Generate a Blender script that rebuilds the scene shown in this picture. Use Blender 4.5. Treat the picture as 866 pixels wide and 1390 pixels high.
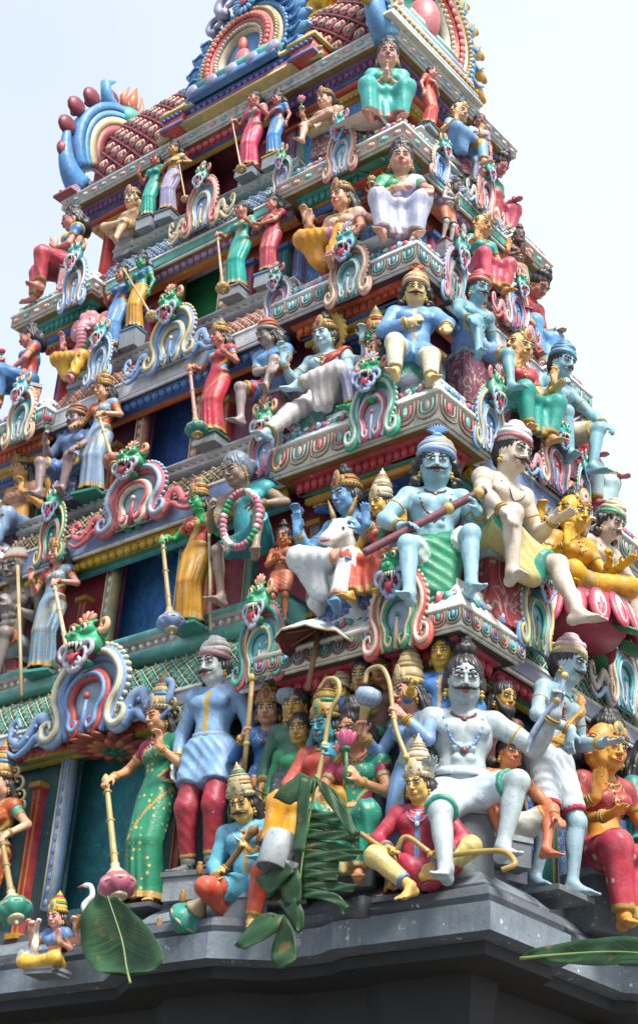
import bpy, math, random
import numpy as np
random.seed(7); NR=np.random.RandomState(11)
scn=bpy.context.scene
for o in list(bpy.data.objects): bpy.data.objects.remove(o)
COL=scn.collection
rad=math.radians
# ------------------------------------------------------------------ camera
CAM=np.array([10.0,0.0,1.6]); FPX=2103.49
CX,CY=433.0,650.0
M=np.array([[0.77572866,-0.27094958,-0.56993979],[0.62800283,0.42032911,0.65493197],[0.06210874,-0.86597330,0.49621844]])
cd=bpy.data.cameras.new('camera'); cam=bpy.data.objects.new('camera',cd); COL.objects.link(cam)
scn.camera=cam; cd.sensor_fit='HORIZONTAL'; cd.sensor_width=36; cd.lens=FPX/866*36
cd.shift_y=-45/866.0; cd.clip_start=0.1; cd.clip_end=5000
from mathutils import Matrix, Vector
mr=Matrix(((M[0,0],-M[0,1],-M[0,2],CAM[0]),(M[1,0],-M[1,1],-M[1,2],CAM[1]),(M[2,0],-M[2,1],-M[2,2],CAM[2]),(0,0,0,1)))
cam.matrix_world=mr
# ------------------------------------------------------------------ sky, sun, exposure
w=bpy.data.worlds.new('World'); scn.world=w; w.use_nodes=True
nt=w.node_tree; nt.nodes.clear()
out=nt.nodes.new('ShaderNodeOutputWorld'); bg=nt.nodes.new('ShaderNodeBackground')
sky=nt.nodes.new('ShaderNodeTexSky'); sky.sky_type='NISHITA'; sky.sun_disc=False
SUN_AZ=rad(118); SUN_EL=rad(52)      # azimuth measured from +Y clockwise
sky.sun_elevation=SUN_EL; sky.sun_rotation=SUN_AZ; sky.air_density=1.2; sky.dust_density=4
mixc=nt.nodes.new('ShaderNodeMix'); mixc.data_type='RGBA'
tcs=nt.nodes.new('ShaderNodeTexCoord'); nz=nt.nodes.new('ShaderNodeTexNoise')
nz.inputs['Scale'].default_value=1.6; nz.inputs['Detail'].default_value=3
rp=nt.nodes.new('ShaderNodeMapRange'); rp.inputs[1].default_value=.3; rp.inputs[2].default_value=.7
rp.inputs[3].default_value=.80; rp.inputs[4].default_value=.97
nt.links.new(tcs.outputs['Generated'],nz.inputs['Vector']); nt.links.new(nz.outputs['Fac'],rp.inputs[0])
nt.links.new(rp.outputs[0],mixc.inputs[0]); nt.links.new(sky.outputs[0],mixc.inputs[6])
cl=nt.nodes.new('ShaderNodeMix'); cl.data_type='RGBA'; cl.inputs[6].default_value=(5.7,6.5,7.5,1); cl.inputs[7].default_value=(7.4,7.7,8.05,1)  # thin overcast
sx=nt.nodes.new('ShaderNodeVectorMath'); sx.operation='DOT_PRODUCT'; sx.inputs[1].default_value=(.75,.62,.1); nt.links.new(tcs.outputs['Generated'],sx.inputs[0])
n2_=nt.nodes.new('ShaderNodeTexNoise'); n2_.inputs['Scale'].default_value=2.6; n2_.inputs['Detail'].default_value=4; nt.links.new(tcs.outputs['Generated'],n2_.inputs['Vector'])
sm=nt.nodes.new('ShaderNodeMath'); sm.operation='MULTIPLY_ADD'; sm.inputs[1].default_value=.35; nt.links.new(n2_.outputs['Fac'],sm.inputs[0]); nt.links.new(sx.outputs['Value'],sm.inputs[2])
mr_=nt.nodes.new('ShaderNodeMapRange'); mr_.inputs[1].default_value=-.1; mr_.inputs[2].default_value=.6; nt.links.new(sm.outputs[0],mr_.inputs[0]); nt.links.new(mr_.outputs[0],cl.inputs[0]); nt.links.new(cl.outputs[2],mixc.inputs[7])
nt.links.new(mixc.outputs[2],bg.inputs[0]); bg.inputs[1].default_value=0.098
nt.links.new(bg.outputs[0],out.inputs[0])
sd=bpy.data.lights.new('sun','SUN'); sun=bpy.data.objects.new('sun',sd); COL.objects.link(sun)
sd.energy=4.8; sd.angle=rad(18); sd.color=(1.0,.95,.87)
sdir=Vector((math.sin(SUN_AZ)*math.cos(SUN_EL),math.cos(SUN_AZ)*math.cos(SUN_EL),math.sin(SUN_EL)))
sun.rotation_euler=sdir.to_track_quat('Z','Y').to_euler()
scn.view_settings.view_transform='Standard'; scn.view_settings.look='None'
scn.view_settings.exposure=0.66; scn.view_settings.gamma=1
scn.cycles.max_bounces=6; scn.cycles.diffuse_bounces=4; scn.cycles.use_denoising=True
# ------------------------------------------------------------------ pixel -> place on a known plane of the tower
def P(px,py,**k):
    r=M@np.array([px-CX,py-CY,FPX])
    for a,v in k.items():
        i='xyz'.index(a); t=(v-CAM[i])/r[i]
        return CAM+t*r
def prj(p):
    q=M.T@(np.array(p,float)-CAM); return CX+FPX*q[0]/q[2],CY+FPX*q[1]/q[2]
def zat(x,y,py):
    lo,hi=-5,30
    for _ in range(50):
        m=(lo+hi)/2
        if prj((x,y,m))[1]>py: lo=m
        else: hi=m
    return m
# ------------------------------------------------------------------ materials
def srgb(h):
    if isinstance(h,(tuple,list)): return tuple(h)
    h=h.lstrip('#'); c=[int(h[i:i+2],16)/255 for i in (0,2,4)]
    return tuple(x/12.92 if x<=.04045 else ((x+.055)/1.055)**2.4 for x in c)
MATS={}
def weather_group():
    g=bpy.data.node_groups.new('weathered_paint','ShaderNodeTree')
    I=g.interface
    for n,t,d in (('Color','NodeSocketColor',(.5,.5,.5,1)),('Wear','NodeSocketFloat',.3),('Rough','NodeSocketFloat',.45),('Scale','NodeSocketFloat',1.0)):
        s=I.new_socket(n,in_out='INPUT',socket_type=t); s.default_value=d
    I.new_socket('Shader',in_out='OUTPUT',socket_type='NodeSocketShader')
    N=g.nodes; L=g.links
    gi=N.new('NodeGroupInput'); go=N.new('NodeGroupOutput')
    geo=N.new('ShaderNodeNewGeometry')
    sc=N.new('ShaderNodeVectorMath'); sc.operation='SCALE'; L.new(geo.outputs['Position'],sc.inputs[0]); L.new(gi.outputs['Scale'],sc.inputs['Scale'])
    def noise(s,d,r=.6,v=None):
        n=N.new('ShaderNodeTexNoise'); n.inputs['Scale'].default_value=s; n.inputs['Detail'].default_value=d; n.inputs['Roughness'].default_value=r
        L.new(v or sc.outputs[0],n.inputs['Vector']); return n
    def ramp(src,a,b,c=0.,d=1.):
        m=N.new('ShaderNodeMapRange'); m.inputs[1].default_value=a; m.inputs[2].default_value=b; m.inputs[3].default_value=c; m.inputs[4].default_value=d
        L.new(src,m.inputs[0]); return m.outputs[0]
    def mix(f,a,b,bt='MIX'):
        m=N.new('ShaderNodeMix'); m.data_type='RGBA'; m.blend_type=bt
        if isinstance(f,float): m.inputs[0].default_value=f
        else: L.new(f,m.inputs[0])
        for i,x in ((6,a),(7,b)):
            if isinstance(x,tuple): m.inputs[i].default_value=x
            else: L.new(x,m.inputs[i])
        return m.outputs[2]
    n1=noise(5,4); n2=noise(22,5,.7); n3=noise(9,6,.75)
    # faded / fresh patches of paint
    v=ramp(n1.outputs[0],.3,.7,.78,1.14)
    hs=N.new('ShaderNodeHueSaturation'); L.new(gi.outputs['Color'],hs.inputs['Color']); L.new(v,hs.inputs['Value'])
    L.new(ramp(n3.outputs[0],.3,.7,.9,1.12),hs.inputs['Saturation'])
    L.new(ramp(noise(3.1,2).outputs[0],.3,.7,.49,.51),hs.inputs['Hue'])
    # grime streaks running down
    mp=N.new('ShaderNodeMapping'); mp.inputs['Scale'].default_value=(14,14,1.6); L.new(sc.outputs[0],mp.inputs[0])
    n4=noise(1,5,.7,mp.outputs[0])
    gr=ramp(n4.outputs[0],.52,.76,0,.5)
    c=mix(gr,hs.outputs[0],(.09,.08,.075,1))
    gr2=ramp(n2.outputs[0],.58,.7,0,.42)
    c=mix(gr2,c,(.06,.05,.045,1))
    # flaked spots showing pale undercoat
    n5=noise(17,8,.72)
    th=N.new('ShaderNodeMath'); th.operation='MULTIPLY_ADD'; L.new(gi.outputs['Wear'],th.inputs[0]); th.inputs[1].default_value=.14; L.new(n5.outputs[0],th.inputs[2])
    n6=ramp(n1.outputs[0],.47,.60)
    mm=N.new('ShaderNodeMath'); mm.operation='MULTIPLY'; L.new(ramp(th.outputs[0],.672,.70),mm.inputs[0]); L.new(n6,mm.inputs[1])
    c=mix(mm.outputs[0],c,(.68,.67,.65,1))
    b=N.new('ShaderNodeBump'); b.inputs['Strength'].default_value=.4; b.inputs['Distance'].default_value=.014; L.new(n2.outputs[0],b.inputs['Height'])
    p=N.new('ShaderNodeBsdfPrincipled'); p.inputs['Specular IOR Level'].default_value=.38; L.new(c,p.inputs['Base Color']); L.new(b.outputs[0],p.inputs['Normal'])
    ra=N.new('ShaderNodeMath'); ra.operation='ADD'; L.new(gi.outputs['Rough'],ra.inputs[0]); L.new(ramp(n3.outputs[0],.3,.7,-.08,.16),ra.inputs[1]); L.new(ra.outputs[0],p.inputs['Roughness'])
    L.new(p.outputs[0],go.inputs[0]); return g
WG=weather_group()
def mat(col,rough=.40,wear=.3,pattern=None,col2=None,scale=1.0,pscale=30):
    key=(str(col),rough,wear,pattern,str(col2),scale,pscale)
    if key in MATS: return MATS[key]
    m=bpy.data.materials.new('paint_%d'%len(MATS)); m.use_nodes=True; t=m.node_tree; t.nodes.clear()
    o=t.nodes.new('ShaderNodeOutputMaterial'); g=t.nodes.new('ShaderNodeGroup'); g.node_tree=WG
    c=tuple(min(x**.84*.93+.016,.86) for x in srgb(col))+(1,); g.inputs['Color'].default_value=c
    m.diffuse_color=c
    g.inputs['Wear'].default_value=wear; g.inputs['Rough'].default_value=rough; g.inputs['Scale'].default_value=scale
    t.links.new(g.outputs[0],o.inputs[0])
    if pattern:
        tc=t.nodes.new('ShaderNodeTexCoord'); mx=t.nodes.new('ShaderNodeMix'); mx.data_type='RGBA'
        mx.inputs[6].default_value=c; mx.inputs[7].default_value=srgb(col2)+(1,)
        if pattern=='dots':
            v=t.nodes.new('ShaderNodeTexVoronoi'); v.inputs['Scale'].default_value=pscale; v.inputs['Randomness'].default_value=.35
            t.links.new(tc.outputs['Object'],v.inputs['Vector'])
            r=t.nodes.new('ShaderNodeMapRange'); r.inputs[1].default_value=.24; r.inputs[2].default_value=.19
            t.links.new(v.outputs['Distance'],r.inputs[0]); t.links.new(r.outputs[0],mx.inputs[0])
        elif pattern=='check':
            v=t.nodes.new('ShaderNodeTexWave'); v.bands_direction='Z'; v.inputs['Scale'].default_value=pscale*.3; v.inputs['Distortion'].default_value=1
            v2=t.nodes.new('ShaderNodeTexWave'); v2.bands_direction='X'; v2.inputs['Scale'].default_value=pscale*.3; v2.inputs['Distortion'].default_value=1
            t.links.new(tc.outputs['Object'],v.inputs['Vector']); t.links.new(tc.outputs['Object'],v2.inputs['Vector'])
            a=t.nodes.new('ShaderNodeMath'); a.operation='MAXIMUM'; t.links.new(v.outputs['Fac'],a.inputs[0]); t.links.new(v2.outputs['Fac'],a.inputs[1])
            r=t.nodes.new('ShaderNodeMapRange'); r.inputs[1].default_value=.75; r.inputs[2].default_value=.95; r.inputs[4].default_value=.7
            t.links.new(a.outputs[0],r.inputs[0]); t.links.new(r.outputs[0],mx.inputs[0])
        elif pattern in('scroll','marble'):
            n=t.nodes.new('ShaderNodeTexNoise'); n.inputs['Scale'].default_value=pscale; n.inputs['Distortion'].default_value=2.5; n.inputs['Detail'].default_value=1
            t.links.new(tc.outputs['Object'],n.inputs['Vector'])
            r=t.nodes.new('ShaderNodeValToRGB'); e=r.color_ramp.elements; e[0].position=.46; e[0].color=(0,0,0,1); e[1].position=.5; e[1].color=(1,1,1,1)
            e2=r.color_ramp.elements.new(.54); e2.color=(0,0,0,1)
            t.links.new(n.outputs[0],r.inputs[0]); t.links.new(r.outputs[0],mx.inputs[0])
        elif pattern=='stripe':
            v=t.nodes.new('ShaderNodeTexWave'); v.bands_direction='DIAGONAL'; v.inputs['Scale'].default_value=pscale*.3; v.inputs['Distortion'].default_value=2
            t.links.new(tc.outputs['Object'],v.inputs['Vector'])
            r=t.nodes.new('ShaderNodeMapRange'); r.inputs[1].default_value=.6; r.inputs[2].default_value=.8
            t.links.new(v.outputs['Fac'],r.inputs[0]); t.links.new(r.outputs[0],mx.inputs[0])
        t.links.new(mx.outputs[2],g.inputs['Color'])
    MATS[key]=m; return m
# ------------------------------------------------------------------ objects
def mk(name,V,F,mats,parent=None,fm=None,smooth=True,loc=None):
    """V (n,3), F list of faces or (m,4) array -> one mesh object"""
    me=bpy.data.meshes.new(name); V=np.asarray(V,np.float32)
    if isinstance(F,np.ndarray):
        k=F.shape[1]; nf=len(F); me.vertices.add(len(V)); me.vertices.foreach_set('co',V.ravel())
        me.loops.add(nf*k); me.loops.foreach_set('vertex_index',F.astype(np.int32).ravel())
        me.polygons.add(nf); me.polygons.foreach_set('loop_start',np.arange(0,nf*k,k,dtype=np.int32))
        me.update(calc_edges=True)
    else:
        me.from_pydata([tuple(v) for v in V.tolist()],[],[tuple(f) for f in F]); me.update()
    if not isinstance(mats,(list,tuple)): mats=[mats]
    for m in mats: me.materials.append(m)
    n=len(me.polygons)
    if fm is not None and n==len(fm): me.polygons.foreach_set('material_index',np.asarray(fm,np.int32))
    me.polygons.foreach_set('use_smooth',np.full(n,bool(smooth)))
    o=bpy.data.objects.new(name,me); COL.objects.link(o)
    if parent: o.parent=parent
    if loc is not None: o.location=loc
    return o
def empty(name,loc=(0,0,0),rz=0,s=1,label=None,cat=None,group=None):
    o=bpy.data.objects.new(name,None); o.empty_display_size=.1; COL.objects.link(o)
    o.location=loc; o.rotation_euler=(0,0,rz); o.scale=(s,s,s)
    if label: o['label']=label
    if cat: o['category']=cat
    if group: o['group']=group
    return o
def tag(o,label=None,cat=None,group=None,kind=None):
    if label: o['label']=label
    if cat: o['category']=cat
    if group: o['group']=group
    if kind: o['kind']=kind
    return o
class MB:
    """collects shapes for one mesh"""
    def __init__(s): s.V=[]; s.F=[]; s.m=[]; s.n=0
    def add(s,V,F,mi=0):
        V=np.asarray(V,float).reshape(-1,3); s.V.append(V)
        for f in F: s.F.append([i+s.n for i in f]); s.m.append(mi)
        s.n+=len(V)
    def box(s,c,d,mi=0,R=None,taper=1.0):
        x,y,z=[q/2 for q in d]
        v=np.array([(-x,-y,-z),(x,-y,-z),(x,y,-z),(-x,y,-z),(-x*taper,-y*taper,z),(x*taper,-y*taper,z),(x*taper,y*taper,z),(-x*taper,y*taper,z)])
        if R is not None: v=v@np.asarray(R).T
        s.add(v+np.array(c),[(0,3,2,1),(4,5,6,7),(0,1,5,4),(1,2,6,5),(2,3,7,6),(3,0,4,7)],mi)
    def ell(s,c,r,mi=0,R=None,nu=12,nv=8):
        if np.isscalar(r): r=(r,r,r)
        V=[];F=[]
        for j in range(nv+1):
            t=math.pi*j/nv
            for i in range(nu):
                a=2*math.pi*i/nu; V.append((r[0]*math.sin(t)*math.cos(a),r[1]*math.sin(t)*math.sin(a),r[2]*math.cos(t)))
        for j in range(nv):
            for i in range(nu): F.append((j*nu+i,(j+1)*nu+i,(j+1)*nu+(i+1)%nu,j*nu+(i+1)%nu))
        V=np.array(V)
        if R is not None: V=V@np.asarray(R).T
        s.add(V+np.array(c),F,mi)
    def tube(s,pts,r,mi=0,n=8,flat=None,close=False,cap=True):
        """pts (k,3), r scalar/list; flat=(normal, ratio) squashes the section along normal"""
        pts=np.asarray(pts,float); k=len(pts); r=np.broadcast_to(np.asarray(r,float),(k,))
        T=np.gradient(pts,axis=0) if not close else (np.roll(pts,-1,0)-np.roll(pts,1,0))
        T/=np.linalg.norm(T,axis=1)[:,None]+1e-9
        up=np.array([0,0,1.]) if abs(T[0][2])<.9 else np.array([1.,0,0])
        if flat is not None: up=np.asarray(flat[0],float)
        V=[]; U=up-np.dot(up,T[0])*T[0]; U/=np.linalg.norm(U)+1e-9
        for i in range(k):
            U=U-np.dot(U,T[i])*T[i]; U/=np.linalg.norm(U)+1e-9; W=np.cross(T[i],U)
            q=flat[1] if flat is not None else 1
            for j in range(n):
                a=2*math.pi*j/n; V.append(pts[i]+r[i]*(q*math.cos(a)*U+math.sin(a)*W))
        F=[]; kk=k if close else k-1
        for i in range(kk):
            for j in range(n):
                a=i*n+j; b=i*n+(j+1)%n; c=((i+1)%k)*n+(j+1)%n; d=((i+1)%k)*n+j; F.append((a,b,c,d))
        if cap and not close: F.append(tuple(range(n-1,-1,-1))); F.append(tuple((k-1)*n+j for j in range(n)))
        s.add(V,F,mi)
    def lathe(s,prof,mi=0,n=20,c=(0,0,0),R=None,flute=0,nf=8,mis=None):
        V=[];F=[]
        for (r,z) in prof:
            for i in range(n):
                a=2*math.pi*i/n; rr=r*(1+flute*abs(math.cos(a*nf/2))-flute/2) if flute else r
                V.append((rr*math.cos(a),rr*math.sin(a),z))
        V=np.array(V)
        if R is not None: V=V@np.asarray(R).T
        V=V+np.array(c); base=s.n
        s.V.append(V); s.n+=len(V)
        for j in range(len(prof)-1):
            for i in range(n):
                s.F.append([base+j*n+i,base+j*n+(i+1)%n,base+(j+1)*n+(i+1)%n,base+(j+1)*n+i]); s.m.append(mis[j] if mis else mi)
        s.F.append([base+i for i in range(n-1,-1,-1)]); s.m.append(mi)
        s.F.append([base+(len(prof)-1)*n+i for i in range(n)]); s.m.append(mi)
    def build(s,name,mats,parent=None,smooth=True,**k):
        return mk(name,np.concatenate(s.V),s.F,mats,parent,s.m,smooth,**k)
def Rz(a): c,s=math.cos(a),math.sin(a); return np.array([[c,-s,0],[s,c,0],[0,0,1.]])
def Rx(a): c,s=math.cos(a),math.sin(a); return np.array([[1.,0,0],[0,c,-s],[0,s,c]])
def Ry(a): c,s=math.cos(a),math.sin(a); return np.array([[c,0,s],[0,1.,0],[-s,0,c]])
def align(d,up=(0,0,1)):
    """rotation taking +Z to d"""
    d=np.asarray(d,float); d/=np.linalg.norm(d); u=np.asarray(up,float)
    if abs(np.dot(u,d))>.95: u=np.array([0,1.,0])
    x=np.cross(u,d); x/=np.linalg.norm(x); y=np.cross(d,x); return np.stack([x,y,d],1)
# ------------------------------------------------------------------ smooth solid modelling (distance field -> surface net)
class Fld:
    def __init__(s,lo,hi,h):
        s.lo=np.array(lo,np.float32); s.h=h; s.n=np.ceil((np.array(hi)-lo)/h).astype(int)+1
        s.f=np.full(s.n,1.0,np.float32)
        s.ax=[(s.lo[i]+np.arange(s.n[i])*h).astype(np.float32) for i in range(3)]
    def blk(s,lo,hi):
        a=np.maximum(np.floor((np.array(lo)-s.lo)/s.h).astype(int),0); b=np.minimum(np.ceil((np.array(hi)-s.lo)/s.h).astype(int)+1,s.n)
        if (b<=a).any(): return None
        sl=tuple(slice(a[i],b[i]) for i in range(3))
        return sl,s.ax[0][sl[0]][:,None,None],s.ax[1][sl[1]][None,:,None],s.ax[2][sl[2]][None,None,:]
    def comb(s,sl,d,k,op):
        f=s.f[sl]
        if op=='add':
            if k>0:
                h=np.maximum(k-np.abs(f-d),0)/k; s.f[sl]=np.minimum(f,d)-h*h*k*.25
            else: s.f[sl]=np.minimum(f,d)
        elif op=='sub':
            d=-d
            if k>0:
                h=np.maximum(k-np.abs(f-d),0)/k; s.f[sl]=np.maximum(f,d)+h*h*k*.25
            else: s.f[sl]=np.maximum(f,d)
    def cone(s,a,b,ra,rb,k=.02,op='add',cut=False):
        a=np.asarray(a,float); b=np.asarray(b,float); m=max(ra,rb)+k+2*s.h
        q=s.blk(np.minimum(a,b)-m,np.maximum(a,b)+m)
        if q is None: return
        sl,x,y,z=q; ba=b-a; L2=max(float(ba@ba),1e-9)
        px,py,pz=x-a[0],y-a[1],z-a[2]
        t=(px*ba[0]+py*ba[1]+pz*ba[2])/L2; tc=np.clip(t,0,1)
        d=np.sqrt((px-tc*ba[0])**2+(py-tc*ba[1])**2+(pz-tc*ba[2])**2)-(ra+tc*(rb-ra))
        if cut: d=np.maximum(d,(t-1)*math.sqrt(L2))
        s.comb(sl,d.astype(np.float32),k,op)
    def ell(s,c,r,R=None,k=.02,op='add'):
        if np.isscalar(r): r=(r,r,r)
        c=np.asarray(c,float); m=max(r)+k+2*s.h; q=s.blk(c-m,c+m)
        if q is None: return
        sl,x,y,z=q; x,y,z=x-c[0],y-c[1],z-c[2]
        if R is not None:
            R=np.asarray(R); x,y,z=[R[0,i]*x+R[1,i]*y+R[2,i]*z for i in range(3)]
        k0=np.sqrt((x/r[0])**2+(y/r[1])**2+(z/r[2])**2); k1=np.sqrt((x/r[0]**2)**2+(y/r[1]**2)**2+(z/r[2]**2)**2)+1e-9
        s.comb(sl,(k0*(k0-1)/k1).astype(np.float32),k,op)
    def slab(s,c,n,w,t=None):
        """keep only |(p-c).n|<w"""
        n=np.asarray(n,float); n/=np.linalg.norm(n); x,y,z=s.ax[0][:,None,None],s.ax[1][None,:,None],s.ax[2][None,None,:]
        d=np.abs((x-c[0])*n[0]+(y-c[1])*n[1]+(z-c[2])*n[2])-w; s.f=np.maximum(s.f,d.astype(np.float32))
    def half(s,c,n):
        """drop everything on the +n side of c"""
        n=np.asarray(n,float); n/=np.linalg.norm(n); x,y,z=s.ax[0][:,None,None],s.ax[1][None,:,None],s.ax[2][None,None,:]
        s.f=np.maximum(s.f,((x-c[0])*n[0]+(y-c[1])*n[1]+(z-c[2])*n[2]).astype(np.float32))
    def at(s,p):
        i=np.clip(np.round((np.asarray(p)-s.lo)/s.h).astype(int),0,s.n-1); return s.f[tuple(i)]
    def snap(s,p,d,off=.006,far=.5):
        """first surface point met from p along d"""
        p=np.array(p,float); d=np.asarray(d,float); d/=np.linalg.norm(d); t=0
        while t<far:
            v=s.at(p+d*t)
            if v<s.h*.3: return p+d*(t-off)
            t+=max(min(v,.02),s.h*.5)
        return None
    def mesh(s):
        f=s.f; f[0],f[-1]=1,1; f[:,0],f[:,-1]=1,1; f[:,:,0],f[:,:,-1]=1,1
        ins=f<0; nx,ny,nz=f.shape
        c=np.zeros((nx-1,ny-1,nz-1),np.int8)
        for dx in (0,1):
            for dy in (0,1):
                for dz in (0,1): c+=ins[dx:nx-1+dx,dy:ny-1+dy,dz:nz-1+dz]
        act=(c>0)&(c<8); idx=np.argwhere(act)
        if len(idx)==0: return np.zeros((0,3)),np.zeros((0,4),int)
        vid=np.full(act.shape,-1,np.int32); vid[act]=np.arange(len(idx))
        corner={}
        for dx in (0,1):
            for dy in (0,1):
                for dz in (0,1): corner[dx,dy,dz]=f[idx[:,0]+dx,idx[:,1]+dy,idx[:,2]+dz]
        S=np.zeros((len(idx),3)); cnt=np.zeros(len(idx))
        for ax in range(3):
            o=[a for a in range(3) if a!=ax]
            for u in (0,1):
                for v in (0,1):
                    k0=[0,0,0]; k0[o[0]]=u; k0[o[1]]=v; k1=list(k0); k1[ax]=1
                    A=corner[tuple(k0)]; B=corner[tuple(k1)]; m=(A<0)!=(B<0)
                    t=np.where(m,A/np.where(m,A-B,1),0)
                    pt=np.tile(np.array(k0,float),(len(idx),1)); pt[:,ax]=t
                    S+=pt*m[:,None]; cnt+=m
        V=(idx+S/cnt[:,None])*s.h+s.lo
        Q=[]
        for ax in range(3):
            o1,o2=[(1,2),(2,0),(0,1)][ax]
            sl0=[slice(None)]*3; sl1=[slice(None)]*3; sl0[ax]=slice(0,-1); sl1[ax]=slice(1,None)
            a=ins[tuple(sl0)]; b=ins[tuple(sl1)]; e=np.argwhere(a!=b)
            e=e[(e[:,o1]>0)&(e[:,o2]>0)&(e[:,o1]<f.shape[o1]-1)&(e[:,o2]<f.shape[o2]-1)]
            d1=np.zeros(3,int); d1[o1]=1; d2=np.zeros(3,int); d2[o2]=1
            g=lambda q: vid[q[:,0],q[:,1],q[:,2]]
            v0=g(e-d1-d2); v1=g(e-d2); v2=g(e); v3=g(e-d1)
            q=np.stack([v0,v1,v2,v3],1); fl=a[e[:,0],e[:,1],e[:,2]]
            q[~fl]=q[~fl][:,::-1]; Q.append(q)
        return V,np.concatenate(Q)
def vnorm(V,F):
    n=np.cross(V[F[:,2]]-V[F[:,0]],V[F[:,3]]-V[F[:,1]]); N=np.zeros_like(V)
    for i in range(4): np.add.at(N,F[:,i],n)
    return N/(np.linalg.norm(N,axis=1)[:,None]+1e-12)
def cr(pts,n=6):
    p=np.array(pts,float); p=np.vstack([2*p[0]-p[1],p,2*p[-1]-p[-2]]); o=[]
    for i in range(1,len(p)-2):
        for t in np.linspace(0,1,n,endpoint=False):
            a,b_,c,d=p[i-1],p[i],p[i+1],p[i+2]; o.append(.5*((2*b_)+(c-a)*t+(2*a-5*b_+4*c-d)*t*t+(3*b_-a-3*c+d)*t**3))
    o.append(p[-2]); return np.array(o)
# ------------------------------------------------------------------ heads (shared sculpted meshes)
def norm(v): v=np.asarray(v,float); return v/(np.linalg.norm(v)+1e-12)
HEADS={}
def head_mesh(kind):
    if kind in HEADS: return HEADS[kind]
    F=Fld((-.11,-.155,-.25),(.11,.14,.155),.0052); f=kind=='f'
    F.ell((0,.02,.035),(.078,.098,.098),k=0)
    F.ell((0,-.028,-.018),(.070 if f else .069,.068,.098),k=.03)
    F.ell((0,-.05,-.098),(.03 if f else .038,.034,.024),k=.03)
    for s in (-1,1):
        F.ell((s*.036,-.062,-.035),(.026,.024,.03),k=.02)
        F.ell((s*.05,-.01,-.075),(.024,.04,.03),k=.03)
        F.ell((s*.031,-.108,.012),(.021,.016,.013),k=.018,op='sub')
        F.ell((s*.031,-.079,.012),(.019,.017,.0125),k=.004)
        F.cone((s*.012,-.099,.031),(s*.052,-.082,.034),.008,.006,k=.014)
        F.ell((s*.077,.008,-.012),(.010,.024,.036),k=.008)
        F.ell((s*.078,.0,-.05),(.007,.009,.016),k=.006)
        F.ell((s*.014,-.106,-.033),(.009,.010,.008),k=.008)
    F.cone((0,-.088,.03),(0,-.116,-.028),.0085,.0115,k=.010)
    F.ell((0,-.092,-.064),(.03,.016,.014),k=.015)
    F.cone((0,.012,-.07),(0,.022,-.22),.05 if f else .058,.056 if f else .066,k=.03)
    V,Q=F.mesh(); HEADS[kind]=(V,Q); return V,Q
def shared(key,fn):
    if key not in HEADS: HEADS[key]=fn()
    return HEADS[key]
def link(me,name,parent,mats=None,M4=None):
    o=bpy.data.objects.new(name,me); COL.objects.link(o); o.parent=parent
    if M4 is not None: o.matrix_local=M4
    return o
INK='1a1614'; RV=random.Random(3)
def eye_mesh(fem):
    b=MB()
    b.ell((0,.0,0),(.0235,.010,.0098),0,nu=14,nv=8)
    b.ell((0,-.0062,.0008),(.0084,.0058,.0088),1,nu=10,nv=6)
    b.ell((.002,-.0118,.003),(.002,.001,.002),0,nu=6,nv=4)
    pts=[(-.027,.004,-.002),(-.015,-.008,.009),(0,-.011,.0118),(.015,-.008,.009),(.028,.005,.000)]
    b.tube(pts,[.001,.0032,.0036,.0032,.001],1,n=5)
    pts=[(-.025,.003,-.004),(-.012,-.007,-.010),(0,-.009,-.0112),(.014,-.006,-.009),(.027,.004,-.001)]
    b.tube(pts,[.0006,.0014,.0016,.0014,.0006],1,n=4)
    return b
def brow_mesh(male):
    b=MB(); r=.0052 if male else .0034
    b.tube([(-.026,.006,-.007),(-.015,-.002,.002),(0,-.005,.006),(.014,-.002,.003),(.028,.012,-.006)],[r*.3,r,r,r*.9,r*.25],0,n=6)
    return b
def lips_mesh():
    b=MB()
    b.tube([(-.024,.009,.002),(-.011,.001,.005),(-.003,-.002,.007),(0,-.002,.005),(.003,-.002,.007),(.011,.001,.005),(.024,.009,.002)],[.001,.0042,.005,.0042,.005,.0042,.001],0,n=6)
    b.tube([(-.021,.008,-.001),(-.01,0,-.006),(0,-.003,-.0075),(.01,0,-.006),(.021,.008,-.001)],[.001,.0045,.006,.0045,.001],0,n=6)
    return b
def mous_mesh(big):
    b=MB(); q=1.25 if big else .9
    for s in (-1,1):
        b.tube([(0,-.004,.004),(s*.014*q,-.003,.0),(s*.03*q,.004,-.007),(s*.044*q,.016,-.005),(s*.055*q,.026,.008)],[.007*q,.0095*q,.0078*q,.0045*q,.0012],0,n=7)
    return b
def T4(R=None,t=(0,0,0),s=1):
    m=np.eye(4); m[:3,:3]=(np.eye(3) if R is None else R)*s; m[:3,3]=t; return Matrix(m.tolist())
def meshof(b,name,mats):
    o=b.build(name,mats); me=o.data; bpy.data.objects.remove(o); return me
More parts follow.
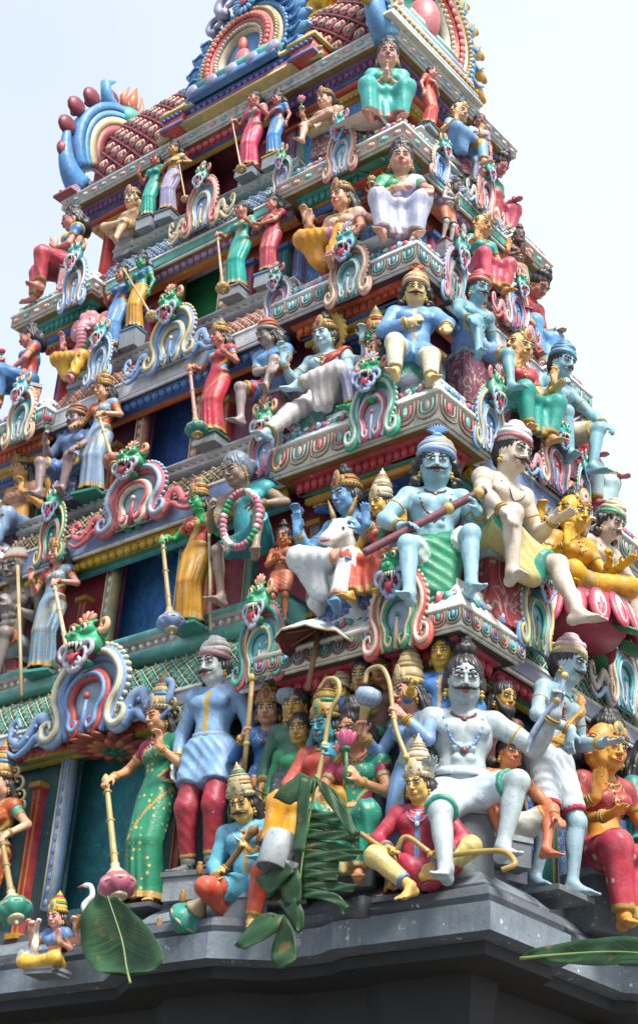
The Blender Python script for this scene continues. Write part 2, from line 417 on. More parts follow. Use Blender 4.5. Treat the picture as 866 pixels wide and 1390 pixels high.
def facekit(root,H4,face,skin):
    """painted features; face: dict(must,brow,fem)"""
    fem=face.get('fem',False); ink=mat(INK,.3,.0); white=mat('d9d6cf',.3,.05)
    lipc=face.get('lip','a8323a'); es=RV.uniform(.92,1.08); br_=RV.uniform(2,15); bz=RV.uniform(-.003,.003); mt=RV.uniform(-4,4)
    e=shared(('eye',fem),lambda:meshof(eye_mesh(fem),'eye',[white,ink]))
    br=shared(('brow',not fem,face.get('hair',INK)),lambda:meshof(brow_mesh(not fem),'eyebrow',[mat(face.get('hair',INK),.4,0)]))
    for s in (-1,1):
        R=np.diag([s*1.,1,1])@Ry(rad(-5))
        if s<0: R=Ry(rad(5))@np.diag([-1.,1,1])
        link(e,'eye',root,M4=H4@T4(R@Rz(rad(9)),(s*.0315,-.0900,.012),1.05*es))
        link(br,'eyebrow',root,M4=H4@T4(np.diag([s*1.,1,1])@Rz(rad(8))@Ry(rad(br_-8)),(s*.0335,-.0985,.0385+bz),1.05))
    l=shared(('lips',lipc),lambda:meshof(lips_mesh(),'lips',[mat(lipc,.3,.1)]))
    link(l,'lips',root,M4=H4@T4(None,(0,-.106,-.0655)))
    mu=face.get('must')
    if mu:
        m=shared(('mous',mu,face.get('hair',INK)),lambda:meshof(mous_mesh(mu=='big'),'moustache',[mat(face.get('hair',INK),.4,0)]))
        link(m,'moustache',root,M4=H4@T4(Ry(rad(mt*.4))*(1+mt*.02),(0,-.113,-.047)))
    if face.get('bindi'):
        bi=shared('bindi',lambda:meshof((lambda b:(b.ell((0,0,0),(.0055,.003,.0085)),b)[1])(MB()),'forehead_mark',[mat('b01c22',.4,0)]))
        link(bi,'forehead_mark',root,M4=H4@T4(None,(0,-.0965,.052)))
    if face.get('beard'):
        def bd():
            F=Fld((-.1,-.15,-.26),(.1,.06,0),.007)
            F.ell((0,-.07,-.105),(.062,.05,.05),k=0); F.cone((0,-.085,-.11),(0,-.09,-.2),.045,.02,k=.03)
            for s in (-1,1): F.cone((s*.07,-.02,-.03),(s*.045,-.065,-.09),.016,.03,k=.02)
            F.ell((0,-.115,-.066),(.026,.03,.014),k=.01,op='sub')
            V,Q=F.mesh(); o=mk('beard',V,Q,mat(face['beard'],.5,.1)); me=o.data; bpy.data.objects.remove(o); return me
        link(shared(('beard',face['beard']),bd),'beard',root,M4=H4)
    if face.get('ear','gold'):
        def er():
            b=MB()
            b.ell((.086,-.004,-.055),(.011,.011,.011)); b.ell((.088,-.004,-.076),(.014,.014,.013)); b.ell((.088,-.004,-.094),(.006,.006,.008))
            return meshof(b,'earring',[mat('a8862f',.35,.2)])
        if face.get('ear')!=0:
            for s in (-1,1): link(shared('ear',er),'earring',root,M4=H4@T4(np.diag([s*1.,1,1])))
# ------------------------------------------------------------------ hair, crowns, turbans (head space)
def hair_mesh(kind):
    F=Fld((-.2,-.13,-.5 if kind in('long','curls') else -.22),(.2,.3,.27),.0075)
    F.ell((0,.026,.04),(.0925,.108,.106),k=0)
    F.ell((0,.05,-.01),(.088,.085,.1),k=.02)
    if kind=='long':
        F.ell((0,.10,-.09),(.125,.07,.13),k=.04); F.cone((0,.11,-.12),(0,.135,-.34),.095,.05,k=.04)
        for s in (-1,1): F.cone((s*.085,.03,-.03),(s*.12,.06,-.22),.035,.04,k=.03)
    if kind=='curls':
        for s in (-1,1):
            for j in range(6): F.ell((s*(.095+.012*(j%2)),.02+.02*(j%3),.01-.04*j),.036,k=.012)
        F.ell((0,.11,-.1),(.12,.06,.13),k=.03)
    if kind in('bun','long'): pass
    if kind=='bun': F.ell((0,.15,.02),(.06,.055,.06),k=.01)
    if kind=='topknot':
        F.ell((0,.02,.165),(.055,.055,.045),k=.012); F.ell((0,.02,.215),(.03,.03,.026),k=.008)
        for s in (-1,1): F.ell((s*.085,.03,-.03),(.025,.04,.05),k=.02)
    if kind=='puff':
        F.ell((0,.03,.13),(.085,.085,.06),k=.02); F.ell((0,.03,.19),(.05,.05,.035),k=.02)
        F.ell((0,.12,-.08),(.12,.07,.12),k=.04)
    # parting + forehead and face opening
    F.ell((0,-.118,-.03),(.0735,.092,.128),k=.010,op='sub')
    V,Q=F.mesh(); N=vnorm(V,Q)
    a=np.arctan2(V[:,0],-(V[:,1]-.03))
    fr=26 if kind!='curls' else 16
    d=.0035*np.sin(a*fr+30*V[:,2])*(V[:,2]<.2)+.0022*np.sin(60*V[:,2]+a*9)
    if kind=='curls': d+=.006*np.sin(90*V[:,2]+12*a)
    V=V+N*d[:,None]
    return V,Q
def crown_mesh(kind,c1,c2,c3):
    g,a,b_=mat(c1,.36,.35),mat(c2,.35,.2),mat(c3,.35,.2); b=MB()
    R=Rx(rad(-12)); C=np.array((0,.02,.05))
    def L(prof,mi,fl=0,nf=8): b.lathe(prof,mi,24,C,R,fl,nf)
    if kind in('tall','mid','low'):
        t={'tall':1.0,'mid':.72,'low':.45}[kind]
        L([(.086,-.02),(.104,-.012),(.108,.004),(.104,.02),(.094,.026)],0)
        for k in range(26):
            an=2*math.pi*k/26; b.ell(C+R@np.array((.106*math.cos(an),.106*math.sin(an),.004)),.0085,1 if k%2 else 2,nu=6,nv=4)
        L([(.094,.02),(.100,.05*t),(.093,.085*t),(.080,.10*t)],0,.10,20)
        L([(.084,.095*t),(.092,.105*t),(.092,.12*t),(.08,.13*t)],1)
        L([(.078,.125*t),(.083,.15*t),(.068,.18*t),(.058,.185*t)],0,.12,16)
        L([(.062,.18*t),(.07,.19*t),(.066,.2*t),(.05,.208*t)],0)
        L([(.048,.2*t),(.054,.222*t),(.04,.24*t)],2,.1,12)
        L([(.042,.236*t),(.046,.246*t),(.032,.256*t),(.024,.27*t),(.027,.282*t),(.012,.296*t),(.004,.325*t)],0)
        # front crest
        for k,(w,h) in enumerate(((.042,.075),(.026,.05))):
            b.ell(C+R@np.array((0,-.1-.006*k,.045)),(w,.012,h),0 if k==0 else 1,R,nu=14,nv=8)
        b.ell(C+R@np.array((0,-.116,.05)),(.011,.007,.016),2,R)
        for s in (-1,1):
            b.ell(C+R@np.array((s*.05,-.088,.03)),(.022,.012,.04),0,R@Rz(s*.5)); b.ell(C+R@np.array((s*.054,-.098,.028)),(.008,.006,.012),2)
    elif kind=='tiara':
        L([(.09,-.012),(.104,-.006),(.105,.012),(.093,.018)],0)
        for k in range(24):
            an=2*math.pi*k/24; b.ell(C+R@np.array((.104*math.cos(an),.104*math.sin(an),.003)),.007,1,nu=6,nv=4)
        b.ell(C+R@np.array((0,-.098,.03)),(.034,.01,.046),0,R); b.ell(C+R@np.array((0,-.107,.03)),(.012,.006,.018),2,R)
        for s in (-1,1): b.ell(C+R@np.array((s*.045,-.086,.02)),(.022,.01,.03),0,R@Rz(s*.5))
    elif kind=='turban':
        C=np.array((0,.02,.055)); R=Rx(rad(-10))
        for j in range(7):
            tl=Ry(rad((-1)**j*9))@Rx(rad(5*(j%3)-5)); r=.088-.004*j if j<4 else .088-.014*(j-2); z=.0+.019*j; pts=[]
            for k in range(22):
                an=2*math.pi*k/22; pts.append(C+R@(tl@np.array((r*math.cos(an),r*1.08*math.sin(an),0))+np.array((0,0,z))))
            b.tube(pts,.0215,0 if j!=0 else 1,n=8,close=True)
        b.ell(C+R@np.array((0,0,.09)),(.06,.065,.055),0,R)
    elif kind=='turban_top':
        C=np.array((0,.02,.055)); R=Rx(rad(-14))
        for j in range(6):
            r=.09-.002*j if j<3 else .09-.016*(j-2); z=.02*j; tl=Ry(rad((-1)**j*6)); pts=[C+R@(tl@np.array((r*math.cos(q),r*1.1*math.sin(q),0))+np.array((0,0,z))) for q in np.linspace(0,2*math.pi,22,endpoint=False)]
            b.tube(pts,.023,1 if j%2==0 else 0,n=8,close=True)
        b.ell(C+R@np.array((0,0,.08)),(.065,.07,.05),0,R)
        for k in range(9):
            an=rad(-64+16*k); b.ell(C+R@np.array((.036*math.sin(an),-.05,.125+.036*math.cos(an))),(.0085,.014,.034),2,R@Ry(an))
        b.ell(C+R@np.array((0,-.055,.115)),(.028,.02,.02),1,R)
    elif kind=='cap':
        L([(.092,-.01),(.1,.0),(.1,.022),(.088,.05),(.06,.085),(.02,.1)],0)
        L([(.094,-.012),(.106,-.006),(.106,.01),(.098,.014)],1)
    return b
def necklace(fld,sk,kind,cols,root,ex=0):
    nb=sk['neck']; R=sk['Rt']; b=MB()
    sets={'beads':[(.085,.07,.0058,30,0),(.11,.15,.008,36,1)],'gold':[(.085,.055,.007,30,0),(.10,.10,.0075,34,0),(.115,.16,.006,40,0)],'string':[(.1,.17,.004,0,0)],'bead_long':[(.08,.06,.009,0,0),(.125,.26,.011,34,1)],'collar':[(.082,.03,.014,0,0)]}[kind]
    for (rx,drop,r,n,mi) in sets:
        pts=[]
        for k in range(44):
            a=2*math.pi*k/44; x=rx*math.sin(a); y=-rx*math.cos(a); fr=max(math.cos(a),0)
            z=-.0-drop*fr**1.2+.025*max(-math.cos(a),0)+.0
            p=nb+R@np.array((x,y*.7-(.12*fr),z)); hit=fld.snap(p+R@np.array((0,-.12 if fr>0 else .12,.06*0)),R@np.array((0,1. if fr>0 else -1.,0)),off=r*.5+ex,far=.3)
            pts.append(hit if (hit is not None and fr>.15) else nb+R@np.array((x*.86,y*.62+.01,z+.015)))
        pts=np.array(pts)
        for _ in range(2): pts=(np.roll(pts,1,0)+pts*2+np.roll(pts,-1,0))/4
        b.tube(pts,r if n==0 else r*.6,mi,n=6,close=True)
        if n:
            for p in pts: 
                b.ell(p,r,mi,nu=6,nv=4)
        fp=pts[0]; b.ell(fp+R@np.array((0,-.006,-.012)),(.02,.009,.022) if kind!='string' else (.012,.006,.016),0,R)
        if kind=='gold' or kind=='bead_long': b.ell(fp+R@np.array((0,-.014,-.012)),(.009,.006,.01),min(2,len(cols)-1),R)
    return b.build('necklace',[mat(c,.35,.2) for c in cols],root)
# ------------------------------------------------------------------ skeleton
def ik(a,b,l1,l2,pole):
    d=b-a; L=np.linalg.norm(d); L=min(max(L,abs(l1-l2)+.02),(l1+l2)*.995); u=norm(d); b=a+u*L
    x=(l1*l1-l2*l2+L*L)/(2*L); h=math.sqrt(max(l1*l1-x*x,0)); p=pole-np.dot(pole,u)*u; p=norm(p)
    return a+u*x+p*h,b
ARM={ # wrist target from shoulder (out, forward, up), elbow pole (out, forward, up), hand direction, palm normal, curl
 'down':((.10,.05,-.50),(.6,-.5,-.2),(.1,.1,-1),(-1,0,0),.3),
 'mace':((.14,.20,-.30),(.8,-.5,-.3),(.1,.75,-.6),(0,-.5,-1),.75),
 'bless':((.09,.27,-.17),(.6,-.2,-1),(.0,.15,1),(0,1,.1),.12),
 'point':((.06,.25,-.16),(.6,-.2,-1),(.0,.1,1),(-.2,1,.1),.5),
 'pray':((-.155,.22,-.22),(.7,-.1,-.9),(0,.25,1),(-1,0,0),.05),
 'chest':((-.13,.19,-.20),(.8,0,-.7),(-.9,.1,.45),(0,-1,0),.5),
 'hold':((.03,.27,-.17),(.7,-.2,-1),(-.3,.55,.6),(-.6,.2,.3),.95),
 'holdhi':((.10,.27,.02),(.7,-.2,-1),(-.1,.4,.9),(-.5,.5,0),.9),
 'high':((.24,.16,.09),(.9,-.1,-.8),(.1,.2,1),(0,1,0),.6),
 'hip':((.02,.06,-.42),(1,-.3,0),(-.5,.6,-.6),(-1,0,0),.4),
 'lap':((-.02,.26,-.40),(.8,-.2,-.4),(-.6,.7,-.1),(0,.1,-1),.35),
 'lapup':((-.04,.28,-.36),(.8,-.2,-.5),(-.5,.8,.1),(0,.1,1),.3),
 'knee':((.10,.36,-.36),(.8,0,-.3),(.1,.8,-.5),(0,-.2,-1),.4),
 'give':((.05,.36,-.26),(.6,-.3,-1),(0,1,.1),(0,.1,1),.15),
 'back':((.16,-.22,-.36),(.5,-.6,0),(.2,-.5,-.8),(0,0,-1),.2),
 'across':((-.28,.24,-.30),(.6,.2,-.6),(-.8,.5,0),(0,0,1),.5),
}
POSE={ # pelvis, ankles l/r (x,y,z), knee poles, foot yaw l/r
 'stand':dict(pel=(0,0,.93),la=(-.10,.0,.085),ra=(.11,-.03,.085),lk=(-.15,-1,0),rk=(.3,-1,0)),
 'sit':dict(pel=(0,0,.52),la=(-.14,-.36,.085),ra=(.16,-.33,.085),lk=(-.35,-1,.7),rk=(.42,-1,.7)),
 'situp':dict(pel=(0,0,.52),la=(-.15,-.47,.03),ra=(.24,-.34,.31),lk=(-.4,-1,.5),rk=(.7,-.8,1)),
 'lotus':dict(pel=(0,0,.15),la=(.13,-.26,.08),ra=(-.13,-.32,.12),lk=(-1,-.35,.15),rk=(1,-.35,.15)),
 'lalita':dict(pel=(0,0,.50),la=(.12,-.36,.47),ra=(.16,-.46,.05),lk=(-1,-.5,.25),rk=(.4,-1,.4)),
 'lalitaL':dict(pel=(0,0,.50),la=(-.16,-.46,.05),ra=(-.12,-.36,.47),lk=(-.4,-1,.4),rk=(1,-.5,.25)),
 'kneel':dict(pel=(0,0,.42),la=(-.26,-.20,.085),ra=(.18,.22,.06),lk=(-.7,-.5,1),rk=(.5,-1,-.2)),
 'crouch':dict(pel=(0,0,.30),la=(-.2,-.34,.08),ra=(.20,-.34,.08),lk=(-.7,-.6,1),rk=(.7,-.6,1)),
}
def skeleton(p):
    q=dict(POSE[p.get('pose','stand')]); q.update(p.get('set',{}))
    fem=p.get('fem',False); ln=p.get('lean',(0,0,0)); hd=p.get('head',(0,0,0)); ln=(ln[0]+3,)+tuple(ln[1:]); hd=(hd[0]+11,)+tuple(hd[1:])
    sk={}; pel=np.array(q['pel'],float)
    Rt=Rz(rad(ln[2]))@Ry(rad(ln[1]))@Rx(rad(ln[0])) # positive pitch: forward
    Rp=Rz(rad(ln[2]*.4))
    sk.update(pel=pel,Rt=Rt,Rp=Rp,fem=fem)
    for n,o in (('waist',(0,.0,.15)),('chest',(0,.0,.34)),('neck',(0,.012,.50)),('hd',(0,-.005,.695))): sk[n]=pel+Rt@np.array(o)
    sk['Rh']=Rt@Rz(rad(hd[2]))@Ry(rad(hd[1]))@Rx(rad(hd[0]))
    sk['hd']=sk['neck']+Rt@np.array((0,.0,.01))+sk['Rh']@np.array((0,-.022,.185))
    sw=.158 if fem else .185
    sk['arms']=[]
    arms=[(-1,p.get('l','down')),(1,p.get('r','down'))]+[(s,a) for s,a in p.get('extra',[])]
    for i,(s,a) in enumerate(arms):
        if isinstance(a,str): tg,pl,hdv,pn,cu=ARM[a]
        elif len(a)==2 and isinstance(a[0],str): # override the target only
            _,pl,hdv,pn,cu=ARM[a[0]]; tg=a[1]
        else: tg,pl,hdv,pn,cu=a
        f=lambda v:Rt@np.array((s*v[0],-v[1],v[2]))
        sh=pel+Rt@np.array((s*sw,.012+(.03 if i>1 else 0),.455-(.03 if i>1 else 0)))
        el,wr=ik(sh,sh+f(tg),.285,.255,f(pl))
        sk['arms'].append(dict(s=s,sh=sh,el=el,wr=wr,d=norm(f(hdv)),n=norm(f(pn)),curl=cu))
    sk['legs']=[]
    for s,an,kp in ((-1,q['la'],q['lk']),(1,q['ra'],q['rk'])):
        hip=pel+Rp@np.array((s*.088,0,-.02)); kn,ak=ik(hip,np.array(an,float),*((.43,.42) if p.get('pose','stand')=='stand' else (.385,.40)),np.array(kp,float))
        fd=q.get('lf' if s<0 else 'rf'); 
        if fd is None:
            if p.get('pose')=='lotus': fd=(-s*.0+ -s*.9,-.3,0)
            else: fd=(s*.32,-1,-.02)
        sk['legs'].append(dict(s=s,hip=hip,kn=kn,an=ak,fd=norm(fd)))
    if p.get('pose') in('lalita',) and 'lf' not in q: sk['legs'][0]['fd']=norm((.85,-.5,-.1))
    if p.get('pose') in('lalitaL',) and 'rf' not in q: sk['legs'][1]['fd']=norm((-.85,-.5,-.1))
    return sk
def torso(F,sk,t=0,bulk='fit',bare=False):
    fem=sk['fem']; R=sk['Rt']; pel=sk['pel']; P_=lambda *v: pel+R@np.array(v)
    if fem:
        F.ell(P_(0,.005,.02),(.155+t,.118+t,.12+t),R,k=.03); F.ell(P_(0,.0,.17),(.108+t,.088+t,.12+t),R,k=.05)
        F.ell(P_(0,.008,.34),(.135+t,.098+t,.14+t),R,k=.05)
        for s in (-1,1): F.ell(P_(s*.066,-.078,.345),(.061+t,.06+t,.058+t),R,k=.02)
        w=.152
    else:
        b={'fit':1,'fat':1.22,'thin':.84,'big':1.1}[bulk]
        F.ell(P_(0,.005,.02),(.150*b+t,.115*b+t,.12+t),R,k=.03); F.ell(P_(0,-.012,.15),(.130*b+t,.105*b+t,.14+t),R,k=.05)
        F.ell(P_(0,.005,.34),(.165*b+t,.115*b+t,.16+t),R,k=.05)
        for s in (-1,1):
            F.ell(P_(s*.078,-.085*b,.375),(.082+t,.042+t,.058+t),R,k=.018)
            if bulk!='fat' and bare:
                for j in range(2): F.ell(P_(s*.038,-.108*b,.25-.062*j),(.034,.02,.027),R,k=.014)
        w=.178
    for s in (-1,1):
        F.cone(P_(0,.02,.50),P_(s*w,.014,.455),.055+t,.058+t,k=.05)
        F.ell(P_(s*(w+.012),.012,.445),(.06+t)*(1 if fem else 1.15),k=.03)
def armprims(F,a,t=0,k=.025,fem=False,up=1.0,fore=1.0,cut=False,bulk='fit'):
    q=(.92 if fem else 1.08)*{'fit':1,'fat':1.1,'thin':.8,'big':1.17}[bulk]
    e=a['sh']+(a['el']-a['sh'])*up
    F.cone(a['sh'],e,.055*q+t,(.043+.0*(1-up))*q+t,k=k,cut=cut and up<1)
    if up>=1:
        w=a['el']+(a['wr']-a['el'])*fore
        if fore>0:
            F.cone(a['el'],w,.044*q+t,(.030+.012*(1-fore))*q+t,k=k,cut=cut)
        if t==0 and not fem: F.ell(a['sh']*.5+a['el']*.5,(.05*q,.05*q,.08*q),align(a['el']-a['sh']),k=.03); F.ell(a['el']*.7+a['wr']*.3,(.046*q,.046*q,.07*q),align(a['wr']-a['el']),k=.03)
def hand(F,a,fr=.0105,fem=False):
    d,n,s=a['d'],a['n'],a['s']; n=norm(n-np.dot(n,d)*d); w=np.cross(d,n)*1.0 # across the palm
    # thumb side: towards body centre/up for a natural look
    wr=a['wr']; R=np.stack([w,n,d],1)
    F.cone(a['wr']-d*.01,wr+d*.03,.027,.027,k=.02)
    F.ell(wr+d*.058,(.042,.019,.046),R,k=.018)
    cu=a['curl']; th=a.get('thumb',1 if np.dot(w,np.array([-s,-.3,.4]))>0 else -1)
    for j in range(4):
        off=(-1.5+j)*.0225*th*-1; L=(.076,.084,.08,.062)[j if True else 0]
        ang=cu*1.35*(1 if not (a.get('point') and j==0) else .0); base=wr+d*.092+w*off*.92
        p=base; dd=d*math.cos(.06*(j-1.5))+w*off*1.6; dd=norm(dd)
        for q in range(3):
            an=ang*(q+.55); v=norm(dd*math.cos(an)+n*math.sin(an)); p2=p+v*L*(.42,.33,.25)[q]; F.cone(p,p2,fr*(1-.08*q),fr*(.93-.09*q),k=.006); p=p2
    b=wr+d*.03+w*th*.028; v=norm(w*th*.75+d*.65+n*.25); p=b+v*.045; F.cone(b,p,.0135,.0115,k=.012)
    v2=norm(w*th*.1+d*.8+n*(.35+.6*cu)); F.cone(p,p+v2*.035,.0115,.009,k=.006)
def legprims(F,l,t=0,k=.03,fem=False,thigh=1.0,shin=1.0,bulk='fit',cut=False):
    q={'fit':1.1,'fat':1.25,'thin':.85,'big':1.15}[bulk]
    kn=l['hip']+(l['kn']-l['hip'])*thigh
    F.cone(l['hip'],kn,.088*q+t,(.056+.024*(1-thigh))*q+t,k=k,cut=cut and thigh<1)
    if thigh>=1 and shin>0:
        an=l['kn']+(l['an']-l['kn'])*shin
        F.cone(l['kn'],an,.055*q+t,(.036+.015*(1-shin))*q+t,k=k,cut=cut)
        if t==0:
            ax=norm(l['an']-l['kn']); bk=norm((l['hip']-l['kn'])-np.dot(l['hip']-l['kn'],ax)*ax+np.array([0,.02,0]))
            F.ell(l['kn']*.68+l['an']*.32+bk*.018,(.046*q,.046*q,.105),align(ax),k=.03)
            F.ell(l['kn']-bk*.01,.05*q,k=.03)
def foot(F,l,toes=True):
    an,fd=l['an'],l['fd']; dn=np.array([0,0,-1.]); side=norm(np.cross(fd,dn)); up=norm(np.cross(side,fd)); 
    if up[2]<0: up=-up
    h=an-up*.045-fd*.035; F.ell(h,(.036,.036,.034),k=.02); b=an-up*.058+fd*.10
    F.cone(an,b,.038,.024,k=.03); F.cone(h,b,.030,.026,k=.02)
    F.ell(b+fd*.01,(.047,.045,.018),np.stack([side,fd,up],1),k=.02)
    for j in range(5):
        o=side*(-.037+.0185*j)*l['s']*-1; L=(.055,.05,.045,.038,.03)[j]; r=(.0145,.0105,.010,.0095,.009)[j]
        F.cone(b+o+fd*.02,b+o+fd*(.02+L)-up*.006,r,r*.85,k=.006)
def folds(V,Q,A,lam,n=(1,0,0),z0=None,z1=None,amp2=0,n2=(0,0,1),ph=0):
    """cloth creases: ridges of uneven spacing that wander, fork and fade out"""
    N=vnorm(V,Q); n=np.asarray(n,float); x,y,z=V[:,0],V[:,1],V[:,2]
    w=1.1*np.sin(5.3*z+3.1*x+ph)+.9*np.sin(8.7*y-4.1*z+2*ph)+.6*np.sin(13*x+7*z-ph)
    u=V@n*2*math.pi/lam*.85+w; d=np.sin(u); d=np.where(d>0,d**1.6,-np.abs(d)**.7*.8)
    m=.30+.70*np.clip(.5+.8*np.sin(7.1*x-5*z+ph)*np.sin(6.3*z+4.7*y+2.3*ph),0,1)
    if z0 is not None: m=m*np.clip((z-z0)/(z1-z0+1e-9),0,1)
    return V+N*(A*d*m)[:,None]
GOLD='9c7a34'; BRONZE='8a6d38'
def figure(p):
    """p: dict describing the statue; returns root Empty (canonical size 1.75 m tall, facing -Y, feet at z=0)"""
    res=p.get('h',.011); fem=p.get('fem',False); sk=skeleton(p); bulk=p.get('bulk','fit'); ph=p.get('seed',0)*1.7
    root=empty(p.get('name','standing_statue'))
    skin=mat(p['skin'],.36,p.get('wear',.25))
    pts=[sk['pel'],sk['hd']]+[a[k] for a in sk['arms'] for k in('sh','el','wr')]+[l[k] for l in sk['legs'] for k in('hip','kn','an')]
    lo=np.min(pts,0)-.27; hi=np.max(pts,0)+.27
    F=Fld(lo,hi,res)
    legs_vis=not (p.get('bot')=='sari' and p.get('pose','stand')=='stand')
    torso(F,sk,0,bulk,not p.get('top'))
    for a in sk['arms']:
        armprims(F,a,0,fem=fem,bulk=bulk); hand(F,a,max(.0105,res*.95),fem)
    for l in sk['legs']:
        if legs_vis: legprims(F,l,0,bulk=bulk)
        if not p.get('shoe'): foot(F,l)
    V,Q=F.mesh(); body=F
    hV,hQ=head_mesh('f' if fem else 'm'); Rh=sk['Rh']; hs=p.get('hs',1.1)*1.045
    rv=random.Random(int(ph*100)); hx,hz=1.06+rv.uniform(-.06,.05),1+rv.uniform(-.05,.05); V2=(hV*hs*np.array([hx,1,hz]))@Rh.T+sk['hd']
    Va=np.concatenate([V,V2]); Qa=np.concatenate([Q,hQ+len(V)])
    bo=mk('body',Va,Qa,[skin],root)
    rv=random.Random(int(ph*100)); hx,hz=1.06+rv.uniform(-.06,.05),1+rv.uniform(-.05,.05)
    H4=T4(Rh@np.diag([hx,1,hz]),sk['hd'],hs)
    f=dict(p.get('face',{})); f.setdefault('fem',fem)
    if fem: f.setdefault('bindi',1)
    if p.get('elephant'):
        E_=Fld((-.36,-.36,-.5),(.36,.2,.24),.011); E_.ell((0,-.0,.03),(.125,.13,.135),k=0)
        for s in (-1,1):
            E_.ell((s*.05,-.03,.11),(.06,.07,.06),k=.03); E_.ell((s*.2,.02,-.0),(.12,.03,.14),Rz(s*.3),k=.03); E_.ell((s*.075,-.08,-.04),(.05,.05,.06),k=.03)
        tr=cr([(0,-.10,-.01),(0,-.17,-.10),(0,-.18,-.22),(-.02,-.17,-.33),(-.08,-.19,-.40),(-.15,-.21,-.37)],5)
        for i in range(len(tr)-1): E_.cone(tr[i],tr[i+1],.062-.034*i/len(tr),.062-.034*(i+1)/len(tr),k=.02)
        v,q_=E_.mesh(); v=v+vnorm(v,q_)*(.003*np.sin(v[:,2]*130)*(v[:,1]<-.13))[:,None]
        eo=mk('elephant_head',v,q_,[skin],root); eo.matrix_local=H4
        b=MB()
        for s in (-1,1): b.ell((s*.068,-.105,.035),(.02,.012,.012),0); b.ell((s*.07,-.115,.035),(.009,.006,.010),1); b.tube([(s*.06,-.10,-.08),(s*.07,-.17,-.12),(s*.075,-.21,-.10)],[.018,.014,.004],0,n=8)
        eo2=b.build('eyes_and_tusks',[mat('d9d6cf',.3,.05),mat(INK,.3,0)],root); eo2.matrix_local=H4
    else: facekit(root,H4,f,skin)
    for k in p.get('faces',[]): # side faces of a many-headed statue
        R2=Rh@Rz(rad(k)); Hk=T4(R2,sk['hd']+R2@np.array((0,-.075,0)),hs*.92)
        vv=hV[:, :]; kk=shared(('sidehead',fem,p['skin']),lambda:(lambda o:(o.data,bpy.data.objects.remove(o))[0])(mk('side_face',hV[:],hQ,[skin])))
        link(kk,'side_face',root,M4=Hk); ff=dict(f); ff['ear']=0; facekit(root,Hk,ff,skin)
    # hair / headgear
    hk=p.get('hairk','long' if fem else 'curls'); hc=p.get('hair','17161a')
    if hk:
        hm=shared(('hair',hk,hc),lambda:(lambda vq:(lambda o:(o.data,bpy.data.objects.remove(o))[0])(mk('hair',vq[0],vq[1],[mat(hc,.33,.25)])))(hair_mesh(hk)))
        link(hm,'hair',root,M4=H4)
    ht=p.get('hat')
    if ht:
        kd,c1,c2,c3=(list(ht)+[GOLD,'8c2a2a','2f6d66'][len(ht)-1:])[:4] if len(ht)<4 else ht
        nm='turban' if 'turban' in kd else ('cap' if kd=='cap' else 'crown')
        cm=shared(('crown',kd,c1,c2,c3),lambda:meshof(crown_mesh(kd,c1,c2,c3),nm,[mat(c1,.38,.35),mat(c2,.36,.25),mat(c3,.36,.25)]))
        link(cm,nm,root,M4=H4)
    if p.get('earscroll'):
        for s in (-1,1):
            b=MB()
            for (x0,y0,z0,R_,n_) in ((.13,.06,.0,.055,12),(.145,.07,-.10,.045,12),(.15,.07,-.18,.04,12),(.115,.05,.09,.035,10)):
                b.tube([(s*(x0+R_*math.cos(u)*(1-u/8)),y0,z0+R_*math.sin(u)*(1-u/8)) for u in np.linspace(-2.2,4,n_)],np.linspace(.016,.007,n_),0,n=6); b.ell((s*x0,y0-.01,z0),.013,0,nu=8,nv=5)
            link(meshof(b,'ear_scroll',[mat('b0a070',.38,.3)]),'ear_scroll',root,M4=H4)
    # garments
    t=max(.011,res*1.0)
    top=p.get('top'); bot=p.get('bot'); tc=p.get('topc'); bc=p.get('botc'); trim=p.get('trim',GOLD)
    gh=res*1.05
    pel=sk['pel']; Rt=sk['Rt']; P_=lambda *v: pel+Rt@np.array(v)
    def gm(G,name,m,fold=None,trimfn=None,mats=None):
        V,Q=G.mesh()
        if len(V)==0: return None
        fm=None
        if trimfn is not None:
            c=V[Q].mean(1); fm=trimfn(c).astype(np.int32)
        if fold is not None: V=fold(V,Q)
        return mk(name,V,Q,mats or [m],root,fm)
    if top:
        G=Fld(lo,hi,gh); torso(G,sk,t,bulk)
        upf,fo={'blouse':(.55,0),'tunic':(1,.97),'shirt':(1,.97),'half':(.9,0),'vest':(.12,0),'choli':(.5,0)}[top]
        for a in sk['arms']: armprims(G,a,t*1.15,fem=fem,up=upf,fore=fo,cut=True,bulk=bulk)
        nb=sk['neck']; G.ell(nb+Rt@np.array((0,-.05,.05)),(.075,.09,.085 if top!='tunic' else .05),Rt,k=.01,op='sub')
        if top=='choli': G.half(P_(0,0,.27),Rt@np.array((0,0,-1.)))
        elif top in('tunic','shirt'): G.half(P_(0,0,-.05),Rt@np.array((0,0,-1.)))
        else: G.half(P_(0,0,.05),Rt@np.array((0,0,-1.)))
        mm=p.get('topm') or mat(tc,.36,.28)
        cuffs=[(a['wr'],.055) for a in sk['arms']] if fo else [(a['sh']+(a['el']-a['sh'])*upf,.03) for a in sk['arms']]
        def tf(c):
            r=np.zeros(len(c),int)
            for (q,d) in cuffs: r|=(np.linalg.norm(c-q,axis=1)<d+.035)
            if top in('tunic',):
                lc=(c-pel)@Rt; r|=((np.abs(lc[:,0])<.02)&(lc[:,1]<0)&(lc[:,2]<.47))
            return r
        gm(G,{'tunic':'tunic','shirt':'shirt','vest':'vest'}.get(top,'blouse'),mm,lambda V,Q:folds(V,Q,.0014,.05,(0.7,.3,.6),ph=ph),tf,[mm,mat(p.get('cuff',trim),.36,.25)])
    legz=min(l['an'][2] for l in sk['legs'])
    bm=p.get('botm') or (mat(bc,.38,.28) if bc else None); tm=mat(trim,.36,.3)
